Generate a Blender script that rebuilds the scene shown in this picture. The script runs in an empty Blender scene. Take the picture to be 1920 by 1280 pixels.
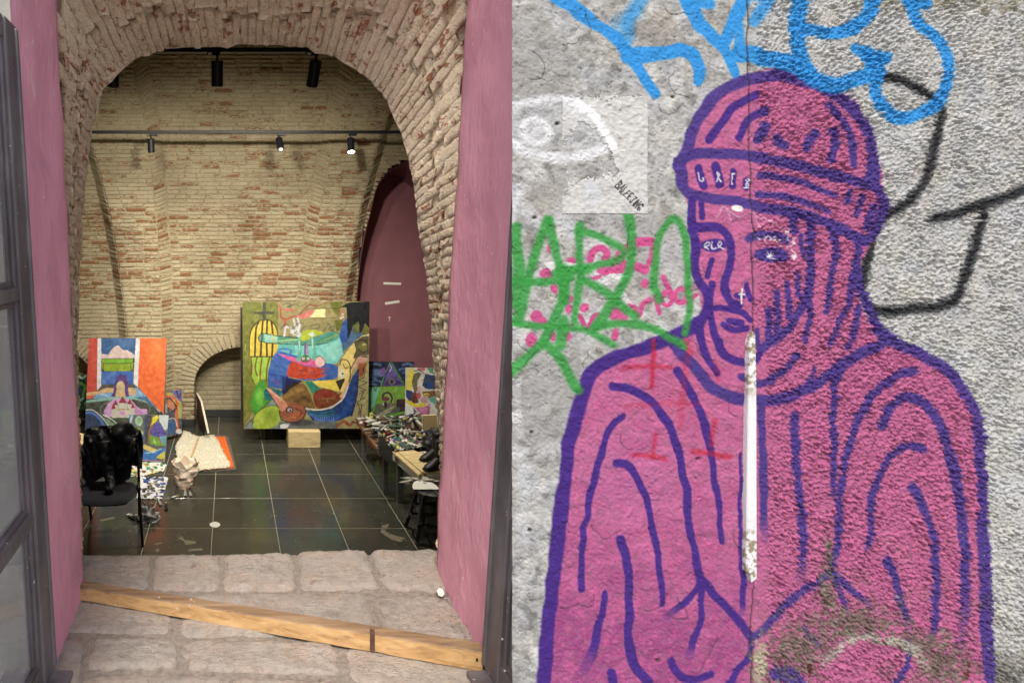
import bpy, math, random
import numpy as np
from mathutils import Vector, Matrix

random.seed(7)
sc = bpy.context.scene
COL = sc.collection
R = math.radians

# ------------------------------------------------------------------ camera
FPX, VX, VY, CZ = 1000.0, 430.0, 466.0, 2.64      # shifted lens: optical axis square to the window wall
cam_d = bpy.data.cameras.new('camera')
cam = bpy.data.objects.new('camera', cam_d)
COL.objects.link(cam)
cam.location = (0, 0, CZ)
cam.rotation_euler = (R(90), 0, 0)
cam_d.sensor_width = 36
cam_d.lens = 36 * FPX / 1920
cam_d.shift_x = (960 - VX) / 1920
cam_d.shift_y = (VY - 640) / 1920
cam_d.clip_start = 0.02
cam_d.clip_end = 500
sc.camera = cam
# ------------------------------------------------------------------ sky, sun, exposure
SUN_EL, SUN_AZ = 58, 198      # azimuth the light comes from, clockwise from +Y
w = bpy.data.worlds.new('World')
sc.world = w
w.use_nodes = True
nt = w.node_tree
bg = nt.nodes['Background']
sky = nt.nodes.new('ShaderNodeTexSky')
sky.sky_type = 'NISHITA'
sky.sun_disc = False
sky.sun_elevation = R(SUN_EL)
sky.sun_rotation = R(SUN_AZ)
sky.air_density = 1.2
sky.dust_density = 4.0
sky.ozone_density = 0.6
nt.links.new(sky.outputs[0], bg.inputs[0])
bg.inputs[1].default_value = 0.135
sun_d = bpy.data.lights.new('sun', 'SUN')
sun_d.energy = 1.7
sun_d.angle = R(12)
sun_d.color = (1.0, 0.95, 0.88)
sun = bpy.data.objects.new('sun', sun_d)
COL.objects.link(sun)
_az, _el = R(SUN_AZ), R(SUN_EL)
_dir = Vector((math.sin(_az) * math.cos(_el), math.cos(_az) * math.cos(_el), math.sin(_el)))
sun.rotation_euler = _dir.to_track_quat('Z', 'Y').to_euler()
sun.location = (-3, -6, 9)
sc.view_settings.view_transform = 'Standard'
sc.view_settings.look = 'None'
sc.view_settings.gamma = 1
sc.view_settings.exposure = 0.95
sc.render.engine = 'CYCLES'
sc.cycles.max_bounces = 5
sc.cycles.adaptive_threshold = 0.02
sc.cycles.caustics_reflective = False
sc.cycles.caustics_refractive = False
sc.cycles.use_denoising = True

# ------------------------------------------------------------------ helpers
def P(px, py, d):
    return Vector(((px - VX) / FPX * d, d, CZ - (py - VY) / FPX * d))
def FL(px, py, z=0.0):
    d = (CZ - z) * FPX / (py - VY)
    return P(px, py, d)
def lin(c):
    c = np.asarray(c, float) / 255.0
    return np.where(c <= 0.04045, c / 12.92, ((c + 0.055) / 1.055) ** 2.4)
def L3(*c):
    v = lin(c)
    return (float(v[0]), float(v[1]), float(v[2]), 1.0)

def wloc(o):
    v = Vector((0, 0, 0))
    while o is not None:
        v = v + Vector(o.location)
        o = o.parent
    return v
def link(o, parent=None):
    COL.objects.link(o)
    if parent is not None:
        o.parent = parent
    return o
def thing(name, label, cat, loc=(0, 0, 0), group=None, kind=None):
    o = bpy.data.objects.new(name, None)
    o.location = loc
    o.empty_display_size = 0.05
    COL.objects.link(o)
    tag(o, label, cat, group, kind)
    return o
def tag(o, label=None, cat=None, group=None, kind=None):
    if label: o['label'] = label
    if cat: o['category'] = cat
    if group: o['group'] = group
    if kind: o['kind'] = kind
    return o
def obj(name, verts, faces, mat, parent=None, smooth=False, col=None, tone=None):
    """verts in world space; parent locations are subtracted. Origin at the piece's own centre."""
    me = bpy.data.meshes.new(name)
    v = np.asarray([tuple(a) for a in verts] if not isinstance(verts, np.ndarray) else verts, float)
    c = (v.min(0) + v.max(0)) / 2
    if isinstance(faces, np.ndarray):
        nf = len(faces)
        me.vertices.add(len(v)); me.vertices.foreach_set('co', (v - c).astype(np.float32).ravel())
        me.loops.add(nf * 4); me.loops.foreach_set('vertex_index', faces.astype(np.int32).ravel())
        me.polygons.add(nf); me.polygons.foreach_set('loop_start', np.arange(0, nf * 4, 4, dtype=np.int32))
        me.update(calc_edges=True)
    else:
        me.from_pydata((v - c).tolist(), [], faces)
    if smooth:
        me.polygons.foreach_set('use_smooth', [True] * len(me.polygons))
    if mat is not None:
        me.materials.append(mat)
    if col is not None:
        a = me.color_attributes.new('col', 'FLOAT_COLOR', 'POINT')
        cc = np.ones((len(v), 4), np.float32)
        cc[:, :3] = col
        a.data.foreach_set('color', cc.ravel())
    if tone is not None:
        a = me.attributes.new('tone', 'FLOAT', 'POINT')
        t = np.empty(len(v), np.float32); t[:] = tone
        a.data.foreach_set('value', t)
    me.update()
    o = bpy.data.objects.new(name, me)
    o.location = Vector(c) - (wloc(parent) if parent is not None else Vector((0, 0, 0)))
    return link(o, parent)
def grid_faces(nr, nc):
    i = np.arange(nr * nc).reshape(nr, nc)
    return np.stack([i[:-1, :-1].ravel(), i[1:, :-1].ravel(), i[1:, 1:].ravel(), i[:-1, 1:].ravel()], 1)

class MB:
    def __init__(s): s.v = []; s.f = []
    def add(s, v, f):
        b = len(s.v); s.v += [Vector(a) for a in v]; s.f += [tuple(i + b for i in q) for q in f]; return s
    def box(s, x0, x1, y0, y1, z0, z1, bev=0.0):
        if bev <= 0:
            v = [(x, y, z) for z in (z0, z1) for y in (y0, y1) for x in (x0, x1)]
            return s.add(v, [(0, 2, 3, 1), (4, 5, 7, 6), (0, 1, 5, 4), (2, 6, 7, 3), (0, 4, 6, 2), (1, 3, 7, 5)])
        return s.obox(Vector(((x0+x1)/2, (y0+y1)/2, (z0+z1)/2)), Vector((1,0,0)), Vector((0,1,0)), Vector((0,0,1)), (x1-x0)/2, (y1-y0)/2, (z1-z0)/2, bev)
    def obox(s, c, ax, ay, az, hx, hy, hz, bev=0.003):
        b = bev
        pts = []
        idx = {}
        for sx in (-1, 1):
            for sy in (-1, 1):
                for sz in (-1, 1):
                    for k in range(3):
                        e = [hx, hy, hz]
                        e = [e[i] - (b if i != k else 0) for i in range(3)]
                        idx[(sx, sy, sz, k)] = len(pts)
                        pts.append(Vector(c) + ax * (sx * e[0]) + ay * (sy * e[1]) + az * (sz * e[2]))
        f = []
        I = lambda x, y, z, k: idx[(x, y, z, k)]
        for sg in (-1, 1):
            q = [I(sg, -1, -1, 0), I(sg, 1, -1, 0), I(sg, 1, 1, 0), I(sg, -1, 1, 0)]; f.append(tuple(q if sg > 0 else q[::-1]))
            q = [I(-1, sg, -1, 1), I(-1, sg, 1, 1), I(1, sg, 1, 1), I(1, sg, -1, 1)]; f.append(tuple(q if sg > 0 else q[::-1]))
            q = [I(-1, -1, sg, 2), I(1, -1, sg, 2), I(1, 1, sg, 2), I(-1, 1, sg, 2)]; f.append(tuple(q if sg > 0 else q[::-1]))
        for a in (-1, 1):
            for b2 in (-1, 1):
                f.append((I(a, b2, -1, 0), I(a, b2, -1, 1), I(a, b2, 1, 1), I(a, b2, 1, 0)))
                f.append((I(a, -1, b2, 0), I(a, -1, b2, 2), I(a, 1, b2, 2), I(a, 1, b2, 0)))
                f.append((I(-1, a, b2, 1), I(-1, a, b2, 2), I(1, a, b2, 2), I(1, a, b2, 1)))
                for c2 in (-1, 1):
                    f.append((I(a, b2, c2, 0), I(a, b2, c2, 1), I(a, b2, c2, 2)))
        return s.add(pts, f)
    def bar(s, a, b, wd, hd, up=(0, 0, 1), bev=0.002):
        a = Vector(a); b = Vector(b); d = (b - a).normalized()
        u = Vector(up)
        if abs(d.dot(u)) > 0.98: u = Vector((1, 0, 0))
        sx = d.cross(u).normalized(); uy = sx.cross(d).normalized()
        return s.obox((a + b) / 2, d, sx, uy, (b - a).length / 2, wd / 2, hd / 2, bev)
    def tube(s, pts, r, n=10, r2=None, cap=True):
        pts = [Vector(p) for p in pts]
        m = len(pts)
        base = len(s.v); prev = None
        for i, p in enumerate(pts):
            d = (pts[min(i + 1, m - 1)] - pts[max(i - 1, 0)]).normalized()
            if prev is None:
                u = Vector((0, 0, 1)) if abs(d.z) < 0.9 else Vector((1, 0, 0))
            else: u = prev
            sx = d.cross(u).normalized(); uy = sx.cross(d).normalized(); prev = uy
            rr = r if r2 is None else r + (r2 - r) * i / (m - 1)
            if isinstance(r, (list, tuple)): rr = r[i]
            for k in range(n):
                a = 2 * math.pi * k / n
                s.v.append(p + sx * (math.cos(a) * rr) + uy * (math.sin(a) * rr))
        for i in range(m - 1):
            for k in range(n):
                k2 = (k + 1) % n
                s.f.append((base + i * n + k, base + (i + 1) * n + k, base + (i + 1) * n + k2, base + i * n + k2))
        if cap:
            s.f.append(tuple(base + k for k in range(n)))
            s.f.append(tuple(base + (m - 1) * n + k for k in reversed(range(n))))
        return s
    def build(s, name, mat, parent=None, smooth=False, **k):
        return obj(name, s.v, s.f, mat, parent, smooth, **k)

def smooth_pts(p, k=7):
    p = np.asarray(p, float)
    if len(p) < 3: 
        t = np.linspace(0, 1, 4)[:, None]
        return p[0] * (1 - t) + p[-1] * t
    q = np.vstack([2 * p[0] - p[1], p, 2 * p[-1] - p[-2]])
    out = []
    for i in range(1, len(q) - 2):
        a, b, c, d = q[i - 1], q[i], q[i + 1], q[i + 2]
        for t in np.linspace(0, 1, k, endpoint=False):
            out.append(0.5 * (2 * b + (c - a) * t + (2 * a - 5 * b + 4 * c - d) * t * t + (3 * b - a - 3 * c + d) * t ** 3))
    out.append(p[-1])
    return np.array(out)

def fld(h, w_, lo, hi, seed, aniso=(1, 1), ang=0.0):
    """band-limited random field, wavelengths lo..hi in cells, unit deviation"""
    rg = np.random.default_rng(seed)
    n = rg.standard_normal((h, w_)).astype(np.float32)
    fy = np.fft.fftfreq(h)[:, None]; fx = np.fft.rfftfreq(w_)[None, :]
    c, s = math.cos(ang), math.sin(ang)
    f = np.sqrt(((fx * c + fy * s) * aniso[0]) ** 2 + ((-fx * s + fy * c) * aniso[1]) ** 2)
    m = np.exp(-(f * lo) ** 2 * 1.2) * (1 - np.exp(-(f * hi) ** 2 * 1.2))
    r = np.fft.irfft2(np.fft.rfft2(n) * m, (h, w_))
    return (r / (r.std() + 1e-9)).astype(np.float32)
def sstep(a, b, x):
    t = np.clip((x - a) / (b - a), 0, 1)
    return t * t * (3 - 2 * t)

class Canvas:
    """paint laid on the vertices of a sheet: X, Y are photo-scale coordinates of each vertex"""
    def __init__(s, X, Y, base, warp=0, seed=1, ws=7):
        s.X = X.astype(np.float32).copy(); s.Y = Y.astype(np.float32).copy()
        s.c = np.empty(X.shape + (3,), np.float32); s.c[:] = base
        s.cov = None
        if warp:
            s.X += fld(*X.shape, ws, ws * 5, seed) * warp; s.Y += fld(*X.shape, ws, ws * 5, seed + 1) * warp
    def win(s, p, m):
        x0, y0 = p.min(0) - m; x1, y1 = p.max(0) + m
        k = (s.X > x0) & (s.X < x1) & (s.Y > y0) & (s.Y < y1)
        r = np.where(k.any(1))[0]; c = np.where(k.any(0))[0]
        if len(r) == 0 or len(c) == 0: return None
        return slice(r[0], r[-1] + 1), slice(c[0], c[-1] + 1)
    def put(s, sl, a, col, cov=True):
        if cov and s.cov is not None: a = a * s.cov[sl]
        a = a[..., None]
        s.c[sl] = s.c[sl] * (1 - a) + np.asarray(col, np.float32) * a
    def dist(s, p, sl, w0, w1):
        X = s.X[sl]; Y = s.Y[sl]
        D = np.full(X.shape, 1e6, np.float32); T = np.zeros(X.shape, np.float32)
        n = len(p) - 1
        for i in range(n):
            ax, ay = p[i]; bx, by = p[i + 1]
            dx, dy = bx - ax, by - ay
            l2 = dx * dx + dy * dy + 1e-9
            t = np.clip(((X - ax) * dx + (Y - ay) * dy) / l2, 0, 1)
            tt = (i + t) / n
            d = np.hypot(X - ax - t * dx, Y - ay - t * dy) - (w0 + (w1 - w0) * tt) / 2
            k = d < D
            D[k] = d[k]; T[k] = tt[k]
        return D, T
    def stroke(s, pts, w0, col, a=1.0, soft=1.3, w1=None, fade=0, sm=True, k=6):
        w1 = w0 if w1 is None else w1
        p = smooth_pts(pts, k) if sm else np.asarray(pts, float)
        sl = s.win(p, max(w0, w1) / 2 + soft + 4)
        if sl is None: return
        D, T = s.dist(p, sl, w0, w1)
        al = 1 - sstep(-soft, soft, D)
        if fade: al = al * (1 - sstep(1 - fade, 1.0, T) * 0.75)
        s.put(sl, al * a, col)
    def poly(s, pts, col, a=1.0, soft=0, sm=False):
        p = smooth_pts(list(pts) + [pts[0]], 5)[:-1] if sm else np.asarray(pts, float)
        sl = s.win(p, soft + 3)
        if sl is None: return
        X = s.X[sl]; Y = s.Y[sl]
        ins = np.zeros(X.shape, bool)
        n = len(p)
        for i in range(n):
            x0, y0 = p[i]; x1, y1 = p[(i + 1) % n]
            if y0 == y1: continue
            k = ((y0 > Y) != (y1 > Y)) & (X < (x1 - x0) * (Y - y0) / (y1 - y0) + x0)
            ins ^= k
        al = ins.astype(np.float32)
        if soft:
            D, _ = s.dist(np.vstack([p, p[:1]]), sl, 0, 0)
            al = 1 - sstep(-soft, soft, np.where(ins, -D, D))
        s.put(sl, al * a, col)
    def ell(s, cx, cy, rx, ry, col, a=1.0, soft=0.12):
        p = np.array([[cx - rx, cy - ry], [cx + rx, cy + ry]])
        sl = s.win(p, 4)
        if sl is None: return
        d = np.sqrt(((s.X[sl] - cx) / rx) ** 2 + ((s.Y[sl] - cy) / ry) ** 2)
        s.put(sl, (1 - sstep(1 - soft, 1 + soft, d)) * a, col)

# ------------------------------------------------------------------ materials
def new_mat(name):
    m = bpy.data.materials.new(name)
    m.use_nodes = True
    return m, m.node_tree, m.node_tree.nodes['Principled BSDF']
def N(nt, t, **k):
    n = nt.nodes.new(t)
    for a, b in k.items():
        if a in n.inputs: n.inputs[a].default_value = b
        else: setattr(n, a, b)
    return n
def noise(nt, vec, scale, detail=5, rough=0.6, dist=0.0):
    n = nt.nodes.new('ShaderNodeTexNoise')
    n.inputs['Scale'].default_value = scale; n.inputs['Detail'].default_value = min(detail, 4.5)
    n.inputs['Roughness'].default_value = rough; n.inputs['Distortion'].default_value = dist
    nt.links.new(vec, n.inputs['Vector'])
    return n.outputs['Fac']
def ramp(nt, fac, stops):
    n = nt.nodes.new('ShaderNodeValToRGB')
    e = n.color_ramp.elements
    while len(e) < len(stops): e.new(0.5)
    for i, (p, c) in enumerate(stops):
        e[i].position = p; e[i].color = c if len(c) == 4 else tuple(c) + (1,)
    nt.links.new(fac, n.inputs[0])
    return n.outputs[0]
def mix(nt, fac, a, b, mode='MIX'):
    n = nt.nodes.new('ShaderNodeMix'); n.data_type = 'RGBA'; n.blend_type = mode
    for s, x in ((n.inputs[0], fac), (n.inputs[6], a), (n.inputs[7], b)):
        if hasattr(x, 'is_linked'): nt.links.new(x, s)
        else: s.default_value = x
    return n.outputs[2]
def mth(nt, op, a, b=0.5, c=0.0, clamp=False):
    n = nt.nodes.new('ShaderNodeMath'); n.operation = op; n.use_clamp = clamp
    for s, x in zip(n.inputs, (a, b, c)):
        if hasattr(x, 'is_linked'): nt.links.new(x, s)
        else: s.default_value = x
    return n.outputs[0]
def mapr(nt, v, a, b, c=0.0, d=1.0):
    n = nt.nodes.new('ShaderNodeMapRange'); n.interpolation_type = 'SMOOTHSTEP'
    n.inputs[1].default_value = a; n.inputs[2].default_value = b; n.inputs[3].default_value = c; n.inputs[4].default_value = d
    nt.links.new(v, n.inputs[0])
    return n.outputs[0]
def bump(nt, bsdf, h, strength, dist):
    n = nt.nodes.new('ShaderNodeBump')
    n.inputs['Strength'].default_value = strength; n.inputs['Distance'].default_value = dist
    nt.links.new(h, n.inputs['Height']); nt.links.new(n.outputs[0], bsdf.inputs['Normal'])
    return n
def pos(nt, scale=(1, 1, 1), rot=(0, 0, 0)):
    g = nt.nodes.new('ShaderNodeNewGeometry')
    m = nt.nodes.new('ShaderNodeMapping')
    m.inputs['Scale'].default_value = scale; m.inputs['Rotation'].default_value = rot
    nt.links.new(g.outputs['Position'], m.inputs['Vector'])
    return m.outputs[0]
def setc(nt, b, c, rough=0.8, metal=0.0, spec=0.4):
    if hasattr(c, 'is_linked'): nt.links.new(c, b.inputs['Base Color'])
    else: b.inputs['Base Color'].default_value = c
    if hasattr(rough, 'is_linked'): nt.links.new(rough, b.inputs['Roughness'])
    else: b.inputs['Roughness'].default_value = rough
    b.inputs['Metallic'].default_value = metal
    b.inputs['Specular IOR Level'].default_value = spec

def mat_plain(name, c, rough=0.7, var=0.25, scale=30, bumpd=0.001, metal=0, spec=0.4, c2=None, stretch=(1, 1, 1)):
    m, t, b = new_mat(name)
    p = pos(t, stretch)
    f = noise(t, p, scale, 6)
    lo = tuple(x * (1 - var) for x in c[:3]) + (1,); hi = tuple(min(1, x * (1 + var)) for x in c[:3]) + (1,)
    cc = ramp(t, f, [(0.3, lo), (0.7, hi)])
    if c2 is not None:
        cc = mix(t, mapr(t, noise(t, p, scale * 0.37, 5), 0.52, 0.62), cc, c2)
    setc(t, b, cc, rough, metal, spec)
    if bumpd: bump(t, b, noise(t, p, scale * 4, 5), 0.6, bumpd)
    return m
def mat_attr(name, rough=0.6, spec=0.4, var=0.12, scale=90, bumpd=0.0008, fine=900):
    m, t, b = new_mat(name)
    a = t.nodes.new('ShaderNodeAttribute'); a.attribute_name = 'col'
    p = pos(t)
    f = noise(t, p, scale, 6, 0.7)
    g = ramp(t, f, [(0.25, (1 - var,) * 3), (0.75, (1 + var,) * 3)])
    setc(t, b, mix(t, 1.0, a.outputs['Color'], g, 'MULTIPLY'), rough, 0, spec)
    bump(t, b, noise(t, p, fine, 4, 0.7), 0.5, bumpd)
    return m

def mat_limebrick(name, lime, lime2, red, dark, amount, sc_=1.0, stretch=(1, 1, 1), bmp=0.006, attr=True, tonew=0.25):
    """limewashed old brick: red clay showing where the wash has worn off, dark pits"""
    m, t, b = new_mat(name)
    p = pos(t, stretch)
    n1 = noise(t, p, 14 * sc_, 7, 0.65, 0.4)
    n2 = noise(t, p, 45 * sc_, 6, 0.7, 0.3)
    n3 = noise(t, p, 5 * sc_, 4, 0.5)
    n4 = noise(t, p, 120 * sc_, 3, 0.6)
    base = ramp(t, n2, [(0.3, lime2), (0.6, lime)])
    w_ = mth(t, 'ADD', mth(t, 'MULTIPLY', n1, 0.75), mth(t, 'MULTIPLY', n3, 0.35))
    if attr:
        a = t.nodes.new('ShaderNodeAttribute'); a.attribute_name = 'tone'
        w_ = mth(t, 'ADD', w_, mth(t, 'MULTIPLY', a.outputs['Fac'], tonew))
    mask = mapr(t, w_, amount, amount + 0.07)
    rd = ramp(t, n4, [(0.3, tuple(x * 0.6 for x in red[:3])), (0.7, red[:3])])
    c = mix(t, mask, base, rd)
    stain = ramp(t, noise(t, pos(t, (1, 1, .7)), 1.1, 4, 0.6), [(0.30, (0.78, 0.76, 0.72)), (0.62, (1.06, 1.05, 1.02))])
    c = mix(t, 1.0, c, stain, 'MULTIPLY')
    pit = mapr(t, noise(t, p, 60 * sc_, 4, 0.6), 0.64, 0.71)
    c = mix(t, pit, c, dark)
    setc(t, b, c, 0.9, 0, 0.2)
    h = mth(t, 'SUBTRACT', mth(t, 'ADD', mth(t, 'MULTIPLY', n2, 0.8), n1), mth(t, 'ADD', mth(t, 'MULTIPLY', mask, 0.25), pit))
    bump(t, b, h, 0.9, bmp)
    return m

M = {}
M['vault'] = mat_limebrick('limewashed_vault_brick', L3(196, 184, 156), L3(132, 120, 95), L3(152, 108, 78), L3(70, 60, 46), 0.60, 2.6, (0.6, 1, 2.0), 0.012, True, 0.17)
M['mortar'] = mat_limebrick('limewashed_mortar', L3(176, 166, 136), L3(120, 110, 84), L3(140, 100, 70), L3(64, 54, 40), 0.78, 0.9, (1, 1, 1.6), 0.012, False)
M['archbrick'] = mat_limebrick('limewashed_arch_brick', L3(236, 221, 196), L3(202, 181, 155), L3(184, 126, 98), L3(122, 102, 88), 0.61, 3.0, (1, 0.6, 1), 0.012, True, 0.10)
M['spandrel'] = mat_limebrick('rough_lime_plaster', L3(232, 218, 194), L3(196, 178, 152), L3(186, 132, 102), L3(110, 94, 82), 0.62, 2.0, (1, 1, 1), 0.014, False)
M['plum'] = mat_plain('plum_paint', L3(134, 86, 94), 0.75, 0.10, 3, 0.0006)
M['fabric_black'] = mat_plain('black_fabric', L3(30, 30, 36), 0.85, 0.3, 60, 0.0006)
M['leather'] = mat_plain('black_glossy_cloth', L3(24, 24, 27), 0.52, 0.3, 40, 0.001)
M['black_metal'] = mat_plain('black_metal', L3(20, 20, 25), 0.45, 0.2, 50, 0.0002)
M['grout'] = mat_plain('floor_grout', L3(168, 160, 134), 0.9, 0.25, 20, 0.0005)
M['skirt'] = mat_plain('dark_skirting', L3(52, 52, 50), 0.5, 0.2, 8, 0.0003)
M['canvas_side'] = mat_plain('canvas_edge', L3(196, 188, 168), 0.85, 0.2, 30, 0.0004)
M['paint'] = mat_attr('oil_paint', 0.5, 0.3, 0.10, 30, 0.0005, 160)
M['paper'] = mat_attr('paper_print', 0.8, 0.2, 0.06, 40, 0.0002, 200)
M['chrome'] = mat_plain('tube_metal', L3(190, 190, 186), 0.4, 0.15, 40, 0.0003, 0.6)
M['white_paper'] = mat_plain('white_paper', L3(222, 220, 210), 0.85, 0.06, 20, 0.0006)
M['concrete'] = mat_plain('concrete', L3(140, 138, 132), 0.9, 0.2, 9, 0.002)

def mat_pink():
    m, t, b = new_mat('pink_plaster_paint')
    p = pos(t, (1, 1, 0.45))
    p2 = pos(t)
    n1 = noise(t, p, 3.2, 6, 0.55, 0.3)
    c = ramp(t, n1, [(0.25, L3(212, 146, 166)), (0.55, L3(228, 164, 182)), (0.85, L3(236, 180, 194))])
    scr = mth(t, 'MULTIPLY', mapr(t, noise(t, pos(t, (6, 6, 0.8)), 6, 7, 0.75, 0.6), 0.55, 0.72), mapr(t, noise(t, p2, 2.3, 3), 0.44, 0.60))
    c = mix(t, mth(t, 'MULTIPLY', scr, 0.75), c, L3(232, 200, 208))
    grm = mth(t, 'MULTIPLY', mapr(t, noise(t, pos(t, (1, 1, .5), (.3, .2, 0)), 5.5, 4.5, .65, .5), .50, .72), .35)
    c = mix(t, grm, c, L3(172, 116, 138))
    chip = mth(t, 'MULTIPLY', mapr(t, noise(t, p2, 26, 4, .65), .68, .70), .85)
    c = mix(t, chip, c, L3(222, 208, 204))
    spk = mapr(t, noise(t, p2, 85, 2, 0.5), 0.735, 0.755)
    c = mix(t, spk, c, L3(230, 220, 220))
    setc(t, b, c, 0.75, 0, 0.3)
    h = mth(t, 'ADD', noise(t, pos(t, (1, 1, 0.35)), 55, 5, 0.6), mth(t, 'MULTIPLY', noise(t, p2, 9, 3), 2.0))
    bump(t, b, h, 0.55, 0.006)
    return m
M['pink'] = mat_pink()

def mat_stone():
    m, t, b = new_mat('sill_sandstone')
    p = pos(t)
    p2 = pos(t, (1, 1, 1), (0, 0, 0.5))
    n1 = noise(t, p, 7, 6, 0.6, 0.5)
    n2 = noise(t, p, 40, 8, 0.75, 0.4)
    c = ramp(t, n1, [(0.25, L3(174, 164, 153)), (0.45, L3(202, 192, 180)), (0.6, L3(204, 187, 172)), (0.8, L3(214, 210, 204))])
    g = ramp(t, n2, [(0.25, (0.66, 0.64, 0.63)), (0.55, (1.05, 1.05, 1.05))])
    c = mix(t, 1.0, c, g, 'MULTIPLY')
    dust = mth(t, 'MULTIPLY', mapr(t, noise(t, p, 4.2, 5, 0.65, 0.4), 0.52, 0.68), 0.55)
    c = mix(t, dust, c, L3(190, 186, 182))
    spk = mapr(t, noise(t, p, 170, 2, 0.5), 0.70, 0.74)
    c = mix(t, mth(t, 'MULTIPLY', spk, 0.8), c, L3(216, 208, 204))
    pk = mth(t, 'MULTIPLY', mapr(t, noise(t, p, 24, 3, 0.5), 0.68, 0.72), 0.5)
    c = mix(t, pk, c, L3(150, 96, 110))
    setc(t, b, c, 0.92, 0, 0.2)
    st = noise(t, pos(t, (1, 3.2, 1), (0, 0, 0.45)), 26, 8, 0.75, 0.6)
    h = mth(t, 'ADD', mth(t, 'MULTIPLY', st, 1.3), mth(t, 'ADD', n2, mth(t, 'MULTIPLY', noise(t, p, 190, 4, 0.8), 1.3)))
    bump(t, b, h, 1.0, 0.010)
    return m
M['stone'] = mat_stone()
M['sillmortar'] = mat_plain('sill_mortar', L3(138, 128, 118), 0.95, 0.35, 60, 0.012)

def mat_tile():
    m, t, b = new_mat('dark_floor_tile')
    p = pos(t)
    n1 = noise(t, p, 1.6, 5, 0.6)
    c = ramp(t, n1, [(0.3, L3(50, 50, 44)), (0.7, L3(66, 65, 57))])
    sm_ = mapr(t, noise(t, p, 9, 7, 0.72, 0.8), 0.60, 0.74)
    far = mapr(t, noise(t, p, 1.1, 3), 0.5, 0.62)
    c = mix(t, mth(t, 'MULTIPLY', mth(t, 'MULTIPLY', sm_, far), 0.35), c, L3(120, 116, 100))
    spk = mapr(t, noise(t, p, 46, 2, 0.5), 0.735, 0.75)
    c = mix(t, spk, c, L3(176, 170, 150))
    ro = mapr(t, noise(t, p, 5, 5), 0.3, 0.75, 0.09, 0.30)
    setc(t, b, c, ro, 0, 0.5)
    bump(t, b, noise(t, p, 120, 3), 0.15, 0.0006)
    return m
M['tile'] = mat_tile()

def mat_wood(name, c1, c2, c3, axis_scale=(2.0, 30, 30), spots=True):
    m, t, b = new_mat(name)
    tc = t.nodes.new('ShaderNodeTexCoord')
    mp = t.nodes.new('ShaderNodeMapping'); mp.inputs['Scale'].default_value = axis_scale
    t.links.new(tc.outputs['Object'], mp.inputs['Vector'])
    n1 = noise(t, mp.outputs[0], 1.6, 8, 0.65, 0.8)
    c = ramp(t, n1, [(0.3, c1), (0.5, c2), (0.72, c3)])
    if spots:
        st = mapr(t, noise(t, pos(t), 16, 5, 0.6), 0.62, 0.72)
        c = mix(t, mth(t, 'MULTIPLY', st, 0.6), c, L3(92, 74, 60))
        st2 = mapr(t, noise(t, pos(t), 38, 3, 0.5), 0.70, 0.73)
        c = mix(t, mth(t, 'MULTIPLY', st2, 0.7), c, L3(214, 196, 172))
    setc(t, b, c, 0.72, 0, 0.3)
    bump(t, b, n1, 0.5, 0.003)
    return m
M['beam'] = mat_wood('weathered_beam_wood', L3(152, 116, 76), L3(190, 152, 104), L3(208, 174, 126))
M['beamtop'] = mat_wood('weathered_beam_top', L3(96, 78, 62), L3(134, 108, 82), L3(158, 134, 106))
M['wood'] = mat_wood('pale_pine', L3(168, 146, 100), L3(200, 178, 130), L3(214, 196, 150), (3, 20, 20))
M['darkwood'] = mat_wood('brown_box_wood', L3(74, 50, 34), L3(102, 72, 48), L3(124, 92, 64), (3, 20, 20))
M['greywood'] = mat_wood('grey_painted_board', L3(66, 66, 62), L3(86, 85, 80), L3(104, 102, 96), (3, 20, 20))
M['whitewood'] = mat_plain('chipped_white_paint', L3(196, 192, 178), 0.8, 0.2, 30, 0.001, c2=L3(96, 90, 80))

def mat_frame():
    m, t, b = new_mat('grey_brown_window_paint')
    p = pos(t, (1, 1, 0.3))
    c = ramp(t, noise(t, p, 14, 6, 0.6), [(0.3, L3(74, 68, 70)), (0.7, L3(108, 102, 105))])
    d = mapr(t, noise(t, p, 5, 6, 0.7), 0.52, 0.72)
    c = mix(t, mth(t, 'MULTIPLY', d, 0.45), c, L3(138, 134, 138))
    spk = mapr(t, noise(t, pos(t), 60, 2, 0.5), 0.74, 0.755)
    c = mix(t, spk, c, L3(225, 224, 220))
    setc(t, b, c, 0.45, 0, 0.5)
    bump(t, b, noise(t, p, 60, 4), 0.3, 0.001)
    return m
M['frame'] = mat_frame()
def mat_glass():
    m, t, b = new_mat('grey_reflection_glass')
    b.inputs['Base Color'].default_value = (0.9, 0.92, 0.95, 1)
    b.inputs['Roughness'].default_value = 0.03
    b.inputs['Transmission Weight'].default_value = 1.0
    b.inputs['IOR'].default_value = 1.5
    df = t.nodes.new('ShaderNodeBsdfDiffuse'); df.inputs[0].default_value = L3(146, 152, 158)  # dust layer, greyed and thickened to imitate reflected sky and sill
    mx = t.nodes.new('ShaderNodeMixShader')
    p = pos(t)
    t.links.new(mapr(t, noise(t, p, 4, 6, 0.6), 0.3, 0.8, 0.32, 0.6), mx.inputs[0])
    t.links.new(b.outputs[0], mx.inputs[1]); t.links.new(df.outputs[0], mx.inputs[2])
    t.links.new(mx.outputs[0], t.nodes['Material Output'].inputs[0])
    return m
M['glass'] = mat_glass()
def mat_emit(name, c, s):
    m, t, b = new_mat(name)
    setc(t, b, c, 0.4)
    b.inputs['Emission Color'].default_value = c
    b.inputs['Emission Strength'].default_value = s
    return m
M['lit'] = mat_emit('lit_lens', (1.0, 0.93, 0.78, 1), 14)
M['lens'] = mat_emit('lens_glow', (1.0, 0.93, 0.78, 1), .35)

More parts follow.
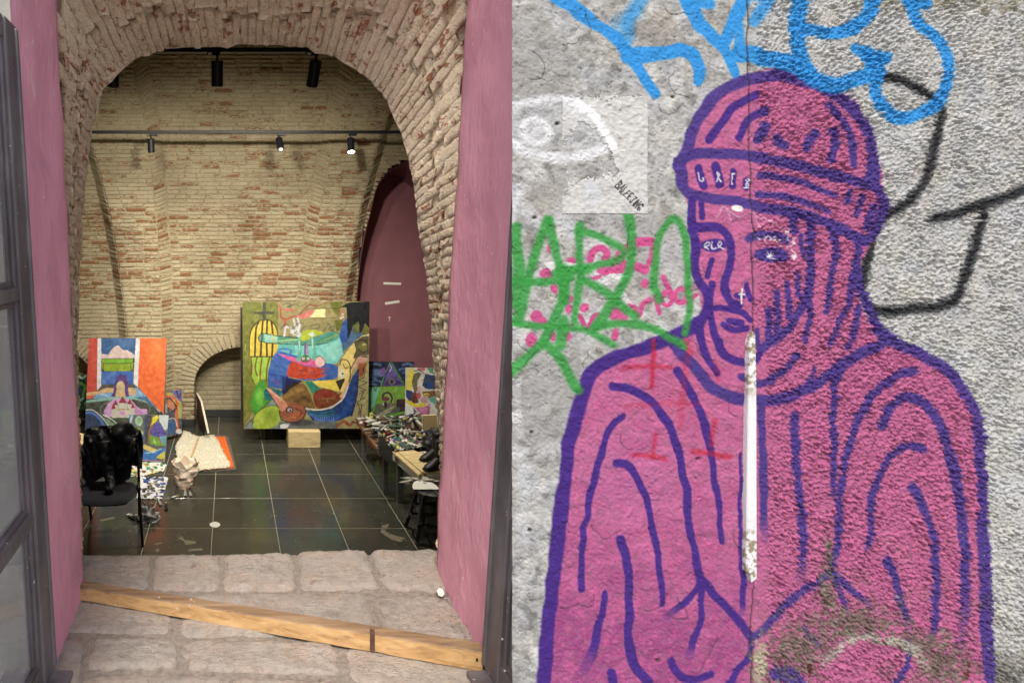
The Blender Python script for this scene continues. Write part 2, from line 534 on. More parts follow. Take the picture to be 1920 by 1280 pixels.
# ================================================================== SETTING
# street in front of the window
ZG = 1.0
m_pave = mat_plain('street_paving', L3(148, 144, 138), 0.9, 0.25, 6, 0.004)
pv = MB().box(-40, 40, -40, 1.6, ZG - 0.3, ZG)
tag(pv.build('pavement', m_pave), kind='structure')

# ------------------------------------------------------------------ mural wall
DW = 1.15
mural = thing('mural_wall', 'grey plaster wall with pink and purple graffiti figure beside the window', 'wall', (P(1440, 640, DW).x, DW, ZG))
def build_mural():
    st = 1.6
    xs = np.concatenate([np.arange(960, 1936, st), np.arange(1937.5, 2340, 2.6), np.linspace(2360, 3900, 30)])
    ys = np.concatenate([np.linspace(-1500, -230, 24), np.arange(-212, -15, 3.0), np.arange(-14, 1296, st), np.arange(1298, 1500, 3.0), np.linspace(1515, 1888, 14)])
    X, Y = np.meshgrid(xs, ys)
    h, wd = X.shape
    dense = ((X < 2341) & (Y > -213) & (Y < 1501)).astype(np.float32)
    # --- relief
    rough = sstep(1408, 1432, X + fld(h, wd, 10, 40, 3) * 6)
    rough = rough * (1 - 0.75 * sstep(1446, 1436, X) * sstep(420, 700, Y) * sstep(1220, 1180, Y))
    a = fld(h, wd, 2.4, 5.0, 11); b = fld(h, wd, 4.5, 10, 12); c = fld(h, wd, 20, 60, 13)
    rc = np.clip(a, -1.4, 2.2) * 0.62 + np.clip(b, -1.5, 2.2) * 0.62 + c * 0.25
    rc = rc - 0.5 * np.clip(-1.15 - b, 0, 2)
    fine = fld(h, wd, 2.6, 5, 14)
    und = fld(h, wd, 30, 120, 15) * 0.8 + fld(h, wd, 9, 30, 16, (1, 0.45), 0.6) * 0.30
    ter_n = fld(h, wd, 14, 90, 17) + 0.25 * fld(h, wd, 4, 12, 18)
    ter = sstep(0.62, 0.70, ter_n) * 0.9 + sstep(1.25, 1.32, ter_n) * 0.9 - sstep(-1.35, -1.45, ter_n) * 1.2
    pn = fld(h, wd, 3.5, 8, 19); pz = sstep(0.6, 1.4, fld(h, wd, 12, 60, 20))
    pit = np.clip(pn - 0.9, 0, 1.5) * pz
    sm_ = und * 0.6 + ter * 0.8 + fine * 0.24 + fld(h, wd, 5, 11, 24) * 0.26 - pit * 1.8
    rc = rc * np.clip(1.0 + .28 * fld(h, wd, 18, 70, 21) + .15 * fld(h, wd, 50, 200, 22), .45, 1.7) + .35 * np.clip(fld(h, wd, 7, 14, 23) - 1.2, 0, 2)
    H = (rc * 2.5) * rough + sm_ * (1 - rough)            # millimetres
    # --- paint
    cv = Canvas(X, Y, (182, 182, 180))
    wj = 0.2 + 1.7 * rough
    cv.X += fld(h, wd, 3, 7, 31) * wj * 0.55 + fld(h, wd, 30, 120, 33) * 1.2
    cv.Y += fld(h, wd, 3, 7, 32) * wj * 0.55 + fld(h, wd, 30, 120, 34) * 1.2
    base = cv.c
    big = fld(h, wd, 40, 220, 41); med = fld(h, wd, 9, 40, 42); warm = fld(h, wd, 30, 160, 43)
    base += ((big * 6 + med * 6) * (1 - .5 * rough))[..., None]
    base += warm[..., None] * np.array([1.3, .6, -1.3])
    base -= (sstep(0.3, 1.6, ter_n) * 16 * (1 - rough))[..., None]
    base += ((rough) * 10)[..., None]
    gate = sstep(-.1, .9, fld(h, wd, 12, 60, 44)) * (1 - rough)
    edge = np.maximum.reduce([np.exp(-((ter_n - v_) / .045) ** 2) for v_ in (.64, 1.27, -1.40)])
    base -= (edge * gate * 70)[..., None]
    lp = sstep(.2, 1.1, fld(h, wd, 25, 110, 45)) * (1 - rough)
    base += (lp * 16)[..., None]
    dp = sstep(.5, 1.6, fld(h, wd, 16, 70, 46)) * (1 - rough)
    base -= dp[..., None] * np.array([30, 31, 33])
    full = (slice(None), slice(None))
    # greyer old render patches and pale overpaint
    for pts, col, al in [
        ([(960, 15), (1010, 8), (1040, 60), (1062, 120), (1082, 178), (960, 180)], (158, 156, 152), 0.55),
        ([(1060, 330), (990, 360), (960, 420), (1040, 410), (1070, 380)], (165, 160, 152), 0.5),
        ([(990, 650), (1085, 640), (1090, 720), (1065, 830), (985, 828), (975, 740)], (160, 160, 158), 0.65),
        ([(1170, 405), (1290, 395), (1300, 470), (1240, 450), (1180, 440)], (168, 166, 162), 0.4),
        ([(1225, 440), (1290, 430), (1300, 510), (1235, 510)], (178, 178, 178), 0.6),
        ([(1190, 60), (1250, 10), (1275, 60), (1262, 90), (1215, 90)], (150, 142, 132), 0.4)]:
        cv.poly(pts, col, al, 3)
    # white spray ring and old white wash
    cv.ell(1050, 238, 110, 58, (196, 198, 203), .4, .25)
    cv.stroke([(950, 262), (985, 284), (1030, 296), (1075, 295), (1115, 286), (1145, 268)], 20, (234, 236, 240), 0.9, 6)
    cv.stroke([(950, 200), (990, 192), (1040, 186), (1085, 196), (1118, 226), (1150, 272)], 14, (230, 232, 236), 0.85, 6)
    cv.stroke([(1003, 222), (1024, 232), (1028, 256), (1006, 270), (984, 258), (982, 234), (1003, 222)], 14, (234, 236, 240), 0.9, 5)
    cv.ell(1004, 246, 13, 13, (224, 226, 232), .6, .5)
    cv.stroke([(965, 385), (985, 395), (1000, 410)], 24, (222, 226, 232), 0.6, 7)
    cv.stroke([(1050, 390), (1062, 420), (1075, 440)], 26, (214, 218, 226), 0.5, 9)
    cv.stroke([(975, 850), (985, 930), (975, 1010)], 30, (206, 210, 214), 0.6, 12)
    # dirt at the foot and the top edge
    d1 = sstep(1170, 1290, Y + big * 25 + med * 14) * sstep(1800, 1880, X)
    cv.put(full, d1 * 0.7, (98, 94, 84))
    d2 = sstep(34, -12, Y + med * 10) * sstep(1560, 1680, X)
    cv.put(full, d2 * 0.6, (136, 128, 104))
    d3 = sstep(1180, 1300, Y + big * 20) * sstep(1010, 960, X)
    cv.put(full, d3 * 0.35, (120, 116, 110))
    dots = np.clip(fld(h, wd, 3, 6, 47) - 2.3, 0, 1) * sstep(-0.2, 0.8, fld(h, wd, 20, 90, 48))
    cv.put(full, np.clip(dots * 2.4, 0, 0.8), (70, 66, 60))
    # poured-on streak stains over the smooth render
    stn = sstep(0.9, 2.0, fld(h, wd, 6, 60, 49, (1, 0.12))) * (1 - rough)
    cv.put(full, stn * 0.22, (120, 116, 108))

    PINK = (196, 104, 148); PK2 = (198, 88, 142)
    PUR = (66, 36, 130); PUR2 = (74, 54, 134)
    # ---- pink lettering under the green
    pk = (206, 84, 142)
    S = cv.stroke
    S([(1110, 486), (1112, 472), (1124, 464), (1135, 472), (1134, 484)], 13, pk)
    S([(1151, 500), (1160, 480), (1176, 464), (1197, 453), (1228, 456), (1226, 476), (1220, 492)], 17, pk)
    S([(1128, 508), (1150, 508), (1166, 496)], 18, pk); S([(1190, 500), (1208, 506)], 18, pk)
    for x, y, rx, ry in [(1030, 467, 4, 8), (1072, 489, 9, 8), (1025, 513, 12, 11), (1117, 519, 10, 5), (1040, 543, 7, 9), (1070, 560, 6, 6), (1069, 578, 8, 9), (1005, 594, 13, 11), (1019, 601, 8, 8), (1097, 578, 9, 9), (996, 637, 11, 14), (1036, 628, 7, 10), (1063, 629, 8, 9), (1151, 628, 6, 12), (1210, 531, 8, 8), (1070, 610, 8, 5), (1158, 590, 20, 16)]:
        cv.ell(x, y, rx, ry, pk, 0.95)
    S([(1089, 593), (1102, 617), (1114, 597), (1121, 592)], 9, pk)
    S([(1184, 570), (1197, 592), (1203, 572), (1216, 562)], 10, pk)
    S([(1228, 556), (1237, 586)], 9, pk)
    S([(1243, 519), (1252, 540), (1256, 556)], 9, pk); S([(1262, 556), (1252, 572), (1240, 562), (1246, 548), (1262, 550)], 9, pk)
    S([(1276, 540), (1264, 552), (1272, 566), (1286, 560), (1288, 545), (1276, 540)], 9, pk); S([(1290, 566), (1304, 554)], 9, pk)
    S([(1296, 545), (1302, 540)], 5, pk, 0.7)
    cv.poly([(1018, 491), (1062, 489), (1080, 494), (1074, 500), (1050, 502), (1044, 516), (1036, 512)], (226, 226, 226))
    cv.poly([(1128, 528), (1142, 514), (1150, 511), (1168, 512), (1164, 526), (1148, 520), (1138, 530), (1124, 536)], (226, 226, 226))
    cv.poly([(1101, 511), (1116, 508), (1126, 515), (1108, 518)], (214, 214, 214), 0.8)
    cv.poly([(1166, 545), (1176, 552), (1190, 572), (1176, 568), (1158, 576)], (222, 222, 222), 0.8)
    # ---- black tag
    BK = (34, 36, 40)
    S([(1662, 144), (1688, 152), (1719, 165), (1747, 182), (1762, 205), (1758, 245), (1747, 296), (1737, 325), (1724, 355), (1700, 381), (1658, 407)], 17, BK, 0.95, 7)
    S([(1747, 410), (1791, 400), (1842, 383), (1894, 366), (1935, 352)], 18, BK, 0.95, 6)
    S([(1845, 385), (1836, 436), (1822, 480), (1804, 526), (1788, 558), (1757, 575), (1714, 580), (1640, 581)], 18, BK, 0.95, 7)
    S([(1636, 440), (1623, 500), (1616, 552)], 16, BK, 0.95, 5)
    # ---- pink figure
    sil = [(1008, 1300), (1016, 1200), (1028, 1100), (1036, 1000), (1050, 900), (1066, 820), (1084, 750), (1104, 706), (1140, 678), (1210, 654), (1262, 640), (1306, 618), (1316, 594), (1310, 550), (1300, 500), (1296, 440), (1288, 380), (1274, 345), (1270, 310), (1282, 280), (1298, 235), (1320, 196), (1350, 164), (1396, 142), (1450, 131), (1510, 138), (1562, 160), (1606, 196), (1634, 246), (1648, 310), (1656, 350), (1662, 384), (1652, 424), (1632, 452), (1616, 490), (1606, 540), (1612, 572), (1634, 610), (1676, 640), (1736, 664), (1788, 698), (1826, 752), (1844, 810), (1848, 880), (1852, 1000), (1858, 1150), (1863, 1260), (1864, 1330), (1700, 1345), (1200, 1345), (1004, 1335)]
    cov = 1 - 0.30 * rough * sstep(0.7, 1.9, -rc)
    cv.cov = cov.astype(np.float32)
    cv.poly(sil, PINK, 0.97, 4.5, True)
    # uneven coats of pink
    insil = np.zeros_like(X)
    t2 = Canvas(X, Y, (0, 0, 0)); t2.X = cv.X; t2.Y = cv.Y; t2.poly(sil, (1, 1, 1), 1, 3, True)
    insil = t2.c[..., 0]
    def tint(mask, col, al): cv.put(full, insil * mask * al, col)
    tint(sstep(900, 1250, Y + big * 40) * sstep(1420, 1380, X), (150, 60, 126), 0.85)
    tint(sstep(-0.1, 1.3, fld(h, wd, 25, 140, 51)), (186, 82, 138), 0.45)
    tint(sstep(0.3, 1.5, fld(h, wd, 20, 110, 52)), (218, 112, 168), 0.45)
    tint(sstep(0.6, 1.6, fld(h, wd, 12, 70, 53, (1, 0.4))) * sstep(1000, 1150, Y), (152, 104, 138), 0.5)
    tint(sstep(.2, 1.3, fld(h, wd, 10, 45, 56)), (158, 96, 132), .40)
    tint(sstep(.8, 1.7, fld(h, wd, 5, 18, 57)) * sstep(500, 900, Y), (140, 92, 116), .40)
    tint(sstep(1412, 1450, X), (188, 94, 138), 0.5)
    tint(sstep(0.9, 2.1, fld(h, wd, 8, 30, 54)) * sstep(1420, 1450, X), (150, 84, 112), 0.5)
    tint(np.exp(-((X - 1180) / 90) ** 2 - ((Y - 900) / 70) ** 2), (190, 110, 168), 0.45)
    tint(np.exp(-((X - 1280) / 70) ** 2 - ((Y - 730) / 60) ** 2), (196, 92, 130), 0.4)
    tint(sstep(0.9, 1.8, fld(h, wd, 14, 80, 55, (0.35, 1))) * sstep(1412, 1400, X), (214, 90, 150), 0.5)

    tint(np.ones_like(X), (168, 98, 140), .22)
    def pu(pts, w0, w1=None, a=0.97, soft=1.4, fade=0, c=None):
        mx = sum(p[0] for p in pts) / len(pts)
        cc = c or (PUR if mx < 1415 else PUR2)
        S(pts, w0 * 1.13 + .8, cc, a, soft if mx < 1415 else soft + 0.5, None if w1 is None else w1 * 1.13 + .8, fade)
    # body, left
    pu([(1018, 1290), (1025, 1208), (1032, 1130), (1041, 1053), (1049, 976), (1055, 920), (1062, 872), (1076, 795), (1090, 745), (1102, 712), (1123, 688), (1156, 668), (1208, 652), (1246, 638), (1285, 620), (1308, 604)], 23, 22, soft=2.5)
    pu([(1169, 779), (1153, 791), (1139, 815), (1128, 846), (1117, 885), (1107, 923), (1102, 962), (1094, 1003), (1090, 1053), (1090, 1104)], 11, 9)
    pu([(1148, 724), (1177, 728), (1205, 741), (1228, 761), (1249, 789), (1264, 820), (1273, 851), (1281, 885), (1287, 923), (1291, 965), (1298, 1014), (1306, 1061), (1313, 1090)], 14, 12)
    pu([(1313, 1088), (1304, 1106), (1282, 1131), (1250, 1158)], 11, 10, fade=.3)
    pu([(1315, 1092), (1316, 1130), (1310, 1169), (1299, 1205), (1292, 1228)], 9, 11, fade=.3)
    pu([(1316, 1088), (1344, 1119), (1375, 1153), (1411, 1192)], 12, 14)
    pu([(1411, 1190), (1409, 1210), (1398, 1237), (1376, 1266), (1362, 1290)], 10, 12)
    pu([(1411, 1194), (1432, 1180), (1456, 1149), (1494, 1115), (1533, 1089), (1558, 1068)], 13, 11)
    pu([(1270, 697), (1282, 717), (1298, 743), (1312, 769), (1322, 795), (1329, 826), (1334, 859), (1339, 898), (1346, 936), (1350, 970), (1353, 1015)], 15, 9)
    pu([(1156, 867), (1174, 870), (1190, 887), (1204, 916), (1215, 949), (1228, 1014), (1235, 1066), (1243, 1136)], 14, 8)
    pu([(1164, 1010), (1172, 1040), (1178, 1074), (1179, 1130), (1179, 1182), (1184, 1226), (1195, 1254), (1214, 1278)], 13, 15)
    pu([(1133, 1112), (1129, 1146), (1121, 1187), (1110, 1223), (1095, 1256)], 10, 15, fade=.4)
    pu([(1259, 1238), (1267, 1257), (1282, 1270), (1306, 1275), (1330, 1264)], 12, 12)
    pu([(1146, 1260), (1149, 1290)], 14)
    pu([(1392, 1074), (1393, 1115), (1391, 1152)], 9, 8, fade=.3)
    pu([(1388, 852), (1387, 960), (1389, 1075)], 5)
    # collar
    pu([(1262, 640), (1277, 661), (1295, 681), (1316, 707), (1339, 728), (1362, 741), (1388, 748), (1430, 751), (1469, 747), (1502, 735), (1533, 717), (1559, 698), (1585, 680), (1616, 662), (1652, 644)], 18, 17)
    # body, right
    pu([(1640, 612), (1657, 632), (1688, 647), (1721, 661), (1755, 679), (1783, 702), (1806, 730), (1822, 758), (1832, 786), (1837, 820), (1838, 872), (1840, 923), (1842, 967), (1845, 1027), (1847, 1105), (1850, 1182), (1854, 1240), (1858, 1295)], 17, 20)
    pu([(1574, 691), (1564, 730), (1561, 782), (1563, 846), (1561, 898), (1560, 928)], 14, 7)
    pu([(1711, 695), (1683, 704), (1657, 720), (1634, 740), (1615, 769), (1603, 805), (1590, 841), (1579, 885), (1574, 923), (1573, 962), (1569, 1014), (1561, 1058), (1560, 1076)], 14, 12)
    pu([(1562, 1072), (1585, 1093), (1605, 1112), (1636, 1141)], 12, 9, fade=.3); pu([(1562, 1078), (1578, 1115), (1590, 1151)], 11, 8, fade=.4)
    pu([(1654, 797), (1662, 774), (1680, 753), (1706, 744), (1732, 756), (1755, 784), (1770, 820), (1783, 859), (1791, 898), (1797, 936), (1802, 967), (1805, 1005), (1808, 1066), (1808, 1130), (1804, 1169), (1798, 1216)], 16, 16, fade=.2)
    pu([(1729, 841), (1703, 836), (1683, 844), (1662, 864), (1647, 895), (1637, 931), (1633, 972), (1628, 1007), (1624, 1028)], 15, 8)
    pu([(1711, 913), (1726, 936), (1738, 962), (1747, 994), (1753, 1040), (1755, 1092), (1753, 1143), (1752, 1182), (1745, 1202)], 13, 11, fade=.2)
    pu([(1662, 1051), (1675, 1079), (1685, 1115), (1698, 1151), (1702, 1180)], 14, 10, fade=.3)
    pu([(1489, 779), (1491, 820), (1494, 872), (1498, 923), (1502, 965), (1505, 1014), (1503, 1053), (1502, 1086)], 15, 13, fade=.2)
    pu([(1427, 761), (1429, 820), (1431, 872), (1433, 967), (1434, 1010)], 12, 13, fade=.3)
    pu([(1703, 1206), (1701, 1246), (1680, 1282)], 12); pu([(1458, 1262), (1480, 1264), (1500, 1285)], 26)
    pu([(1507, 1177), (1518, 1192), (1534, 1206)], 9, 7, a=.8)
    # collar marks
    pu([(1388, 706), (1410, 716), (1432, 717), (1463, 699), (1492, 668)], 13, 13); pu([(1525, 689), (1521, 705), (1513, 718)], 5, 8)
    # cap
    pu([(1271, 312), (1285, 284), (1298, 245), (1319, 206), (1344, 178), (1375, 157), (1414, 147), (1450, 143), (1490, 148), (1530, 160), (1574, 182), (1605, 212), (1626, 247), (1636, 286), (1638, 335)], 17, 20)
    pu([(1554, 198), (1579, 227), (1595, 263), (1600, 309)], 14, 12)
    pu([(1418, 177), (1383, 196), (1352, 229), (1331, 263)], 13); pu([(1434, 205), (1401, 227), (1385, 258)], 13); pu([(1437, 236), (1423, 262)], 16)
    pu([(1432, 209), (1436, 208)], 14); pu([(1458, 258), (1463, 268), (1470, 273)], 13); pu([(1528, 252), (1520, 262), (1512, 278)], 14)
    pu([(1561, 247), (1564, 273), (1556, 299)], 14)
    pu([(1273, 303), (1293, 291), (1337, 288), (1388, 290), (1430, 298), (1482, 308), (1533, 320), (1574, 330), (1616, 343), (1644, 353), (1656, 376), (1652, 405), (1636, 440)], 17, 18)
    pu([(1274, 305), (1277, 328), (1281, 352), (1296, 364), (1324, 370), (1362, 375), (1409, 382), (1432, 390), (1476, 396), (1520, 408), (1559, 420), (1590, 436), (1622, 450)], 17, 17)
    pu([(1310, 316), (1317, 347)], 14); pu([(1342, 311), (1348, 343)], 14); pu([(1373, 322), (1373, 348)], 11); pu([(1399, 340), (1400, 350)], 13)
    pu([(1424, 328), (1460, 333), (1494, 340), (1533, 353), (1564, 364)], 12, 9); pu([(1424, 364), (1482, 372), (1520, 384), (1556, 396)], 12, 9)
    pu([(1590, 360), (1587, 375)], 11); pu([(1616, 369), (1612, 385), (1608, 402)], 12); pu([(1637, 388), (1632, 405), (1622, 425)], 12); pu([(1634, 324), (1631, 334)], 16)
    # face
    pu([(1298, 376), (1295, 405), (1299, 424)], 14); pu([(1316, 382), (1317, 408)], 10)
    pu([(1300, 425), (1331, 426), (1355, 431), (1367, 446), (1370, 475), (1365, 508), (1360, 542), (1368, 565), (1386, 573)], 14, 12)
    pu([(1297, 430), (1305, 462), (1303, 498), (1311, 526), (1324, 552), (1326, 578), (1312, 602), (1304, 616)], 15, 16)
    pu([(1337, 534), (1330, 556), (1326, 576)], 12); pu([(1335, 486), (1331, 505), (1329, 520)], 8)
    cv.ell(1338, 459, 25, 13, PUR)
    pu([(1330, 580), (1355, 577), (1375, 580), (1393, 586), (1407, 601)], 9); pu([(1368, 600), (1390, 605)], 11); pu([(1357, 608), (1372, 617), (1401, 616)], 10)
    pu([(1331, 588), (1339, 624), (1347, 652)], 11); pu([(1311, 611), (1319, 648), (1331, 679), (1347, 702)], 14, 11)
    pu([(1346, 640), (1350, 656), (1364, 671), (1390, 678), (1414, 678), (1427, 660)], 13)
    pu([(1398, 534), (1406, 560)], 8); pu([(1381, 555), (1392, 555)], 10)
    pu([(1404, 450), (1430, 441), (1456, 441), (1475, 450)], 13); cv.ell(1446, 477, 32, 15, PUR2)
    pu([(1484, 402), (1489, 432)], 12)
    pu([(1518, 408), (1520, 449), (1520, 500), (1515, 547), (1502, 578), (1482, 609), (1458, 634), (1432, 652)], 14, 14)
    pu([(1502, 439), (1506, 482)], 8); pu([(1564, 430), (1565, 475), (1559, 513), (1554, 552), (1549, 583)], 13, 8)
    pu([(1610, 445), (1608, 485), (1600, 516), (1595, 547), (1585, 583), (1569, 616), (1556, 644)], 13, 9)
    pu([(1515, 550), (1518, 593), (1510, 640)], 10); pu([(1607, 500), (1610, 530), (1618, 555), (1631, 585), (1647, 612), (1670, 634)], 15, 18)
    pu([(1608, 575), (1605, 611), (1588, 652)], 10); pu([(1494, 511), (1497, 557)], 9); pu([(1476, 531), (1479, 591)], 10); pu([(1456, 549), (1458, 622)], 10); pu([(1440, 580), (1443, 637)], 10)
    pu([(1420, 620), (1421, 652)], 8)
    # ---- blue
    BL = (48, 150, 226)
    B = lambda p, a_, b_=None, al=0.97, so=2.2: S(p, a_ * 1.08, BL, al, so, None if b_ is None else b_ * 1.08)
    B([(1020, -20), (1074, 13), (1110, 39), (1148, 67), (1177, 98), (1203, 137), (1228, 176)], 25, 19)
    B([(1180, 104), (1208, 103), (1246, 99), (1280, 95), (1303, 110), (1311, 150)], 27, 22)
    B([(1177, 74), (1177, 39), (1197, 4), (1215, -14)], 22, 24, 0.65, 8); B([(1160, 50), (1190, 20)], 30, 30, 0.35, 12)
    B([(1282, -16), (1306, 39), (1329, 62), (1355, 90), (1378, 136)], 28, 18); B([(1292, 5), (1330, 6)], 22, 20, .95, 4)
    B([(1400, -8), (1390, 14), (1373, 46), (1360, 76)], 24, 20); B([(1384, 40), (1388, 100)], 12, 26, .9, 4)
    B([(1386, 102), (1414, 103), (1430, 111), (1482, 120), (1510, 132)], 30, 30)
    B([(1416, -10), (1440, -6), (1428, 20), (1412, 40)], 24, 20, .85, 5)
    B([(1500, -16), (1494, 52), (1500, 103), (1520, 144), (1559, 160), (1598, 152), (1631, 139), (1647, 116)], 30, 26)
    B([(1608, 92), (1628, 102), (1662, 108)], 20, 22); B([(1625, 98), (1640, 140)], 24, 22)
    B([(1500, 50), (1520, 58), (1554, 64), (1595, 54), (1626, 30), (1642, -14)], 20, 26)
    B([(1700, -14), (1719, 39), (1747, 64), (1770, 95), (1779, 129), (1773, 165), (1747, 201), (1708, 219), (1675, 219), (1652, 198), (1639, 168), (1648, 132)], 21, 22)
    B([(1704, 4), (1734, 8)], 22); B([(1522, -8), (1560, -14)], 18)
    # ---- green
    GR = (54, 152, 66)
    G = lambda p, a_, b_=None, al=0.86, so=4.0: S(p, a_, GR, al, so, b_)
    G([(966, 425), (972, 500), (966, 570)], 20, 22); G([(1026, 413), (1007, 464), (991, 513), (981, 565), (968, 602)], 18, 20)
    G([(1030, 413), (1040, 464), (1053, 516), (1056, 552), (1040, 598), (1017, 640), (990, 668), (955, 702)], 17, 19)
    G([(958, 526), (1027, 529), (1068, 521)], 17); G([(1087, 423), (1087, 500), (1083, 552), (1079, 603)], 15, 13)
    G([(1087, 433), (1130, 446), (1166, 469), (1156, 487), (1115, 498), (1060, 506)], 14); G([(1092, 524), (1143, 554), (1190, 593)], 17)
    G([(1177, 396), (1182, 444), (1182, 487), (1166, 539), (1141, 578), (1117, 616)], 20, 17)
    G([(1117, 614), (1169, 606), (1221, 614), (1259, 634), (1284, 648)], 15); G([(1236, 563), (1226, 526), (1230, 480), (1241, 436), (1264, 411), (1280, 428), (1288, 475), (1290, 526), (1293, 578), (1284, 626)], 15, 13)
    G([(958, 606), (1014, 611), (1058, 611), (1105, 621), (1151, 645)], 14, 11); G([(1020, 640), (1048, 668), (1063, 699), (1081, 730)], 17)
    G([(1058, 600), (1050, 645)], 20); G([(1055, 505), (1060, 560)], 26, 18); G([(1040, 512), (1100, 505)], 16)
    # ---- red crosses
    RD = (184, 26, 52)
    Rr = lambda p, a_, al=0.6: S(p, a_, RD, al, 4)
    Rr([(1226, 640), (1224, 690), (1221, 726)], 8, .75); Rr([(1169, 690), (1215, 687), (1258, 690)], 8, .55)
    Rr([(1231, 813), (1227, 840), (1222, 860)], 8, .5); Rr([(1187, 854), (1220, 856), (1246, 860)], 9, .6)
    Rr([(1297, 846), (1335, 849), (1368, 858)], 10, .6); Rr([(1340, 788), (1334, 832)], 10, .5)
    Rr([(1172, 762), (1230, 758), (1311, 755)], 10, .22); Rr([(1290, 660), (1283, 720), (1275, 800)], 13, .25); Rr([(1340, 680), (1350, 712)], 9, .3); Rr([(1288, 640), (1296, 660)], 12, .35)
    # ---- small white pen marks
    WH = (236, 236, 232)
    W = lambda p, a_=2.2, sm=True: S(p, a_, WH, .95, .8, None, 0, sm)
    W([(1321, 464), (1330, 456), (1326, 452), (1321, 460), (1328, 466)]); W([(1334, 452), (1334, 465), (1342, 464)]); W([(1346, 464), (1354, 456), (1349, 452), (1346, 460), (1356, 468)])
    for k in range(8):
        an = k * math.pi / 4 + .2
        W([(1445 + 2 * math.cos(an), 479 + 2 * math.sin(an)), (1445 + 8 * math.cos(an), 479 + 8 * math.sin(an))], 2.2, False)
    W([(1390, 542), (1390, 569)], 3.5); W([(1385, 552), (1396, 552)], 3.5)
    W([(1310, 324), (1312, 338), (1318, 339), (1319, 334)]); W([(1342, 338), (1348, 326), (1344, 322), (1350, 338)]); W([(1369, 326), (1376, 325), (1371, 326), (1371, 345)])
    W([(1395, 352), (1406, 352)]); W([(1397, 338), (1404, 348), (1398, 348), (1404, 338), (1400, 336)])
    cv.ell(1381, 390, 9, 6.5, WH)
    for p in [[(1342, 410), (1358, 388), (1372, 414)], [(1362, 390), (1384, 408), (1406, 396), (1428, 410)], [(1418, 408), (1425, 428)], [(1430, 408), (1450, 416), (1470, 430)]]:
        S(p, 1.4, (220, 200, 214), .8, .8)
    W([(1418, 444), (1420, 452), (1422, 446), (1424, 452)], 1.8); W([(1432, 442), (1434, 450), (1438, 444), (1436, 456)], 1.8); W([(1444, 442), (1448, 450), (1452, 446)], 1.8)
    W([(1455, 442), (1458, 456), (1464, 450), (1462, 462)], 1.8); W([(1472, 436), (1480, 432), (1476, 446), (1484, 456), (1478, 462)], 1.8); W([(1490, 444), (1488, 456), (1494, 450)], 1.8); W([(1480, 460), (1487, 474), (1486, 486)], 1.8); W([(1482, 478), (1488, 486), (1490, 476)], 2.5)
    cv.cov = None
    # ---- worn, mouldy bottom right where render shows
    wn = fld(h, wd, 8, 30, 61) * 0.5 + fld(h, wd, 3, 8, 62) * 0.45
    def blob(cx, cy, rx, ry): return 1 - np.hypot((X - cx) / rx, (Y - cy) / ry)
    m1 = np.maximum.reduce([blob(1600, 1170, 100, 42), blob(1500, 1215, 75, 60), blob(1700, 1210, 120, 34), blob(1765, 1250, 70, 50), blob(1552, 1120, 24, 60), blob(1552, 1040, 12, 46), blob(1425, 1250, 22, 60)])
    m1 = np.where(blob(1630, 1252, 88, 46) > 0, -1.0 + 0 * m1, m1)
    ms = sstep(0.0, 0.6, m1 + wn * 0.46) * (.72 + .28 * sstep(-.8, .6, fld(h, wd, 2.5, 7, 66)))
    cv.put(full, ms * insil * 0.82, (104, 102, 86))
    cv.put(full, ms * sstep(.2, 1.2, fld(h, wd, 12, 50, 67)) * .6, (140, 136, 122))
    cv.put(full, ms * sstep(.4, 1.3, fld(h, wd, 6, 20, 68)) * .5, (84, 80, 62))
    pale = sstep(0.1, 0.6, 1 - np.abs(np.hypot((X - 1640) / 92, (Y - 1252) / 58) - 1.0) * 6 + wn * .5) * sstep(1262, 1230, Y)
    cv.put(full, pale * 0.75, (186, 184, 172))
    cv.put(full, sstep(0.1, 0.5, blob(1425, 1240, 18, 56) + wn * .2) * 0.8, (190, 182, 156))
    chips = sstep(1.75, 2.1, fld(h, wd, 3.2, 9, 63)) * sstep(-0.2, 1.0, fld(h, wd, 30, 120, 64)) * (0.4 + rough * .6) * sstep(700, 1050, Y)
    cv.put(full, chips * insil * 0.8, (176, 168, 146))
    grime = sstep(0.2, 1.6, fld(h, wd, 20, 90, 65)) * sstep(1000, 1200, Y)
    cv.put(full, grime * 0.28 * sstep(1400, 1440, X), (96, 90, 76))
    S([(1518, 1243), (1516, 1264)], 5, (92, 46, 34), .9); S([(1815, 1245), (1812, 1268)], 5, (92, 46, 34), .9)
    # ---- cracks: a groove in the render with dirt in it
    def crack(pts, wd_, depth):
        p = np.array(pts, float)
        sl = cv.win(p, 8)
        if sl is None: return
        D, _ = cv.dist(smooth_pts(p, 5), sl, wd_, wd_)
        g = 1 - sstep(-1.0, 1.4, D)
        H[sl] -= g * depth
        cv.put(sl, g * 0.75, (44, 38, 36))
    cv.put(full, sstep(1305, 1370, Y + med * 12) * .85, (128, 123, 112))
    crack([(1403, -20), (1401, 60), (1405, 150), (1404, 240), (1408, 330), (1410, 420), (1411, 520), (1413, 620), (1413, 760), (1413, 900), (1413, 1040), (1411, 1150), (1410, 1300)], 2.2, 3.0)
    rg = np.random.default_rng(5)
    def wander(x, y, ang, n, stp=9):
        out = [(x, y)]
        for _ in range(n):
            ang += rg.normal(0, .5)
            x += math.cos(ang) * stp; y += math.sin(ang) * stp
            out.append((x, y))
        return out
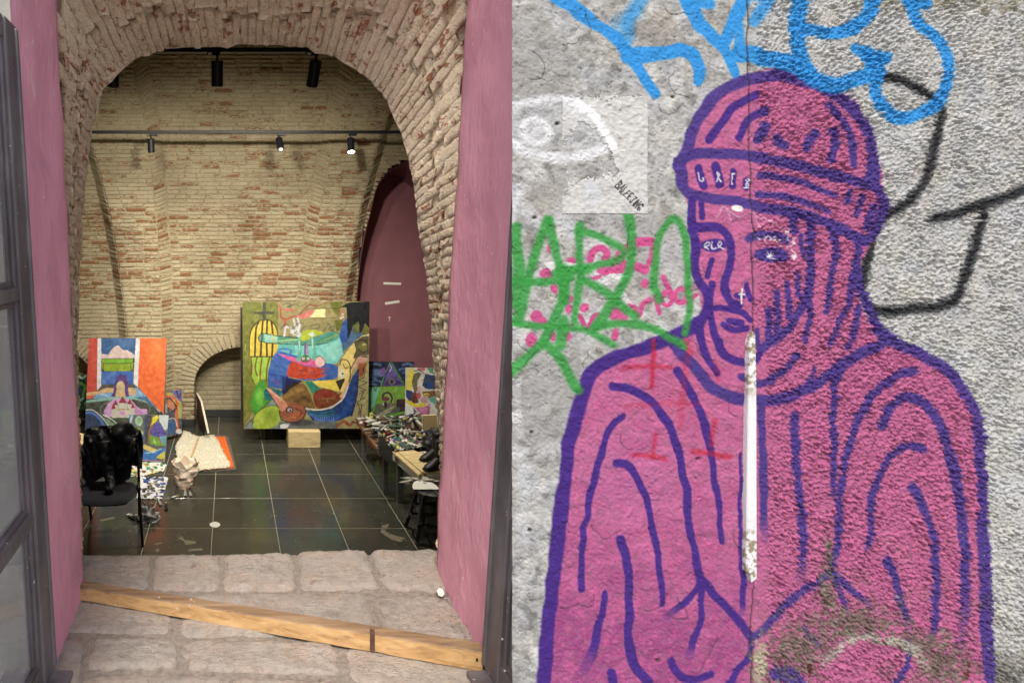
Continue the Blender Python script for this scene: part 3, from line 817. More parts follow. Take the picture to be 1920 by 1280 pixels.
    for x, y, an, n in [(1400, 700, 1.3, 6), (1345, 735, 1.0, 7), (1165, 810, .8, 5), (1120, 560, .6, 6), (1265, 130, 1.8, 9), (1235, 200, 1.2, 6), (1095, 690, -1.2, 4), (970, 640, 1.0, 5), (1010, 655, 2.4, 5), (1270, 1120, 1.7, 10), (1345, 1190, 1.5, 9), (1110, 985, 1.0, 8), (1210, 1145, .7, 7), (1050, 1140, .1, 9), (1375, 990, 1.6, 7), (1320, 500, 1.4, 7), (1300, 640, 1.2, 9), (1430, 560, .3, 5), (1180, 420, 2.6, 5), (1000, 100, .5, 9), (1100, 20, 1.4, 12), (1250, 20, 1.0, 7), (1380, 90, 1.3, 6)]:
        crack(wander(x, y, an, n), 0.6, 1.6)
    crack([(1650, 800), (1620, 880), (1590, 925), (1570, 975), (1552, 1005), (1550, 1040), (1565, 1100), (1545, 1130), (1537, 1180), (1546, 1230), (1560, 1280)], 0.8, 1.6)
    # nail holes
    for x, y in [(997, 810), (994, 994), (1145, 200), (1262, 182), (1003, 408), (1234, 1238), (1310, 860), (1045, 232)]:
        g = np.clip(1 - np.hypot((X - x) / 6, (Y - y) / 4.5), 0, 1)
        H -= sstep(0, .5, g) * 3.5
        cv.put(full, sstep(0.1, .6, g) * .8, (60, 54, 48))
    H *= dense
    cv.c[dense < .5] = (178, 176, 172)
    global WALL
    WALL = (xs, ys, H)
    lin_c = lin(np.clip(cv.c, 3, 250)).reshape(-1, 3) * .63
    Dp = DW - H / 1000.0
    V = np.stack([(X - VX) / FPX * DW, Dp, CZ - (Y - VY) / FPX * DW], -1)
    # left arris returns into the wall
    ret = V[:, :1].copy(); ret[..., 1] = DW + 0.013; ret[..., 0] += 0.009
    V = np.concatenate([ret, V], 1)
    cc = np.concatenate([lin_c.reshape(h, wd, 3)[:, :1], lin_c.reshape(h, wd, 3)], 1).reshape(-1, 3)
    m, t, b = new_mat('spray_painted_render')
    a = t.nodes.new('ShaderNodeAttribute'); a.attribute_name = 'col'
    p = pos(t)
    g = ramp(t, noise(t, p, 140, 6, 0.7), [(0.25, (0.88,) * 3), (0.75, (1.1,) * 3)])
    setc(t, b, mix(t, 1.0, a.outputs['Color'], g, 'MULTIPLY'), 0.78, 0, 0.25)
    bump(t, b, noise(t, p, 420, 5, 0.75), 0.6, 0.0016)
    obj('painted_plaster_face', V.reshape(-1, 3), grid_faces(h, wd + 1), m, mural, True, col=cc)
build_mural()
xl = P(960, 0, DW).x
xe_ = P(3900, 0, DW).x; xb_ = (DW + .11) * (xl / DW) + .006
wb = MB().add([(x, y, z) for z in (ZG, 4.9) for x, y in ((xl + .008, DW + .012), (xe_, DW + .012), (xe_, DW + .11), (xb_, DW + .11))],
              [(0, 1, 5, 4), (1, 2, 6, 5), (2, 3, 7, 6), (3, 0, 4, 7), (4, 5, 6, 7), (3, 2, 1, 0)])
wb.box(xl + 0.48, P(3900, 0, DW).x - .01, DW + 0.1105, 1.75, ZG + .002, 4.89)
wb.build('wall_body', M['concrete'], mural)

# torn paper on the mural wall
def build_poster():
    xs = np.arange(1054, 1215.1, 1.3); ys = np.arange(176, 401.1, 1.3)
    X, Y = np.meshgrid(xs, ys); h, wd = X.shape
    cv = Canvas(X, Y, (186, 186, 184), .6, 71)
    cv.c += (fld(h, wd, 6, 50, 72, (1, .3)) * 6)[..., None]
    cv.stroke([(1040, 186), (1085, 196), (1118, 226), (1150, 274)], 15, (232, 233, 236), .9, 4)
    cv.stroke([(1064, 190), (1085, 215), (1092, 240)], 26, (200, 202, 206), .6, 7)
    cv.poly([(1095, 340), (1120, 345), (1130, 380), (1105, 385), (1098, 365)], (186, 190, 198), .6, 4)
    bk = (38, 36, 36)
    # the word along a slope, stroke letters
    glyph = {'B': [[(0, 0), (0, 1), (.6, .85), (.55, .55), (0, .5)], [(0, .5), (.65, .4), (.6, .05), (0, 0)]], 'A': [[(0, 0), (.35, 1), (.7, 0)], [(.15, .4), (.55, .4)]],
             'L': [[(.1, 1), (.1, 0), (.65, 0)]], 'E': [[(.6, 1), (.1, 1), (.1, 0), (.6, 0)], [(.1, .5), (.5, .5)]], 'J': [[(.2, 1), (.6, 1), (.5, .1), (.2, 0), (.05, .25)]],
             'I': [[(.3, 1), (.3, 0)]], 'N': [[(0, 0), (.05, 1), (.6, 0), (.65, 1)]], 'G': [[(.65, .85), (.3, 1), (.05, .5), (.3, 0), (.65, .15), (.6, .45), (.35, .45)]], 'F': [[(.6, 1), (.1, 1), (.1, 0)], [(.1, .5), (.5, .5)]]}
    ang = math.atan2(48, 46)
    ux, uy = math.cos(ang), math.sin(ang)
    x, y = 1152, 350
    for ch in 'BALEEJING':
        for ln in glyph[ch]:
            pts = []
            for a, b in ln:
                la, lb = a * 8.6, b * 17
                pts.append((x + ux * la + uy * lb * .9, y + uy * la - ux * lb * .9))
            cv.stroke(pts, 2.1, bk, .95, .7, None, 0, False)
        x += ux * (4.5 if ch == 'I' else 7.6); y += uy * (4.5 if ch == 'I' else 7.6)
    cv.stroke([(1150, 342), (1147, 330)], 1.5, (120, 116, 112), .6)
    cv.stroke([(1156, 252), (1166, 262), (1158, 272)], 1.2, (150, 140, 130), .8, .8, None, 0, False)
    n = fld(h, wd, 5, 22, 75)
    hole = np.zeros((h, wd), bool)
    t = Canvas(X, Y, (0, 0, 0), 3.0, 77, 5)
    t.poly([(1084, 232), (1108, 236), (1130, 262), (1150, 300), (1160, 330), (1140, 322), (1125, 335), (1096, 330), (1080, 345), (1062, 340), (1070, 322), (1056, 300), (1056, 266), (1072, 255)], (1, 1, 1))
    t.poly([(1040, 268), (1060, 262), (1062, 366), (1040, 370)], (1, 1, 1))
    hole |= t.c[..., 0] > .5
    hole |= Y < 180 + 3.5 * fld(h, wd, 3, 14, 78)
    f = grid_faces(h, wd)
    keep = ~(hole.ravel()[f].any(1))
    f = f[keep]
    wx, wy, wh = WALL
    ix = np.clip(np.searchsorted(wx, X), 1, len(wx) - 1); iy = np.clip(np.searchsorted(wy, Y), 1, len(wy) - 1)
    hh = wh[iy, ix]
    for _ in range(3):
        q_ = np.pad(hh, 1, mode='edge'); hh = np.maximum(hh, (q_[:-2, 1:-1] + q_[2:, 1:-1] + q_[1:-1, :-2] + q_[1:-1, 2:]) / 4)
    dd = DW - 0.0005 - hh / 1000
    V = np.stack([(X - VX) / FPX * DW, dd, CZ - (Y - VY) / FPX * DW], -1).reshape(-1, 3)
    used = np.unique(f); mp = np.full(len(V), -1); mp[used] = np.arange(len(used))
    o = obj('torn_poster', V[used], mp[f], M['paper'], None, True, col=lin(np.clip(cv.c, 3, 250)).reshape(-1, 3)[used] * .8)
    md = o.modifiers.new('thickness', 'SOLIDIFY'); md.thickness = 0.0003
    tag(o, 'torn white paper poster with slanted black handwriting, pasted on the graffiti wall', 'poster')
build_poster()

# white trunking strip, paint gone at its upper end
def build_strip():
    o = thing('cable_trunking', 'narrow white plastic strip standing up the middle of the pink figure', 'trunking', P(1402, 1085, DW))
    m, t, b = new_mat('chipped_white_plastic')
    p = pos(t)
    ch = mapr(t, noise(t, p, 60, 6, .7), .47, .56)
    g = t.nodes.new('ShaderNodeSeparateXYZ'); t.links.new(p, g.inputs[0])
    zt = CZ - (760 - VY) / FPX * DW
    hi = mapr(t, g.outputs[2], zt, zt + .06)
    lo_ = mapr(t, g.outputs[2], CZ - (960 - VY) / FPX * DW, CZ - (1010 - VY) / FPX * DW)
    c = mix(t, mth(t, 'MULTIPLY', ch, mth(t, 'MAXIMUM', hi, lo_)), L3(200, 199, 201), L3(128, 118, 96))
    setc(t, b, c, .5, 0, .4)
    bump(t, b, ch, .3, .001)
    pts = [(1398, 618), (1408, 618), (1411, 660), (1411.5, 1070), (1409, 1084), (1400, 1086), (1392, 1074), (1392, 980), (1393, 860), (1394, 760), (1395, 660)]
    pts = [(1403, 620), (1408, 624), (1410, 700), (1411, 1078), (1401, 1086), (1398, 1070), (1391, 1066), (1393, 860), (1395, 740), (1397, 640)]
    v = []; n = len(pts)
    for dd in (DW + .001, DW - .0085): v += [P(x, y, DW) + Vector((0, dd - DW, 0)) for x, y in pts]
    cx = sum(p_[0] for p_ in pts) / n
    v += [P(x + (1.2 if x < cx else -1.2), y, DW) + Vector((0, -.0105, 0)) for x, y in pts]
    f = []
    for k in range(2):
        for i in range(n):
            j = (i + 1) % n
            f.append((k * n + i, k * n + j, (k + 1) * n + j, (k + 1) * n + i))
    f.append(tuple(range(2 * n, 3 * n)))
    obj('cover', v, f, m, o)
build_strip()

# ------------------------------------------------------------------ window wall: pink jambs and brick arch
facade = thing('window_wall', 'pink plastered house wall with a rough limewashed brick arch inside the window', 'wall', (0.1, 1.45, ZG))
def jamb(inner, outer, seed, flip):
    """inner/outer: (bottom, top) world points; plaster sheet between, slightly uneven"""
    nu, nv = 14, 60
    V = np.zeros((nv, nu, 3))
    a = fld(nv, nu, 4, 20, seed) * 0.0022
    for j in range(nv):
        for i in range(nu):
            u = i / (nu - 1); v = j / (nv - 1)
            p = (inner[0] * (1 - v) + inner[1] * v) * (1 - u) + (outer[0] * (1 - v) + outer[1] * v) * u
            e = 0.008 * (max(0, 1 - u * 9)) ** 2
            V[j, i] = (p.x + (a[j, i] + (e if not flip else -e)), p.y, p.z)
    # turn the inner arris into the reveal
    back = V[:, :1].copy(); back[..., 1] += 0.035; back[..., 0] += (0.04 if not flip else -0.04)
    V = np.concatenate([back, V], 1)
    f = grid_faces(nv, nu + 1)
    if not flip: f = f[:, ::-1]
    return obj('jamb', V.reshape(-1, 3), f, M['pink'], facade, True)
ZS = 1.51
def vline(pb, pt, d, zb=1.46, zt=4.3):
    a = P(*pb, d); b = P(*pt, d)
    g = lambda z: a + (b - a) * ((z - a.z) / (b.z - a.z))
    return g(zb), g(zt)
jl_in = vline((163, 1095), (110, 0), 1.80); jl_out = vline((95, 1215), (18, 0), 1.43)
jr_in = vline((812, 1062), (870, 0), 1.90); jr_out = vline((924, 1215), (990, 0), 1.43)
jamb(jl_in, jl_out, 81, True)
jamb(jr_in, jr_out, 82, False)
fw = MB()
for a, b, x2 in ((jl_out[0], jl_out[1], -5.0), ):
    fw.add([a, b, (x2, 1.43, b.z), (x2, 1.43, a.z)], [(0, 1, 2, 3)])
fw.add([(jr_out[0].x, 1.43, jr_out[0].z), (jr_out[1].x, 1.43, jr_out[1].z), (xl + .6, 1.43, jr_out[1].z), (xl + .6, 1.43, jr_out[0].z)], [(0, 3, 2, 1)])
fw.box(-5, xl + .6, 1.43, 2.15, 4.3, 6.0)                       # wall over the window
fw.box(-5, xl + .19, 1.42, 2.02, ZG, 1.40)                      # wall below the sill
fw.box(-5, -0.95, 1.445, 2.10, 1.40, 4.3)
fw.box(1.15, 4.0, 1.76, 2.10, 1.0, 4.3)
fw.build('plaster_face', M['concrete'], facade)

prof_px = [(152, 1120), (148, 900), (146, 760), (144, 640), (147, 560), (150, 480), (155, 400), (162, 330), (172, 262), (182, 205), (196, 166), (222, 136), (258, 114), (310, 98), (380, 90), (450, 87), (520, 88), (570, 93), (612, 104), (650, 122), (685, 148), (716, 182), (738, 222), (755, 262), (766, 310), (776, 370), (786, 440), (797, 510), (806, 590), (814, 680), (822, 780), (832, 900), (846, 1110)]
DI, DO = 2.15, 1.86
def build_arch():
    wp = [P(x, y, DI) for x, y in smooth_pts(prof_px, 5)]
    L = [0.0]
    for a, b in zip(wp, wp[1:]): L.append(L[-1] + (b - a).length)
    def at(s):
        s = min(max(s, 0), L[-1] - 1e-6)
        i = next(k for k in range(len(L) - 1) if L[k + 1] >= s)
        t = (s - L[i]) / (L[i + 1] - L[i] + 1e-9)
        return wp[i].lerp(wp[i + 1], t)
    C = P(470, 620, DI)
    rg = random.Random(3)
    def outer(px, py):
        # where the rib through this point of the arch reaches the pink frame, in photo terms
        cx, cy = 470.0, 600.0
        k = 1.42
        dx, dy = px - cx, py - cy
        if dx < 0: k = min(k, (104 + .045 * max(0, py) - cx) / dx)
        if dx > 0: k = min(k, (882 - .055 * max(0, py) - cx) / dx)
        if dy < 0: k = min(k, (-34 - cy) / dy)
        return cx + dx * k, cy + dy * k
    def course(u0, u1, pitch, mat, tone0, scallop):
        s = 0.0
        while s < L[-1] - 0.02:
            w_ = rg.uniform(*pitch)
            p = at(s + w_ / 2)
            a0, a1 = at(s), at(s + w_)
            px, py = VX + p.x / DI * FPX, VY - (p.z - CZ) / DI * FPX
            q0 = outer(VX + a0.x / DI * FPX, VY - (a0.z - CZ) / DI * FPX); q1 = outer(VX + a1.x / DI * FPX, VY - (a1.z - CZ) / DI * FPX)
            dq = lambda q: 1.85 + .075 * max(0.0, min(1.0, (q[0] - 300) / 500))
            o0, o1 = P(*q0, dq(q0)), P(*q1, dq(q1))
            ju = rg.uniform(-.14, .14)
            prot = rg.uniform(-0.005, 0.002)
            ns = 8; na = 6
            v = []; f = []
            for k in range(ns):
                t = k / (ns - 1)
                u = (u0 if u0 == 0 else u0 + ju) + (u1 + ju - (u0 if u0 == 0 else u0 + ju)) * t
                if u0 == 0: u -= (rg.uniform(-.01, .01) + .03 * (w_ - .04) / .01) * (1 - t)
                A, B = a0.lerp(o0, u), a1.lerp(o1, u)
                c = (A + B) / 2; tg = (B - A); hw = tg.length / 2; tg.normalize()
                ax = (o0 + o1 - a0 - a1).normalized()
                nrm = ax.cross(tg).normalized()
                if nrm.dot(C - c) < 0: nrm = -nrm
                end = 1.0
                if scallop and t < .2: end = math.sqrt(max(0.0, 1 - ((0.2 - t) / 0.2) ** 2))
                hw *= (0.74 + 0.30 * end) * (1 + rg.uniform(-.05, .05))
                hh = (0.009 + prot) * end + rg.uniform(-.004, .004)
                off = tg * rg.uniform(-.003, .003)
                for a in range(na):
                    an = math.pi * a / (na - 1)
                    v.append(c + off + tg * (-math.cos(an) * hw) + nrm * (math.sin(an) ** 0.4 * (hh + rg.uniform(-.0025, .0025))))
                v.append(c + tg * hw - nrm * 0.07); v.append(c - tg * hw - nrm * 0.07)
            m = na + 2
            for k in range(ns - 1):
                for a in range(m):
                    b = (a + 1) % m
                    f.append((k * m + a, k * m + b, (k + 1) * m + b, (k + 1) * m + a))
            f.append(tuple(range(m))); f.append(tuple((ns - 1) * m + a for a in reversed(range(m))))
            obj('brick', v, f, mat, facade, True, tone=tone0 + rg.gauss(0, .22))
            s += w_
    course(0, .58, (.025, .037), M['archbrick'], .1, True)
    course(.60, 1.10, (.028, .046), M['archbrick'], -.05, False)
    # plaster-daubed brickwork between arch and pink frame
    n = 150; rr = 22
    V = np.zeros((n, rr, 3)); nz = fld(n, rr, 2.5, 9, 91) * 0.006 + fld(n, rr, 2, 4, 92) * 0.003
    for i in range(n):
        p = at(L[-1] * i / (n - 1))
        q = outer(VX + p.x / DI * FPX, VY - (p.z - CZ) / DI * FPX)
        DO = 1.86 + .075 * max(0.0, min(1.0, (q[0] - 300) / 500))
        o_ = P(*q, DO)
        for j in range(rr):
            u = j / (rr - 1) * 1.5
            r = p.lerp(o_, u) if u <= 1 else o_ + (o_ - C).normalized() * (u - 1) * .6
            out = (o_ - C); out.y = 0; out.normalize()
            V[i, j] = r + out * (.004 + nz[i, j])
            if u > 1: V[i, j, 1] = DO + nz[i, j]
    obj('spandrel_render', V.reshape(-1, 3), grid_faces(n, rr)[:, ::-1], M['spandrel'], facade, True)
    # inner face of the wall, seen from the room
    V = np.zeros((n, 2, 3))
    for i in range(n):
        p = at(L[-1] * i / (n - 1))
        for j, k in enumerate((1.02, 3.2)):
            V[i, j] = (C.x + (p.x - C.x) * k, DI + 0.012, C.z + (p.z - C.z) * k)
    obj('inner_face', V.reshape(-1, 3), grid_faces(n, 2), M['mortar'], facade)
build_arch()

# ------------------------------------------------------------------ stone sill
sill = thing('window_sill', 'wide rough pinkish stone sill under the wooden beam', 'sill', (0.1, 1.7, ZS - .12))
MB().box(-0.62, 0.86, 1.30, 1.985, ZS - .11, ZS - 0.010).build('mortar_bed', M['sillmortar'], sill)
def stone(q, seed, top=0.0, back=False):
    """q: four photo points (far-left, far-right, near-right, near-left) on the sill plane"""
    nu, nv = 22, 16
    c = [FL(x, y, ZS) for x, y in q]
    V = np.zeros((nv, nu, 3)); a = fld(nv, nu, 2.5, 10, seed); b = fld(nv, nu, 2, 4, seed + 40)
    ed = fld(nv, nu, 3, 9, seed + 80)
    for j in range(nv):
        for i in range(nu):
            u = i / (nu - 1); v = j / (nv - 1)
            p = (c[0] * (1 - u) + c[1] * u) * (1 - v) + (c[3] * (1 - u) + c[2] * u) * v
            eu = min(u, 1 - u) * (c[1] - c[0]).length; ev = min(v, 1 - v) * (c[3] - c[0]).length
            r = 0.012
            e = math.hypot(max(0, r - eu), max(0, r - ev)) / r
            z = ZS + top + a[j, i] * 0.0014 + b[j, i] * 0.0010 - 0.013 * min(1.3, e) ** 2
            # chipped corners
            cr = max(0, 1 - math.hypot(eu, ev) / 0.03)
            z -= cr * 0.010
            k = 0.0035 * ed[j, i] if (i in (0, nu - 1) or j in (0, nv - 1)) else 0
            V[j, i] = (p.x + (k if i in (0, nu - 1) else 0), p.y + (k if j in (0, nv - 1) else 0), z)
    rim = []
    top_v = V.reshape(-1, 3).tolist(); f = [tuple(x) for x in grid_faces(nv, nu).tolist()]
    ring = [(0, i) for i in range(nu)] + [(j, nu - 1) for j in range(1, nv)] + [(nv - 1, i) for i in range(nu - 2, -1, -1)] + [(j, 0) for j in range(nv - 2, 0, -1)]
    base = len(top_v)
    for j, i in ring: top_v.append([V[j, i, 0], V[j, i, 1], ZS - .10])
    n = len(ring)
    for k in range(n):
        k2 = (k + 1) % n
        f.append((ring[k][0] * nu + ring[k][1], ring[k2][0] * nu + ring[k2][1], base + k2, base + k))
    obj('stone', top_v, f, M['stone'], sill, True)
stones = [
    ([(120, 1038), (286, 1036), (276, 1102), (100, 1106)], 0), ([(294, 1037), (413, 1037), (411, 1103), (284, 1103)], 0.001),
    ([(421, 1036), (548, 1033), (556, 1102), (418, 1105)], 0.002), ([(555, 1031), (686, 1028), (716, 1100), (564, 1103)], 0.003), ([(693, 1027), (845, 1026), (870, 1106), (724, 1102)], 0.001),
    ([(60, 1112), (330, 1108), (322, 1186), (30, 1180)], -0.003), ([(340, 1109), (690, 1108), (716, 1190), (334, 1188)], 0.0), ([(700, 1110), (900, 1112), (950, 1196), (728, 1190)], -0.004),
    ([(-60, 1188), (164, 1190), (140, 1340), (-80, 1340)], -0.002), ([(174, 1190), (330, 1194), (336, 1246), (160, 1250)], 0.001), ([(341, 1196), (630, 1198), (640, 1262), (346, 1250)], 0.0), ([(642, 1198), (960, 1204), (1000, 1340), (652, 1270)], -0.003),
    ([(155, 1258), (420, 1258), (418, 1420), (130, 1420)], -0.001), ([(430, 1260), (640, 1272), (650, 1420), (428, 1420)], 0.001), ([(650, 1280), (1000, 1350), (1010, 1430), (660, 1420)], 0.0)]
for i, (q, t_) in enumerate(stones): stone(q, 200 + i, t_)
# crumbs of plaster along the right jamb
def crumbs():
    rg = random.Random(12); mb = MB()
    for k in range(170):
        t = rg.random() ** 0.8
        x = 812 + (880 - 812) * t + rg.gauss(-6, 10) ; y = 1062 + (1196 - 1062) * t + rg.gauss(0, 5)
        if rg.random() < .3: x, y = rg.uniform(560, 880), rg.uniform(1060, 1180)
        p = FL(x, y, ZS); r = rg.uniform(.0012, .0045) if rg.random() < .9 else .007
        ax = [Vector((rg.gauss(0, 1), rg.gauss(0, 1), rg.gauss(0, 1))).normalized() for _ in range(4)]
        v = [p + Vector((0, 0, r * .4)) + Vector((a.x, a.y, a.z * .6)) * r for a in ax]
        mb.add(v, [(0, 1, 2), (0, 3, 1), (1, 3, 2), (0, 2, 3)])
    o = mb.build('plaster_crumbs', M['sillmortar'])
    tag(o, 'grey and white plaster crumbs scattered along the foot of the right pink jamb', 'rubble', kind='stuff')
crumbs()
def flake():
    q = [(818, 1106), (824, 1101), (830, 1104), (833, 1112), (829, 1118), (822, 1116)]
    v = [FL(x, y, ZS + .006) for x, y in q] + [FL(x + .5, y, ZS + .011) for x, y in q]
    n = len(q); f = [tuple(range(n))[::-1], tuple(range(n, 2 * n))] + [(i, (i + 1) % n, n + (i + 1) % n, n + i) for i in range(n)]
    tag(obj('paint_flake', v, f, M['white_paper']), 'small white paint flake on the stone sill beside the right pink jamb', 'flake')
flake()

# ------------------------------------------------------------------ wooden beam lying across the sill
def beam():
    o = thing('wooden_beam', 'long weathered wooden beam lying slantwise across the stone sill', 'beam', FL(520, 1180, ZS))
    bl = FL(147, 1123, ZS + .001); br = FL(905, 1258, ZS + .001)
    dr = (br - bl); ln = dr.length; dr.normalize()
    bk = Vector((-dr.y, dr.x, 0)).normalized()
    if bk.y < 0: bk = -bk
    n = 40; v = []; f1 = []; f2 = []
    rg = random.Random(4)
    V = []
    for i in range(n):
        t = i / (n - 1)
        h = .040 + .012 * t; wd = .036 + .004 * t
        b = bl.lerp(br, t); z = Vector((0, 0, 1))
        j = lambda: rg.uniform(-.0006, .0006)
        c = .003
        sec = [b + z * j(), b + z * (h - c) + bk * j(), b + z * h + bk * c, b + z * (h + j()) + bk * (wd - c), b + z * (h - c) + bk * wd, b + bk * wd]
        # saw kerf with dark ring near the right end is a real notch
        if abs(t - .762) < .012:
            sec = [s_ + bk * .003 if q < 2 else s_ - z * (.002 if q in (2, 3) else 0) for q, s_ in enumerate(sec)]
        V += sec
    m = 6
    side = []; top = []
    for i in range(n - 1):
        for a in range(m):
            b = (a + 1) % m
            fc = (i * m + a, (i + 1) * m + a, (i + 1) * m + b, i * m + b)
            (top if a in (1, 2, 3) else side).append(fc)
    side.append(tuple(range(m))); side.append(tuple((n - 1) * m + a for a in reversed(range(m))))
    ob = obj('timber', V, side + top, M['beam'], o)
    ob.data.materials.append(M['beamtop'])
    for k, pl in enumerate(ob.data.polygons):
        if k >= len(side): pl.material_index = 1
    # burnt band round the beam
    i0 = .757; i1 = .768
    a = bl.lerp(br, i0); b = bl.lerp(br, i1); z = Vector((0, 0, 1)); h = .0493
    g = -bk * .0012
    mb = MB(); mb.add([a + g, b + g, b + g + z * h, a + g + z * h, b + z * (h + .0012) + bk * .02, a + z * (h + .0012) + bk * .02], [(0, 1, 2, 3), (3, 2, 4, 5)])
    mb.build('burn_mark', mat_plain('scorched_wood', L3(84, 58, 50), .8, .3, 60, .001), o)
    # nail head at right end
    e = bl.lerp(br, .988) + z * .030
    MB().tube([e - bk * .0025, e + bk * .002], .003, 8).build('nail', M['black_metal'], o)
beam()

# ------------------------------------------------------------------ casements, opened square to the wall
def casement(label, side, d_far, d_near, bot_px, top_px, rails, top_z):
    """side -1 left leaf / +1 right leaf; X leans as in the old frame"""
    a, b = vline(bot_px, top_px, d_far, ZS + .012, top_z)
    o = thing('casement_window', label, 'window', a, 'open casement leaves of the studio window')
    xz = lambda z: a.x + (b.x - a.x) * (z - a.z) / (b.z - a.z)
    s = -side                       # direction facing the opening
    def prism(z0, z1, d0, d1, x0, x1, name, bev=.004, parent=o):
        mb = MB()
        for (za, zb) in ((z0, z1),):
            v = []
            for z, zi in ((za, 1), (zb, -1)):
                for d, di in ((d0, 1), (d1, -1)):
                    for x, xi in ((x0, 1), (x1, -1)):
                        v.append(Vector((xz(z) + s * x, d, z)))
            mb.add(v, [(0, 2, 3, 1), (4, 5, 7, 6), (0, 1, 5, 4), (2, 6, 7, 3), (0, 4, 6, 2), (1, 3, 7, 5)])
        ob = mb.build(name, M['frame'], parent)
        md = ob.modifiers.new('b', 'BEVEL'); md.width = bev; md.segments = 3
        return ob
    sw = .085
    st = prism(a.z, b.z, d_far - sw, d_far, -.045, 0, 'stile', .006)
    prism(a.z + .05, b.z - .05, d_far - sw - .014, d_far - sw + .002, -.038, -.008, 'moulding', .006, st)
    prism(a.z + .05, b.z - .05, d_far - sw - .030, d_far - sw - .012, -.032, -.016, 'moulding', .005, st)
    prism(a.z + .01, b.z - .01, d_far - .026, d_far - .012, -.02, .007, 'bead', .005, st)
    if d_far - d_near > .3:
        prism(a.z, b.z, d_near, d_near + sw, -.045, 0, 'stile', .006)
    zs = [a.z + .03] + rails + [b.z - .03]
    for k, z in enumerate(zs):
        hgt = .06 if k in (0, len(zs) - 1) else .036
        d1 = d_far - sw + .001
        rl = prism(z - hgt / 2, z + hgt / 2, d_near + .002, d1, -.043, -.004, 'rail', .006)
        prism(z + hgt / 2 - .002, z + hgt / 2 + .014, d_near + .004, d1 - .002, -.036, -.012, 'moulding', .005, rl)
        prism(z - hgt / 2 - .014, z - hgt / 2 + .002, d_near + .004, d1 - .002, -.036, -.012, 'moulding', .005, rl)
    for z0, z1 in zip(zs, zs[1:]):
        mb = MB()
        x0, x1 = -.026, -.022
        v = [Vector((xz(z) + s * x, d, z)) for z in (z0 + .01, z1 - .01) for d in (d_near + .003, d_far - sw - .005) for x in (x0, x1)]
        mb.add(v, [(0, 2, 3, 1), (4, 5, 7, 6), (0, 1, 5, 4), (2, 6, 7, 3), (0, 4, 6, 2), (1, 3, 7, 5)])
        mb.build('pane', M['glass'], o)
    return o
casement('dark window casement with panes tinted grey for reflections, open at the left pink jamb', -1, 1.44, .86, (106, 1236), (33, 50), [1.955, 2.525], 3.235)
casement('dark window casement seen edge-on between right pink jamb and graffiti wall', 1, 1.44, 1.275, (902, 1236), (982, 0), [1.97, 2.53], 3.25)
# fixed outer frame pieces on the sill
fr = thing('window_frame', 'dark fixed window frame blocks standing on the sill under the casements', 'window frame', (0.1, 1.40, ZS))
for sgn, x0, x1 in ((-1, -.60, -.415), (1, .63, .74)):
    mb = MB().box(x0, x1, 1.335, 1.42, ZS - .012, ZS + .012, .004)
    mb.build('frame_foot', M['frame'], fr)

# ================================================================== THE STUDIO
# floor: tiles laid on a grout bed
floor = thing('studio_floor', None, None, (0, 5, 0), kind='structure')
MB().box(-3.3, 4.0, 2.16, 8.5, -.05, -.0015).build('grout_bed', M['grout'], floor)
TS = .604; gp = .0055
tm = None
for i in range(-6, 6):
    for j in range(-5, 6):
        cx = .445 + TS * (i + .5); cy = 5.04 + TS * (j + .5)
        if cx > 3.6 or cx < -3.2 or cy < 2.3: continue
        if tm is None:
            o = MB().obox(Vector((cx, cy, -.01)), Vector((1, 0, 0)), Vector((0, 1, 0)), Vector((0, 0, 1)), (TS - gp) / 2, (TS - gp) / 2, .010, .0012).build('tile', M['tile'], floor)
            tm = o.data
        else:
            o = bpy.data.objects.new('tile', tm); o.location = Vector((cx, cy, -.01)) - Vector((0, 5, 0)); link(o, floor)

# ------------------------------------------------------------------ vaulted brick back wall
vault = thing('vaulted_wall', 'limewashed brick wall curving up into a vault behind the paintings', 'wall', (0, 7.95, 0))
D0, Z0, VA, VB = 7.95, 1.55, 3.45, 3.65
_th = np.linspace(0, math.pi / 2, 400)
_sx = D0 - VA + VA * np.cos(_th); _sz = Z0 + VB * np.sin(_th)
_al = np.concatenate([[0], np.cumsum(np.hypot(np.diff(_sx), np.diff(_sz)))]) + Z0
def surf(s, X, off=0.0):
    if s <= Z0: return Vector((X, D0 - off, s))
    th = float(np.interp(s, _al, _th))
    n = Vector((0, -math.cos(th) / VA, -math.sin(th) / VB)).normalized()
    return Vector((X, D0 - VA + VA * math.cos(th), Z0 + VB * math.sin(th))) + n * off
def s_of_py(py):
    # arc length where the view ray through photo row py meets the vault
    best = None
    for s in np.linspace(0, _al[-1], 500):
        p = surf(s, 0)
        y = VY - (p.z - CZ) / p.y * FPX
        if best is None or abs(y - py) < best[0]: best = (abs(y - py), s)
    return best[1]
def to_px(p): return VX + p.x / p.y * FPX, VY - (p.z - CZ) / p.y * FPX
RIB = .16; SLP = .15
def ribs(s):
    k = max(0.0, (s - .8)) / 4.5
    return [(-1.44 - .42 * k, -.97 - .10 * k), (1.075 + .34 * k, 1.585 + .42 * k)]
plum_px = smooth_pts([(664, 800), (665, 680), (667, 590), (674, 500), (684, 440), (695, 395), (706, 352), (722, 328), (742, 311), (768, 299), (795, 311), (815, 328), (832, 352), (846, 395), (858, 440), (868, 500), (875, 590), (878, 680), (880, 800)], 4)
plum_s = [(s_of_py(y), x) for x, y in plum_px]
nA = ((365 - VX) / FPX * D0, 1.02, .62)       # small niche: left X, right X, springing height
nB = (-3.3, -2.02, .62)
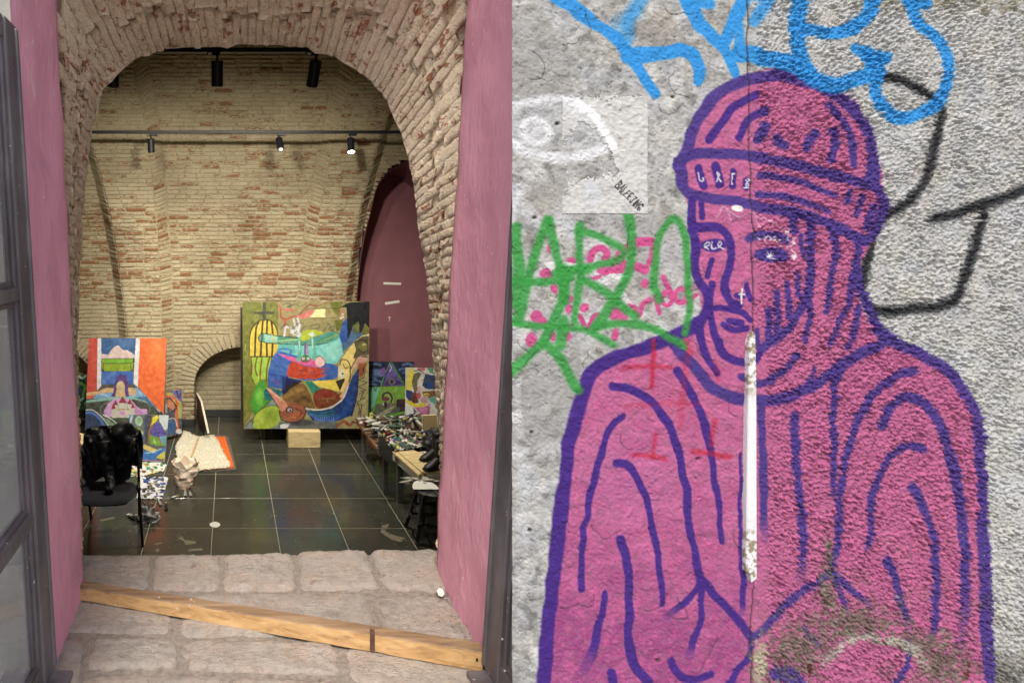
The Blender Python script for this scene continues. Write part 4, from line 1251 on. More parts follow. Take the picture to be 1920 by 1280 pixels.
def holes(s):
    """X intervals cut out of the wall at arc length s"""
    out = []
    p = surf(s, 0)
    y = VY - (p.z - CZ) / p.y * FPX
    xs = []
    for (x0, y0), (x1, y1) in zip(plum_px, plum_px[1:]):
        if (y0 - y) * (y1 - y) <= 0 and y0 != y1:
            xs.append(x0 + (x1 - x0) * (y - y0) / (y1 - y0))
    if y > 800: xs = [664, 880]
    if len(xs) >= 2: out.append(((min(xs) - VX) / FPX * p.y, (max(xs) - VX) / FPX * p.y))
    for x0, x1, zs in (nA, nB):
        r = (x1 - x0) / 2; cx = (x0 + x1) / 2; hgt = .56
        if s < zs: out.append((x0, x1))
        elif s < zs + hgt:
            q = r * math.sqrt(max(0, 1 - ((s - zs) / hgt) ** 2)); out.append((cx - q, cx + q))
    return out
def in_ring(X, s):
    """inside the voussoir ring of a small niche"""
    for x0, x1, zs in (nA, nB):
        r = (x1 - x0) / 2; cx = (x0 + x1) / 2; hgt = .56
        if s >= zs and ((X - cx) / (r + .235)) ** 2 + ((s - zs) / (hgt + .235)) ** 2 < 1: return True
    return False
XL, XR = -3.3, 3.4
def build_vault():
    rg = random.Random(21)
    # mortar bed with rib steps
    ds = .04; dx = .0325
    ss = np.arange(0, _al[-1] + .01, ds); xs = np.arange(XL, XR, dx)
    idx = {}; v = []; f = []
    def prof(X, s):
        o = 0.0
        for a, b in ribs(s):
            t = max(0.0, min(1.0, (X - a + SLP) / SLP)) if X < (a + b) / 2 else max(0.0, min(1.0, (b + SLP - X) / SLP))
            o = max(o, RIB * t)
        return o
    for i, s in enumerate(ss):
        for j, X in enumerate(xs):
            idx[i, j] = len(v); v.append(surf(s, X, prof(X, s) - .004 + rg.uniform(-.006, .006)))
    hs = [holes(s) for s in ss]
    cut = [[any(a - .01 < X < b + .01 for a, b in h) for X in xs] for h in hs]
    for i in range(len(ss) - 1):
        for j in range(len(xs) - 1):
            if cut[i][j] or cut[i + 1][j] or cut[i][j + 1] or cut[i + 1][j + 1]: continue
            f.append((idx[i, j], idx[i, j + 1], idx[i + 1, j + 1], idx[i + 1, j]))
    obj('mortar_bed', v, f, M['mortar'], vault, True)
    # courses
    bricks = []
    s = .10
    while s < 6.0:
        ch = rg.uniform(.043, .052); sm = s + ch / 2
        cuts = sorted(holes(sm))
        edges = [XL] + [e for a, b in ribs(sm) for e in (a - SLP, a, b, b + SLP)] + [XR]
        for k in range(len(edges) - 1):
            off = 0.0
            x = edges[k] + .006; xe = edges[k + 1] - .006
            x0first = True
            while x < xe - .02:
                ln = rg.uniform(.15, .28)
                if x0first and rg.random() < .5: ln *= .5
                x0first = False
                x2 = min(x + ln, xe)
                if xe - x2 < .06: x2 = xe
                a, b = x, x2
                x = x2 + rg.uniform(.010, .018)
                ok = True
                for c0, c1 in cuts:
                    if a < c0 < b: b = c0 if c0 - a > c1 - c0 or b <= c1 else c0
                    elif c0 <= a < c1: a = max(a, c1)
                if b - a < .03: continue
                if in_ring((a + b) / 2, sm): continue
                pc = surf(sm, (a + b) / 2, 0)
                px, py = to_px(pc)
                bricks.append((a, b, s, s + ch, off, px, py))
        s += ch + rg.uniform(.013, .018)
    def geo(a, b, s0, s1, off):
        pr = .010 + rg.uniform(-.005, .007); ins = .007
        j = lambda m: rg.uniform(-m, m)
        po = {a: prof(a, (s0 + s1) / 2), b: prof(b, (s0 + s1) / 2)}
        v = [surf(q, X, po[X] - .01) for q in (s0, s1) for X in (a, b)]
        v += [surf(q + (ins if q == s0 else -ins) + j(.004), X + (ins if X == a else -ins) + j(.006), po[X] + pr + j(.004)) for q in (s0, s1) for X in (a, b)]
        fc = [(4, 5, 7, 6), (0, 1, 5, 4), (1, 3, 7, 5), (3, 2, 6, 7), (2, 0, 4, 6)]
        return v, fc
    vis = [k for k, b in enumerate(bricks) if 145 < b[5] < 815 and 95 < b[6] < 800 and not (455 < b[5] < 692 and b[6] > 566) and not (165 < b[5] < 313 and b[6] > 634)]
    vis.sort(key=lambda k: abs(bricks[k][6] - 470) * 1.0 + abs(bricks[k][5] - 430) * .25)
    single = set(vis[:234])
    V = []; F = []; T = []
    for k, b in enumerate(bricks):
        px, py = b[5], b[6]
        t = rg.gauss(-.25, .45) + (.5 if 380 < py < 570 else 0) * (1 if (px < 320 or px > 440) else .6)
        if rg.random() < .1: t += .35
        v, fc = geo(*b[:5])
        if k in single:
            obj('brick', v, fc, M['vault'], vault, tone=t)
        else:
            q = len(V); V += v; F += [tuple(i + q for i in g) for g in fc]; T += [t] * len(v)
    o = obj('brickwork', V, F, M['vault'], vault, tone=np.array(T))
    o['kind'] = 'stuff'
    # voussoirs of the two low arches
    for x0, x1, zs in (nA, nB):
        r = (x1 - x0) / 2; cx = (x0 + x1) / 2; hgt = .56
        n = 34
        for k in range(n):
            a0 = math.pi * (k + .10) / n; a1 = math.pi * (k + .92) / n
            if cx + r * math.cos(a0) < XL: continue
            e = .235 + rg.uniform(-.03, .02); pr = .012 + rg.uniform(0, .014)
            v = []
            for off, sh in ((-.02, 0), (pr, .006)):
                for an, sg in ((a0, 1), (a1, -1)):
                    for q in (0.0 + sh, e - sh):
                        an2 = an + sg * sh * .5
                        v.append(surf(zs + (hgt + q) * math.sin(an2), cx + (r + q) * math.cos(an2), off))
            obj('brick', v, [(4, 5, 7, 6), (0, 1, 5, 4), (1, 3, 7, 5), (3, 2, 6, 7), (2, 0, 4, 6)], M['vault'], vault, tone=rg.gauss(-.45, .3))
        # soffit and jambs of the niche
        m = 30; pts = [(x0, 0.0), (x0, zs * .5)] + [(cx + r * math.cos(math.pi * (1 - q / m)), zs + hgt * math.sin(math.pi * q / m)) for q in range(m + 1)] + [(x1, zs * .5), (x1, 0)]
        v = []; f = []
        for X, z in pts: v += [Vector((X, D0 - .012, z)), Vector((X, D0 + .46, z))]
        for q in range(len(pts) - 1): f.append((2 * q, 2 * q + 1, 2 * q + 3, 2 * q + 2))
        obj('niche_reveal', v, f, M['mortar'], vault, True)
        obj('niche_back', [(x0 - .1, D0 + .45, 0), (x1 + .1, D0 + .45, 0), (x1 + .1, D0 + .45, 1.4), (x0 - .1, D0 + .45, 1.4)], [(0, 1, 2, 3)], M['mortar'], vault)
        V = []; F = []
        z = .12
        while z < 1.2:
            X = x0 - rg.uniform(0, .2)
            while X < x1:
                X2 = X + rg.uniform(.2, .32)
                if X2 > x0 and z < zs + hgt:
                    y = D0 + .45; pr = rg.uniform(.004, .014); q = len(V)
                    V += [(X, y, z), (X2, y, z), (X2, y, z + .054), (X, y, z + .054), (X + .006, y - pr, z + .006), (X2 - .006, y - pr, z + .006), (X2 - .006, y - pr, z + .048), (X + .006, y - pr, z + .048)]
                    F += [tuple(i + q for i in g) for g in ((4, 5, 6, 7), (0, 1, 5, 4), (1, 2, 6, 5), (2, 3, 7, 6), (3, 0, 4, 7))]
                X = X2 + .014
            z += .074
        o = obj('niche_brickwork', V, F, M['vault'], vault, tone=-.55); o['kind'] = 'stuff'
        MB().box(x0 - .05, x1 + .05, D0 + .425, D0 + .447, .002, .11, .003).build('skirting', M['skirt'], vault)
    for a, b in ((nB[1] + .02, nA[0] - .01), (nA[1] + .01, 1.85)):
        MB().box(a, b, D0 - .035, D0 - .006, .002, .105, .003).build('skirting', M['skirt'], vault)
    # plum recess: back wall and reveal
    py_ = D0 + .42
    pl = [(x, s) for s, x in plum_s]
    outl = [surf(s, (x - VX) / FPX * surf(s, 0).y, .02) for x, s in pl]
    outl = [Vector((outl[0].x, outl[0].y, 0))] + outl + [Vector((outl[-1].x, outl[-1].y, 0))]
    v = []; f = []
    for p in outl: v += [p, Vector((p.x, py_, p.z))]
    for q in range(len(outl) - 1): f.append((2 * q, 2 * q + 2, 2 * q + 3, 2 * q + 1))
    obj('recess_reveal', v, f, M['plum'], vault, True)
    obj('recess_back', [(outl[0].x - .02, py_ - .002, 0), (outl[-1].x + .02, py_ - .002, 0), (outl[-1].x + .02, py_ - .002, 4.2), (outl[0].x - .02, py_ - .002, 4.2)], [(0, 1, 2, 3)], M['plum'], vault)
    # rest of the room: side walls, crown and front part of the ceiling
    sh = MB()
    sh.box(XL - .2, XL, 2.17, 8.6, 0, 6.2); sh.box(XR - .03, XR + .2, 2.17, 8.6, 0, 6.2)
    zc = Z0 + VB
    sh.box(XL, XR, 2.17, D0 - VA + .02, zc - .004, zc + .2)
    sh.box(XL - .2, XR + .2, 8.6, 8.7, 0, 6.2); sh.box(XL, XR, D0 - VA + .02, 8.6, zc + .06, zc + .2)
    sh.box(XL, -1.5, 2.16, 2.24, 0, 5.3); sh.box(1.9, XR, 2.16, 2.24, 0, 5.3); sh.box(-1.5, 1.9, 2.165, 2.24, 4.1, 5.3); sh.box(-1.5, 1.9, 2.10, 2.15, 0, 1.2)
    sh.build('room_shell', M['mortar'], vault)
build_vault()

# paper strips on the plum wall
pyw = D0 + .415
for a, b, wpx, lab in (((719, 531), (752, 532), 4.2, 'upper white paper strip stuck on the plum wall'), ((722, 569), (749, 565), 4.6, 'lower tilted white paper strip stuck on the plum wall')):
    mb = MB().bar(P(*a, pyw), P(*b, pyw), .003, wpx / FPX * pyw, (0, 0, 1), .0005)
    tag(mb.build('paper_strip', M['white_paper']), lab, 'paper strip', 'paper strips on the plum wall')
arw = MB().bar(P(730, 602, pyw), P(730.3, 593, pyw), .002, .008, (1, 0, 0), .0003).bar(P(727.5, 596, pyw), P(730.3, 593, pyw), .002, .006, (0, 0, 1), .0003).bar(P(733, 596, pyw), P(730.3, 593, pyw), .002, .006, (0, 0, 1), .0003)
tag(arw.build('wall_arrow', M['white_paper']), 'tiny pale arrow mark on the plum wall under the paper strips', 'mark')

# ------------------------------------------------------------------ track lighting
def track(label, d, y_px, x0, x1):
    z = P(0, y_px, d).z
    o = thing('lighting_track', label, 'track light rail', (0, d, z), 'black ceiling tracks')
    MB().box(x0, x1, d - .017, d + .017, z - .016, z + .016, .003).build('rail', M['black_metal'], o)
    for x in (x0 + .35, x1 - .25):
        top = max((surf(s, 0).z for s in np.linspace(2, _al[-1], 200) if surf(s, 0).y >= d), default=z + 1.0)
        MB().tube([(x, d, z + .015), (x, d, max(z + .1, top - .0))], .004, 6).build('hanger', M['black_metal'], o)
    return z
ZT1 = track('long black lighting track spanning the vault below mid height', 6.0, 248, -3.25, 3.3)
ZT2 = track('black lighting track at the very top, just under the brick arch', 3.75, 95, -2.4, 2.6)
def spot(x_px, d, z, ln, rad, aim, label, lit=0.0, lens=False, energy=0, cone=70, tilt=None, label_patch=False):
    x = (x_px - VX) / FPX * d
    o = thing('spotlight', label, 'spotlight', (x, d, z - .016), 'track spotlights')
    dx = -1 if x_px > 380 and d < 5 else 1
    ad = MB().box(x - .07 if dx < 0 else x - .02, x + .02 if dx < 0 else x + .07, d - .018, d + .018, z - .042, z - .0165, .002).build('adapter', M['black_metal'], o)
    if label_patch:
        MB().box(x - .062, x - .036, d - .0195, d - .0178, z - .038, z - .022).build('sticker', M['white_paper'], ad)
    piv = Vector((x, d, z - .042 - .040))
    MB().tube([(x, d, z - .042), piv + Vector((0, 0, -.02))], .009, 8).build('stem', M['black_metal'], o)
    dr = (Vector(aim) - piv).normalized() if tilt is None else Vector(tilt).normalized()
    a = piv - dr * .010; b = a + dr * ln
    MB().tube([a, a + dr * .004, a + dr * .006, b - dr * .006, b - dr * .003, b], [rad * .9, rad * .98, rad, rad, rad * .98, rad * .9], 20).build('housing', M['black_metal'], o, False)
    if lit or lens:
        MB().tube([b + dr * .0005, b + dr * .002], rad * (.92 if lit else .6), 18).build('lens', M['lit'] if lit else M['lens'], o)
    if energy:
        ld = bpy.data.lights.new('lamp', 'SPOT'); ld.energy = energy; ld.spot_size = R(cone); ld.spot_blend = 1.0; ld.shadow_soft_size = .06; ld.color = (1.0, .93, .82)
        lo = bpy.data.objects.new('lamp', ld); lo.location = b + dr * .01 - wloc(o); lo.rotation_euler = (-(Vector(aim) - b)).to_track_quat('Z', 'Y').to_euler()
        link(lo, o)
    return o
E = .55
spot(283, 6.0, ZT1, .155, .040, (-1.2, 6.9, 0), 'small black spotlight on the long track, at the left', energy=210 * E, cone=150, tilt=(0, .25, -1))
spot(523, 6.0, ZT1, .150, .040, (.5, 6.6, .3), 'black spotlight on the long track tilted to show its small round lens', lens=True, energy=190 * E, cone=150, tilt=(.12, -.55, -1))
spot(657, 6.0, ZT1, .165, .040, (1.5, 6.7, 0), 'black spotlight with glowing white lens on the long track', lit=1, energy=230 * E, cone=150, tilt=(0, -.30, -1))
spot(407, 3.75, ZT2, .175, .042, (-.25, 7.75, 2.1), 'hanging black cylinder spotlight under the upper track, centre left', energy=430 * E, cone=98, tilt=(0, .35, -1), label_patch=True)
spot(592, 3.75, ZT2, .18, .042, (.95, 7.75, 1.95), 'tilted black cylinder spotlight under the upper track, right', energy=430 * E, cone=98, tilt=(-.10, .62, -1), label_patch=True)
spot(212, 3.75, ZT2, .18, .042, (-1.6, 7.5, 2.0), 'black spotlight mostly hidden by the arch, far left', energy=330 * E, cone=96, tilt=(-.1, .5, -1))

# ================================================================== PAINTINGS
def painting(name, label, q, depths, paint_fn, res=1.0, thick=.032, base=(128, 124, 70), cat='painting', group='canvases leaning round the studio', warp=.12, mat='paint'):
    """q: photo corners TL TR BR BL; depths of the same corners"""
    c = [P(*a, d) for a, d in zip(q, depths)]
    pn = (c[1] - c[0]).cross(c[3] - c[0]); ray = P(*q[2], 1.0) - Vector((0, 0, CZ))
    c[2] = Vector((0, 0, CZ)) + ray * (pn.dot(c[0] - Vector((0, 0, CZ))) / pn.dot(ray))
    wpx = max(q[1][0] - q[0][0], q[2][0] - q[3][0]); hpx = max(q[3][1] - q[0][1], q[2][1] - q[1][1])
    nu = int(wpx / res) + 2; nv = int(hpx / res) + 2
    U, V_ = np.meshgrid(np.linspace(0, 1, nu), np.linspace(0, 1, nv))
    C = [np.array(tuple(a)) for a in c]
    W = (C[0] * (1 - U[..., None]) + C[1] * U[..., None]) * (1 - V_[..., None]) + (C[3] * (1 - U[..., None]) + C[2] * U[..., None]) * V_[..., None]
    X = VX + W[..., 0] / W[..., 1] * FPX; Y = VY - (W[..., 2] - CZ) / W[..., 1] * FPX
    cv = Canvas(X, Y, base, warp, 300 + len(label), 6)
    paint_fn(cv)
    n = fld(nv, nu, 3, 12, 310 + len(label), (1, .5), .5) * 2.5 + fld(nv, nu, 10, 40, 311) * 5
    g_ = cv.c.mean(-1, keepdims=True)
    hue = np.stack([fld(nv, nu, 5, 26, 320 + k) for k in range(3)], -1) * 1.5
    col = lin(np.clip((g_ + (cv.c - g_) * .88) * .86 + n[..., None] + hue, 4, 248)).reshape(-1, 3)
    nrm = np.cross(C[1] - C[0], C[3] - C[0]); nrm = nrm / np.linalg.norm(nrm)
    if nrm[1] > 0: nrm = -nrm
    mid = (C[2] + C[3]) / 2
    root = thing(name, label, cat, mid, group)
    obj('canvas', W.reshape(-1, 3) + nrm * .0008, grid_faces(nv, nu), M[mat], root, True, col=col)
    v = [a for a in C] + [a - nrm * thick for a in C]
    obj('stretcher', v, [(0, 3, 2, 1), (4, 5, 6, 7), (0, 1, 5, 4), (1, 2, 6, 5), (2, 3, 7, 6), (3, 0, 4, 7)], M['canvas_side'], root)
    return root
class Z:
    """draws in enlarged-detail coordinates: origin and factor"""
    def __init__(s, cv, ox, oy, f): s.c = cv; s.o = np.array([ox, oy], float); s.f = f
    def t(s, p): return (np.asarray(p, float) / s.f + s.o)
    def poly(s, p, col, a=1, soft=0, sm=False): s.c.poly(s.t(p), col, a, soft / s.f, sm)
    def st(s, p, w, col, a=1, w1=None, soft=2.5, sm=True): s.c.stroke(s.t(p), w / s.f, col, a, max(.35, soft / s.f), None if w1 is None else w1 / s.f, 0, sm)
    def el(s, x, y, rx, ry, col, a=1, soft=.08):
        q = s.t([(x, y)])[0]; s.c.ell(q[0], q[1], rx / s.f, ry / s.f, col, a, soft)

def big(cv):
    z = Z(cv, 440, 550, 4.923); K = (34, 30, 28)
    z.poly([(60, 60), (420, 60), (420, 560), (300, 900), (60, 1260)], (112, 116, 38))
    for k in range(70):
        x = random.uniform(75, 390); y = random.uniform(80, 1150)
        z.st([(x, y), (x + random.uniform(-25, 25), y + 30), (x + random.uniform(-30, 30), y + 60)], random.uniform(5, 12), random.choice([(150, 152, 70), (92, 98, 24), (128, 124, 44), (168, 170, 96)]), .7)
    z.poly([(400, 60), (1250, 60), (1250, 480), (400, 480)], (148, 138, 86))
    z.poly([(1050, 480), (1250, 420), (1250, 1250), (1000, 1250)], (160, 150, 98))
    z.poly([(880, 80), (1000, 75), (960, 210), (890, 150)], (104, 108, 34)); z.poly([(920, 250), (1000, 240), (990, 330), (940, 350)], (100, 104, 34))
    z.poly([(960, 400), (1100, 320), (1245, 360), (1120, 440), (1000, 540), (940, 520)], (60, 98, 142), .9, 16); z.poly([(1074, 196), (1000, 262), (985, 320), (950, 440), (1010, 470), (1045, 420), (1100, 290)], (42, 84, 158))
    z.poly([(395, 465), (960, 380), (990, 470), (1000, 560), (940, 650), (760, 660), (400, 560)], (112, 200, 192), 1, 6); z.poly([(400, 470), (560, 470), (560, 560), (400, 520)], (96, 180, 168)); z.poly([(780, 480), (960, 440), (990, 560), (900, 620)], (150, 216, 196), .6, 20)
    z.poly([(968, 132), (1050, 84), (1250, 72), (1250, 340), (1205, 276), (1186, 330), (1156, 372), (1144, 258), (1130, 270), (1092, 300), (1045, 436), (1036, 210), (1030, 128)], (26, 25, 28))
    z.poly([(1160, 372), (1190, 330), (1206, 280), (1245, 345), (1245, 372)], (112, 112, 40)); z.poly([(1090, 300), (1142, 262), (1152, 370), (1100, 360)], (100, 108, 50))
    # cage
    z.poly([(132, 582), (138, 420), (160, 330), (210, 268), (272, 238), (335, 256), (382, 322), (402, 410), (396, 582)], (222, 192, 58))
    for p in ([(222, 262), (196, 340), (186, 582)], [(262, 242), (248, 400), (240, 582)], [(300, 242), (296, 400), (298, 582)], [(340, 262), (352, 400), (344, 582)]): z.st(p, 17, (64, 54, 30))
    for p in ([(135, 582), (140, 400), (165, 318), (215, 265), (272, 240), (335, 258), (384, 322), (402, 410)], [(132, 582), (396, 582)]): z.st(p, 7, K)
    z.st([(276, 80), (272, 240)], 30, (66, 68, 48)); z.st([(190, 178), (356, 180)], 26, (66, 68, 48)); z.st([(250, 70), (250, 160), (180, 165)], 5, (170, 160, 90), .7)
    # drips
    z.poly([(140, 590), (335, 590), (330, 640), (300, 790), (240, 800), (190, 836), (160, 760)], (150, 194, 56))
    for p in ([(148, 590), (158, 680), (152, 760)], [(205, 592), (190, 690), (208, 760)], [(252, 600), (238, 700), (234, 800)], [(322, 590), (300, 680), (292, 790)]): z.st(p, 13, (124, 70, 40))
    z.poly([(140, 1000), (200, 850), (260, 800), (300, 860), (350, 960), (260, 1080), (190, 1120)], (66, 152, 44), 1, 0, True); z.el(230, 960, 40, 80, (120, 196, 60), .8, .5); z.poly([(270, 900), (310, 860), (440, 900), (420, 960), (330, 990), (280, 980)], (24, 104, 112), 1, 4)
    # propeller
    z.poly([(218, 404), (262, 366), (400, 390), (560, 405), (640, 430), (760, 395), (880, 352), (950, 355), (966, 385), (940, 425), (860, 455), (700, 476), (500, 462), (300, 455), (235, 440)], (86, 150, 124), 1, 0, True); z.poly([(740, 420), (890, 362), (955, 375), (900, 430), (780, 455)], (60, 140, 120)); z.poly([(270, 375), (395, 395), (395, 452), (280, 450)], (140, 196, 176)); z.st([(400, 440), (500, 430), (600, 425)], 14, (150, 200, 120)); z.st([(800, 440), (900, 400), (940, 380)], 18, (140, 180, 80), .7)
    z.st([(218, 404), (262, 368), (400, 392), (560, 408), (620, 430)], 6, K); z.st([(235, 440), (320, 460), (500, 468), (700, 478), (860, 456)], 6, K); z.st([(218, 404), (222, 430), (240, 444)], 7, K)
    z.st([(255, 370), (250, 450)], 10, (64, 54, 30)); z.st([(345, 380), (352, 450)], 10, (220, 190, 60))
    z.poly([(598, 420), (630, 358), (700, 332), (770, 342), (822, 366), (720, 400), (640, 440)], (172, 188, 44), 1, 0, True)
    # red birds, yellow card, white figure
    z.st([(398, 92), (430, 140), (500, 156), (548, 152)], 12, (196, 96, 84), 1, 22); z.st([(425, 150), (430, 220), (480, 240), (540, 210), (590, 215)], 18, (170, 72, 52)); z.st([(470, 236), (462, 290)], 22, (180, 84, 60)); z.poly([(560, 205), (600, 200), (700, 150), (770, 150), (680, 225), (610, 235)], (204, 110, 100)); z.st([(600, 195), (680, 110), (760, 120)], 14, (150, 84, 66)); z.st([(690, 110), (780, 108), (850, 84)], 9, (150, 84, 66))
    z.poly([(690, 222), (745, 150), (836, 142), (836, 220)], (234, 222, 150)); z.poly([(836, 140), (900, 140), (940, 222), (836, 222)], (158, 146, 90)); z.st([(690, 228), (940, 226)], 4, (92, 84, 50)); z.st([(660, 140), (950, 138)], 5, (70, 60, 40))
    for p in ([(455, 390), (475, 310), (520, 330), (545, 380)], [(545, 240), (560, 300), (600, 360)], [(580, 230), (600, 300), (580, 360)], [(520, 360), (560, 340), (600, 300)]): z.st(p, 20, (204, 208, 214), .85)
    for p in ([(420, 330), (480, 280), (520, 330), (600, 270), (640, 300), (600, 360)], [(690, 300), (780, 285), (770, 320), (700, 325)], [(820, 350), (870, 280), (900, 340), (920, 300), (870, 330), (960, 370)], [(440, 105), (500, 90), (520, 120), (480, 125), (560, 100), (600, 120), (660, 95)]): z.st(p, 5, (40, 42, 60), .9)
    for k in range(8): z.poly([(970 + (k % 2) * 20, 145 + k * 13), (988 + (k % 2) * 20, 145 + k * 13), (988 + (k % 2) * 20, 158 + k * 13), (970 + (k % 2) * 20, 158 + k * 13)], random.choice([(226, 214, 206), (190, 110, 100), (216, 190, 180)]))
    # blue shoe form
    z.poly([(308, 720), (330, 640), (370, 556), (420, 530), (560, 570), (760, 640), (880, 644), (950, 672), (972, 722), (940, 780), (860, 802), (640, 802), (520, 772), (440, 764), (310, 750)], (54, 94, 172)); z.poly([(308, 738), (440, 760), (500, 768), (440, 884), (310, 858)], (46, 86, 162)); z.poly([(440, 762), (500, 770), (442, 884)], (30, 54, 120)); z.st([(310, 742), (440, 762)], 5, (26, 46, 110)); z.st([(440, 764), (440, 880)], 5, (26, 46, 110))
    for k in range(18): z.st([(random.uniform(340, 520), random.uniform(600, 720)), (random.uniform(340, 520), random.uniform(600, 720))], 8, (74, 116, 190), .4)
    z.st([(390, 540), (420, 515), (500, 515), (518, 545), (480, 570), (420, 562), (392, 545)], 15, (64, 116, 196)); z.st([(360, 790), (385, 830), (400, 800), (410, 840)], 7, (150, 50, 110), .8)
    z.poly([(396, 552), (560, 592), (740, 604), (834, 660), (780, 682), (640, 662), (500, 616)], (216, 84, 150))
    z.poly([(478, 756), (500, 660), (540, 622), (640, 668), (800, 690), (862, 684), (800, 740), (850, 752), (760, 790), (640, 788), (540, 780)], (196, 62, 34), 1, 0); 
    for k in range(16):
        x = random.uniform(560, 840); y = random.uniform(690, 780); z.st([(x, y), (x + random.uniform(10, 50), y + random.uniform(-10, 10))], random.uniform(5, 12), random.choice([(120, 34, 40), (60, 70, 150), (220, 90, 50)]), .8)
    z.el(790, 628, 46, 52, (232, 186, 182)); z.st([(750, 590), (790, 578), (832, 620), (830, 660), (800, 678)], 6, (90, 50, 60)); z.poly([(640, 470), (660, 450), (690, 560), (640, 560)], (150, 130, 170)); z.st([(652, 455), (648, 560)], 10, (96, 50, 90))
    z.st([(585, 610), (605, 540), (598, 470), (592, 400)], 36, (96, 176, 150), 1, 22); z.st([(735, 600), (738, 520), (720, 460), (714, 390)], 38, (96, 176, 150), 1, 22); z.st([(600, 520), (596, 440)], 8, (200, 222, 220)); z.st([(720, 500), (716, 420)], 8, (210, 226, 224))
    for x0, y0 in ((592, 400), (714, 395)):
        for dx, dy in ((-30, -22), (-14, -36), (4, -38), (18, -30), (26, -12)): z.st([(x0, y0), (x0 + dx, y0 + dy)], 9, (208, 224, 220))
    z.el(655, 602, 44, 36, (72, 112, 66)); z.el(634, 600, 13, 13, (226, 222, 210)); z.el(678, 600, 13, 13, (226, 222, 210)); z.el(634, 600, 6, 6, K); z.el(678, 600, 6, 6, K); z.el(658, 630, 14, 8, (180, 60, 80))
    # right figures
    z.poly([(956, 680), (975, 620), (1040, 530), (1110, 440), (1180, 390), (1245, 372), (1245, 470), (1150, 560), (1100, 680), (1050, 800), (1020, 900), (975, 912), (955, 800)], (226, 200, 112)); z.poly([(1100, 450), (1180, 396), (1240, 390), (1240, 560), (1150, 600), (1090, 600), (1120, 520)], (88, 78, 52)); z.el(1180, 490, 44, 50, (118, 112, 60)); z.st([(1120, 440), (1200, 430), (1230, 470)], 8, K); z.st([(1140, 510), (1180, 540), (1210, 530)], 7, K); z.el(1195, 470, 18, 10, (180, 176, 110)); z.poly([(1110, 610), (1170, 570), (1230, 580), (1220, 620), (1130, 660), (1080, 720)], (200, 150, 130)); z.st([(1170, 580), (1225, 585)], 12, (60, 50, 50))
    z.st([(970, 660), (990, 610), (1040, 620), (1066, 680), (1060, 800), (1010, 900), (970, 930)], 8, K); z.st([(1000, 650), (1020, 690), (1050, 680)], 7, (110, 60, 40)); z.poly([(960, 700), (990, 680), (1020, 760), (1000, 800), (960, 760)], (214, 210, 170)); z.el(996, 740, 10, 10, (60, 90, 100))
    z.st([(1060, 720), (1100, 640), (1150, 560)], 10, (90, 72, 50)); z.poly([(1140, 640), (1215, 640), (1210, 730), (1160, 780), (1130, 760)], (150, 78, 44), .9, 8)
    # dark ink, yellow cloth, bird
    z.poly([(430, 910), (480, 775), (620, 802), (560, 850), (460, 950)], (22, 34, 92)); z.poly([(470, 850), (560, 815), (630, 808), (540, 870), (480, 930)], K)
    z.poly([(700, 812), (840, 800), (950, 800), (980, 880), (960, 905), (860, 880), (770, 856)], (230, 202, 70)); z.poly([(930, 810), (1012, 780), (1016, 800), (972, 900), (955, 860)], (50, 42, 30))
    z.poly([(640, 806), (720, 815), (790, 880), (760, 930), (706, 916)], (40, 128, 108)); z.st([(640, 812), (690, 890), (730, 990), (764, 1066)], 13, (150, 156, 64))
    z.poly([(445, 985), (450, 940), (520, 876), (590, 832), (640, 830), (690, 910), (730, 1010), (750, 1066), (660, 1052), (560, 1050), (480, 1050)], (122, 88, 40)); z.st([(470, 960), (540, 910), (620, 880)], 40, (160, 124, 60), .6, soft=14); z.st([(560, 1000), (640, 960), (690, 990)], 30, (78, 50, 26), .8, soft=14)
    z.poly([(722, 950), (760, 892), (850, 878), (930, 910), (990, 960), (940, 1010), (850, 1050), (770, 1060), (735, 1010)], (122, 52, 28), 1, 0, True); z.st([(760, 940), (840, 920), (900, 940)], 40, (150, 40, 34), .7, soft=16)
    for k in range(30): z.st([(random.uniform(780, 940), random.uniform(950, 1030)), (random.uniform(780, 940), random.uniform(950, 1030))], 4, random.choice([(150, 110, 50), (60, 36, 20), (180, 140, 70)]), .5)
    z.st([(985, 950), (1020, 900), (1040, 830)], 34, (206, 164, 120)); z.st([(450, 950), (440, 930), (520, 868), (600, 826)], 6, K)
    # wing
    z.poly([(656, 1082), (760, 1084), (900, 1062), (1000, 980), (1050, 860), (1090, 760), (1142, 690), (1134, 900), (1088, 1120), (960, 1170), (810, 1206), (730, 1186)], (30, 56, 118)); z.st([(720, 1110), (850, 1150), (1000, 1120), (1070, 960)], 46, (34, 78, 160), .8, soft=16); z.st([(680, 1090), (760, 1160), (860, 1180), (960, 1150)], 20, (70, 110, 200), .8)
    for k in range(9): z.st([(740 + k * 22, 1195 - abs(k - 4) * 2), (752 + k * 20, 1140)], 5, (150, 180, 226), .8)
    for k in range(4): z.st([(700, 1082 + k * 14), (800, 1100 + k * 12), (920, 1080 + k * 14)], 6, random.choice([(50, 130, 120), (30, 90, 90)]))
    z.st([(662, 1062), (780, 1074), (900, 1044), (1000, 968), (1046, 860)], 9, (222, 226, 230)); z.st([(1080, 1130), (1130, 920), (1140, 700)], 12, (20, 40, 80))
    # ground, fruit, bird head
    z.poly([(85, 1240), (350, 980), (430, 1040), (430, 1250)], (118, 138, 140)); z.st([(85, 1238), (330, 985)], 8, (110, 50, 40)); z.poly([(400, 1190), (700, 1170), (960, 1190), (950, 1250), (400, 1250)], (104, 108, 104), 1, 8); z.poly([(420, 1210), (520, 1190), (480, 1245), (420, 1245)], (220, 224, 220)); z.el(600, 1190, 120, 30, (54, 56, 58), .8, .4)
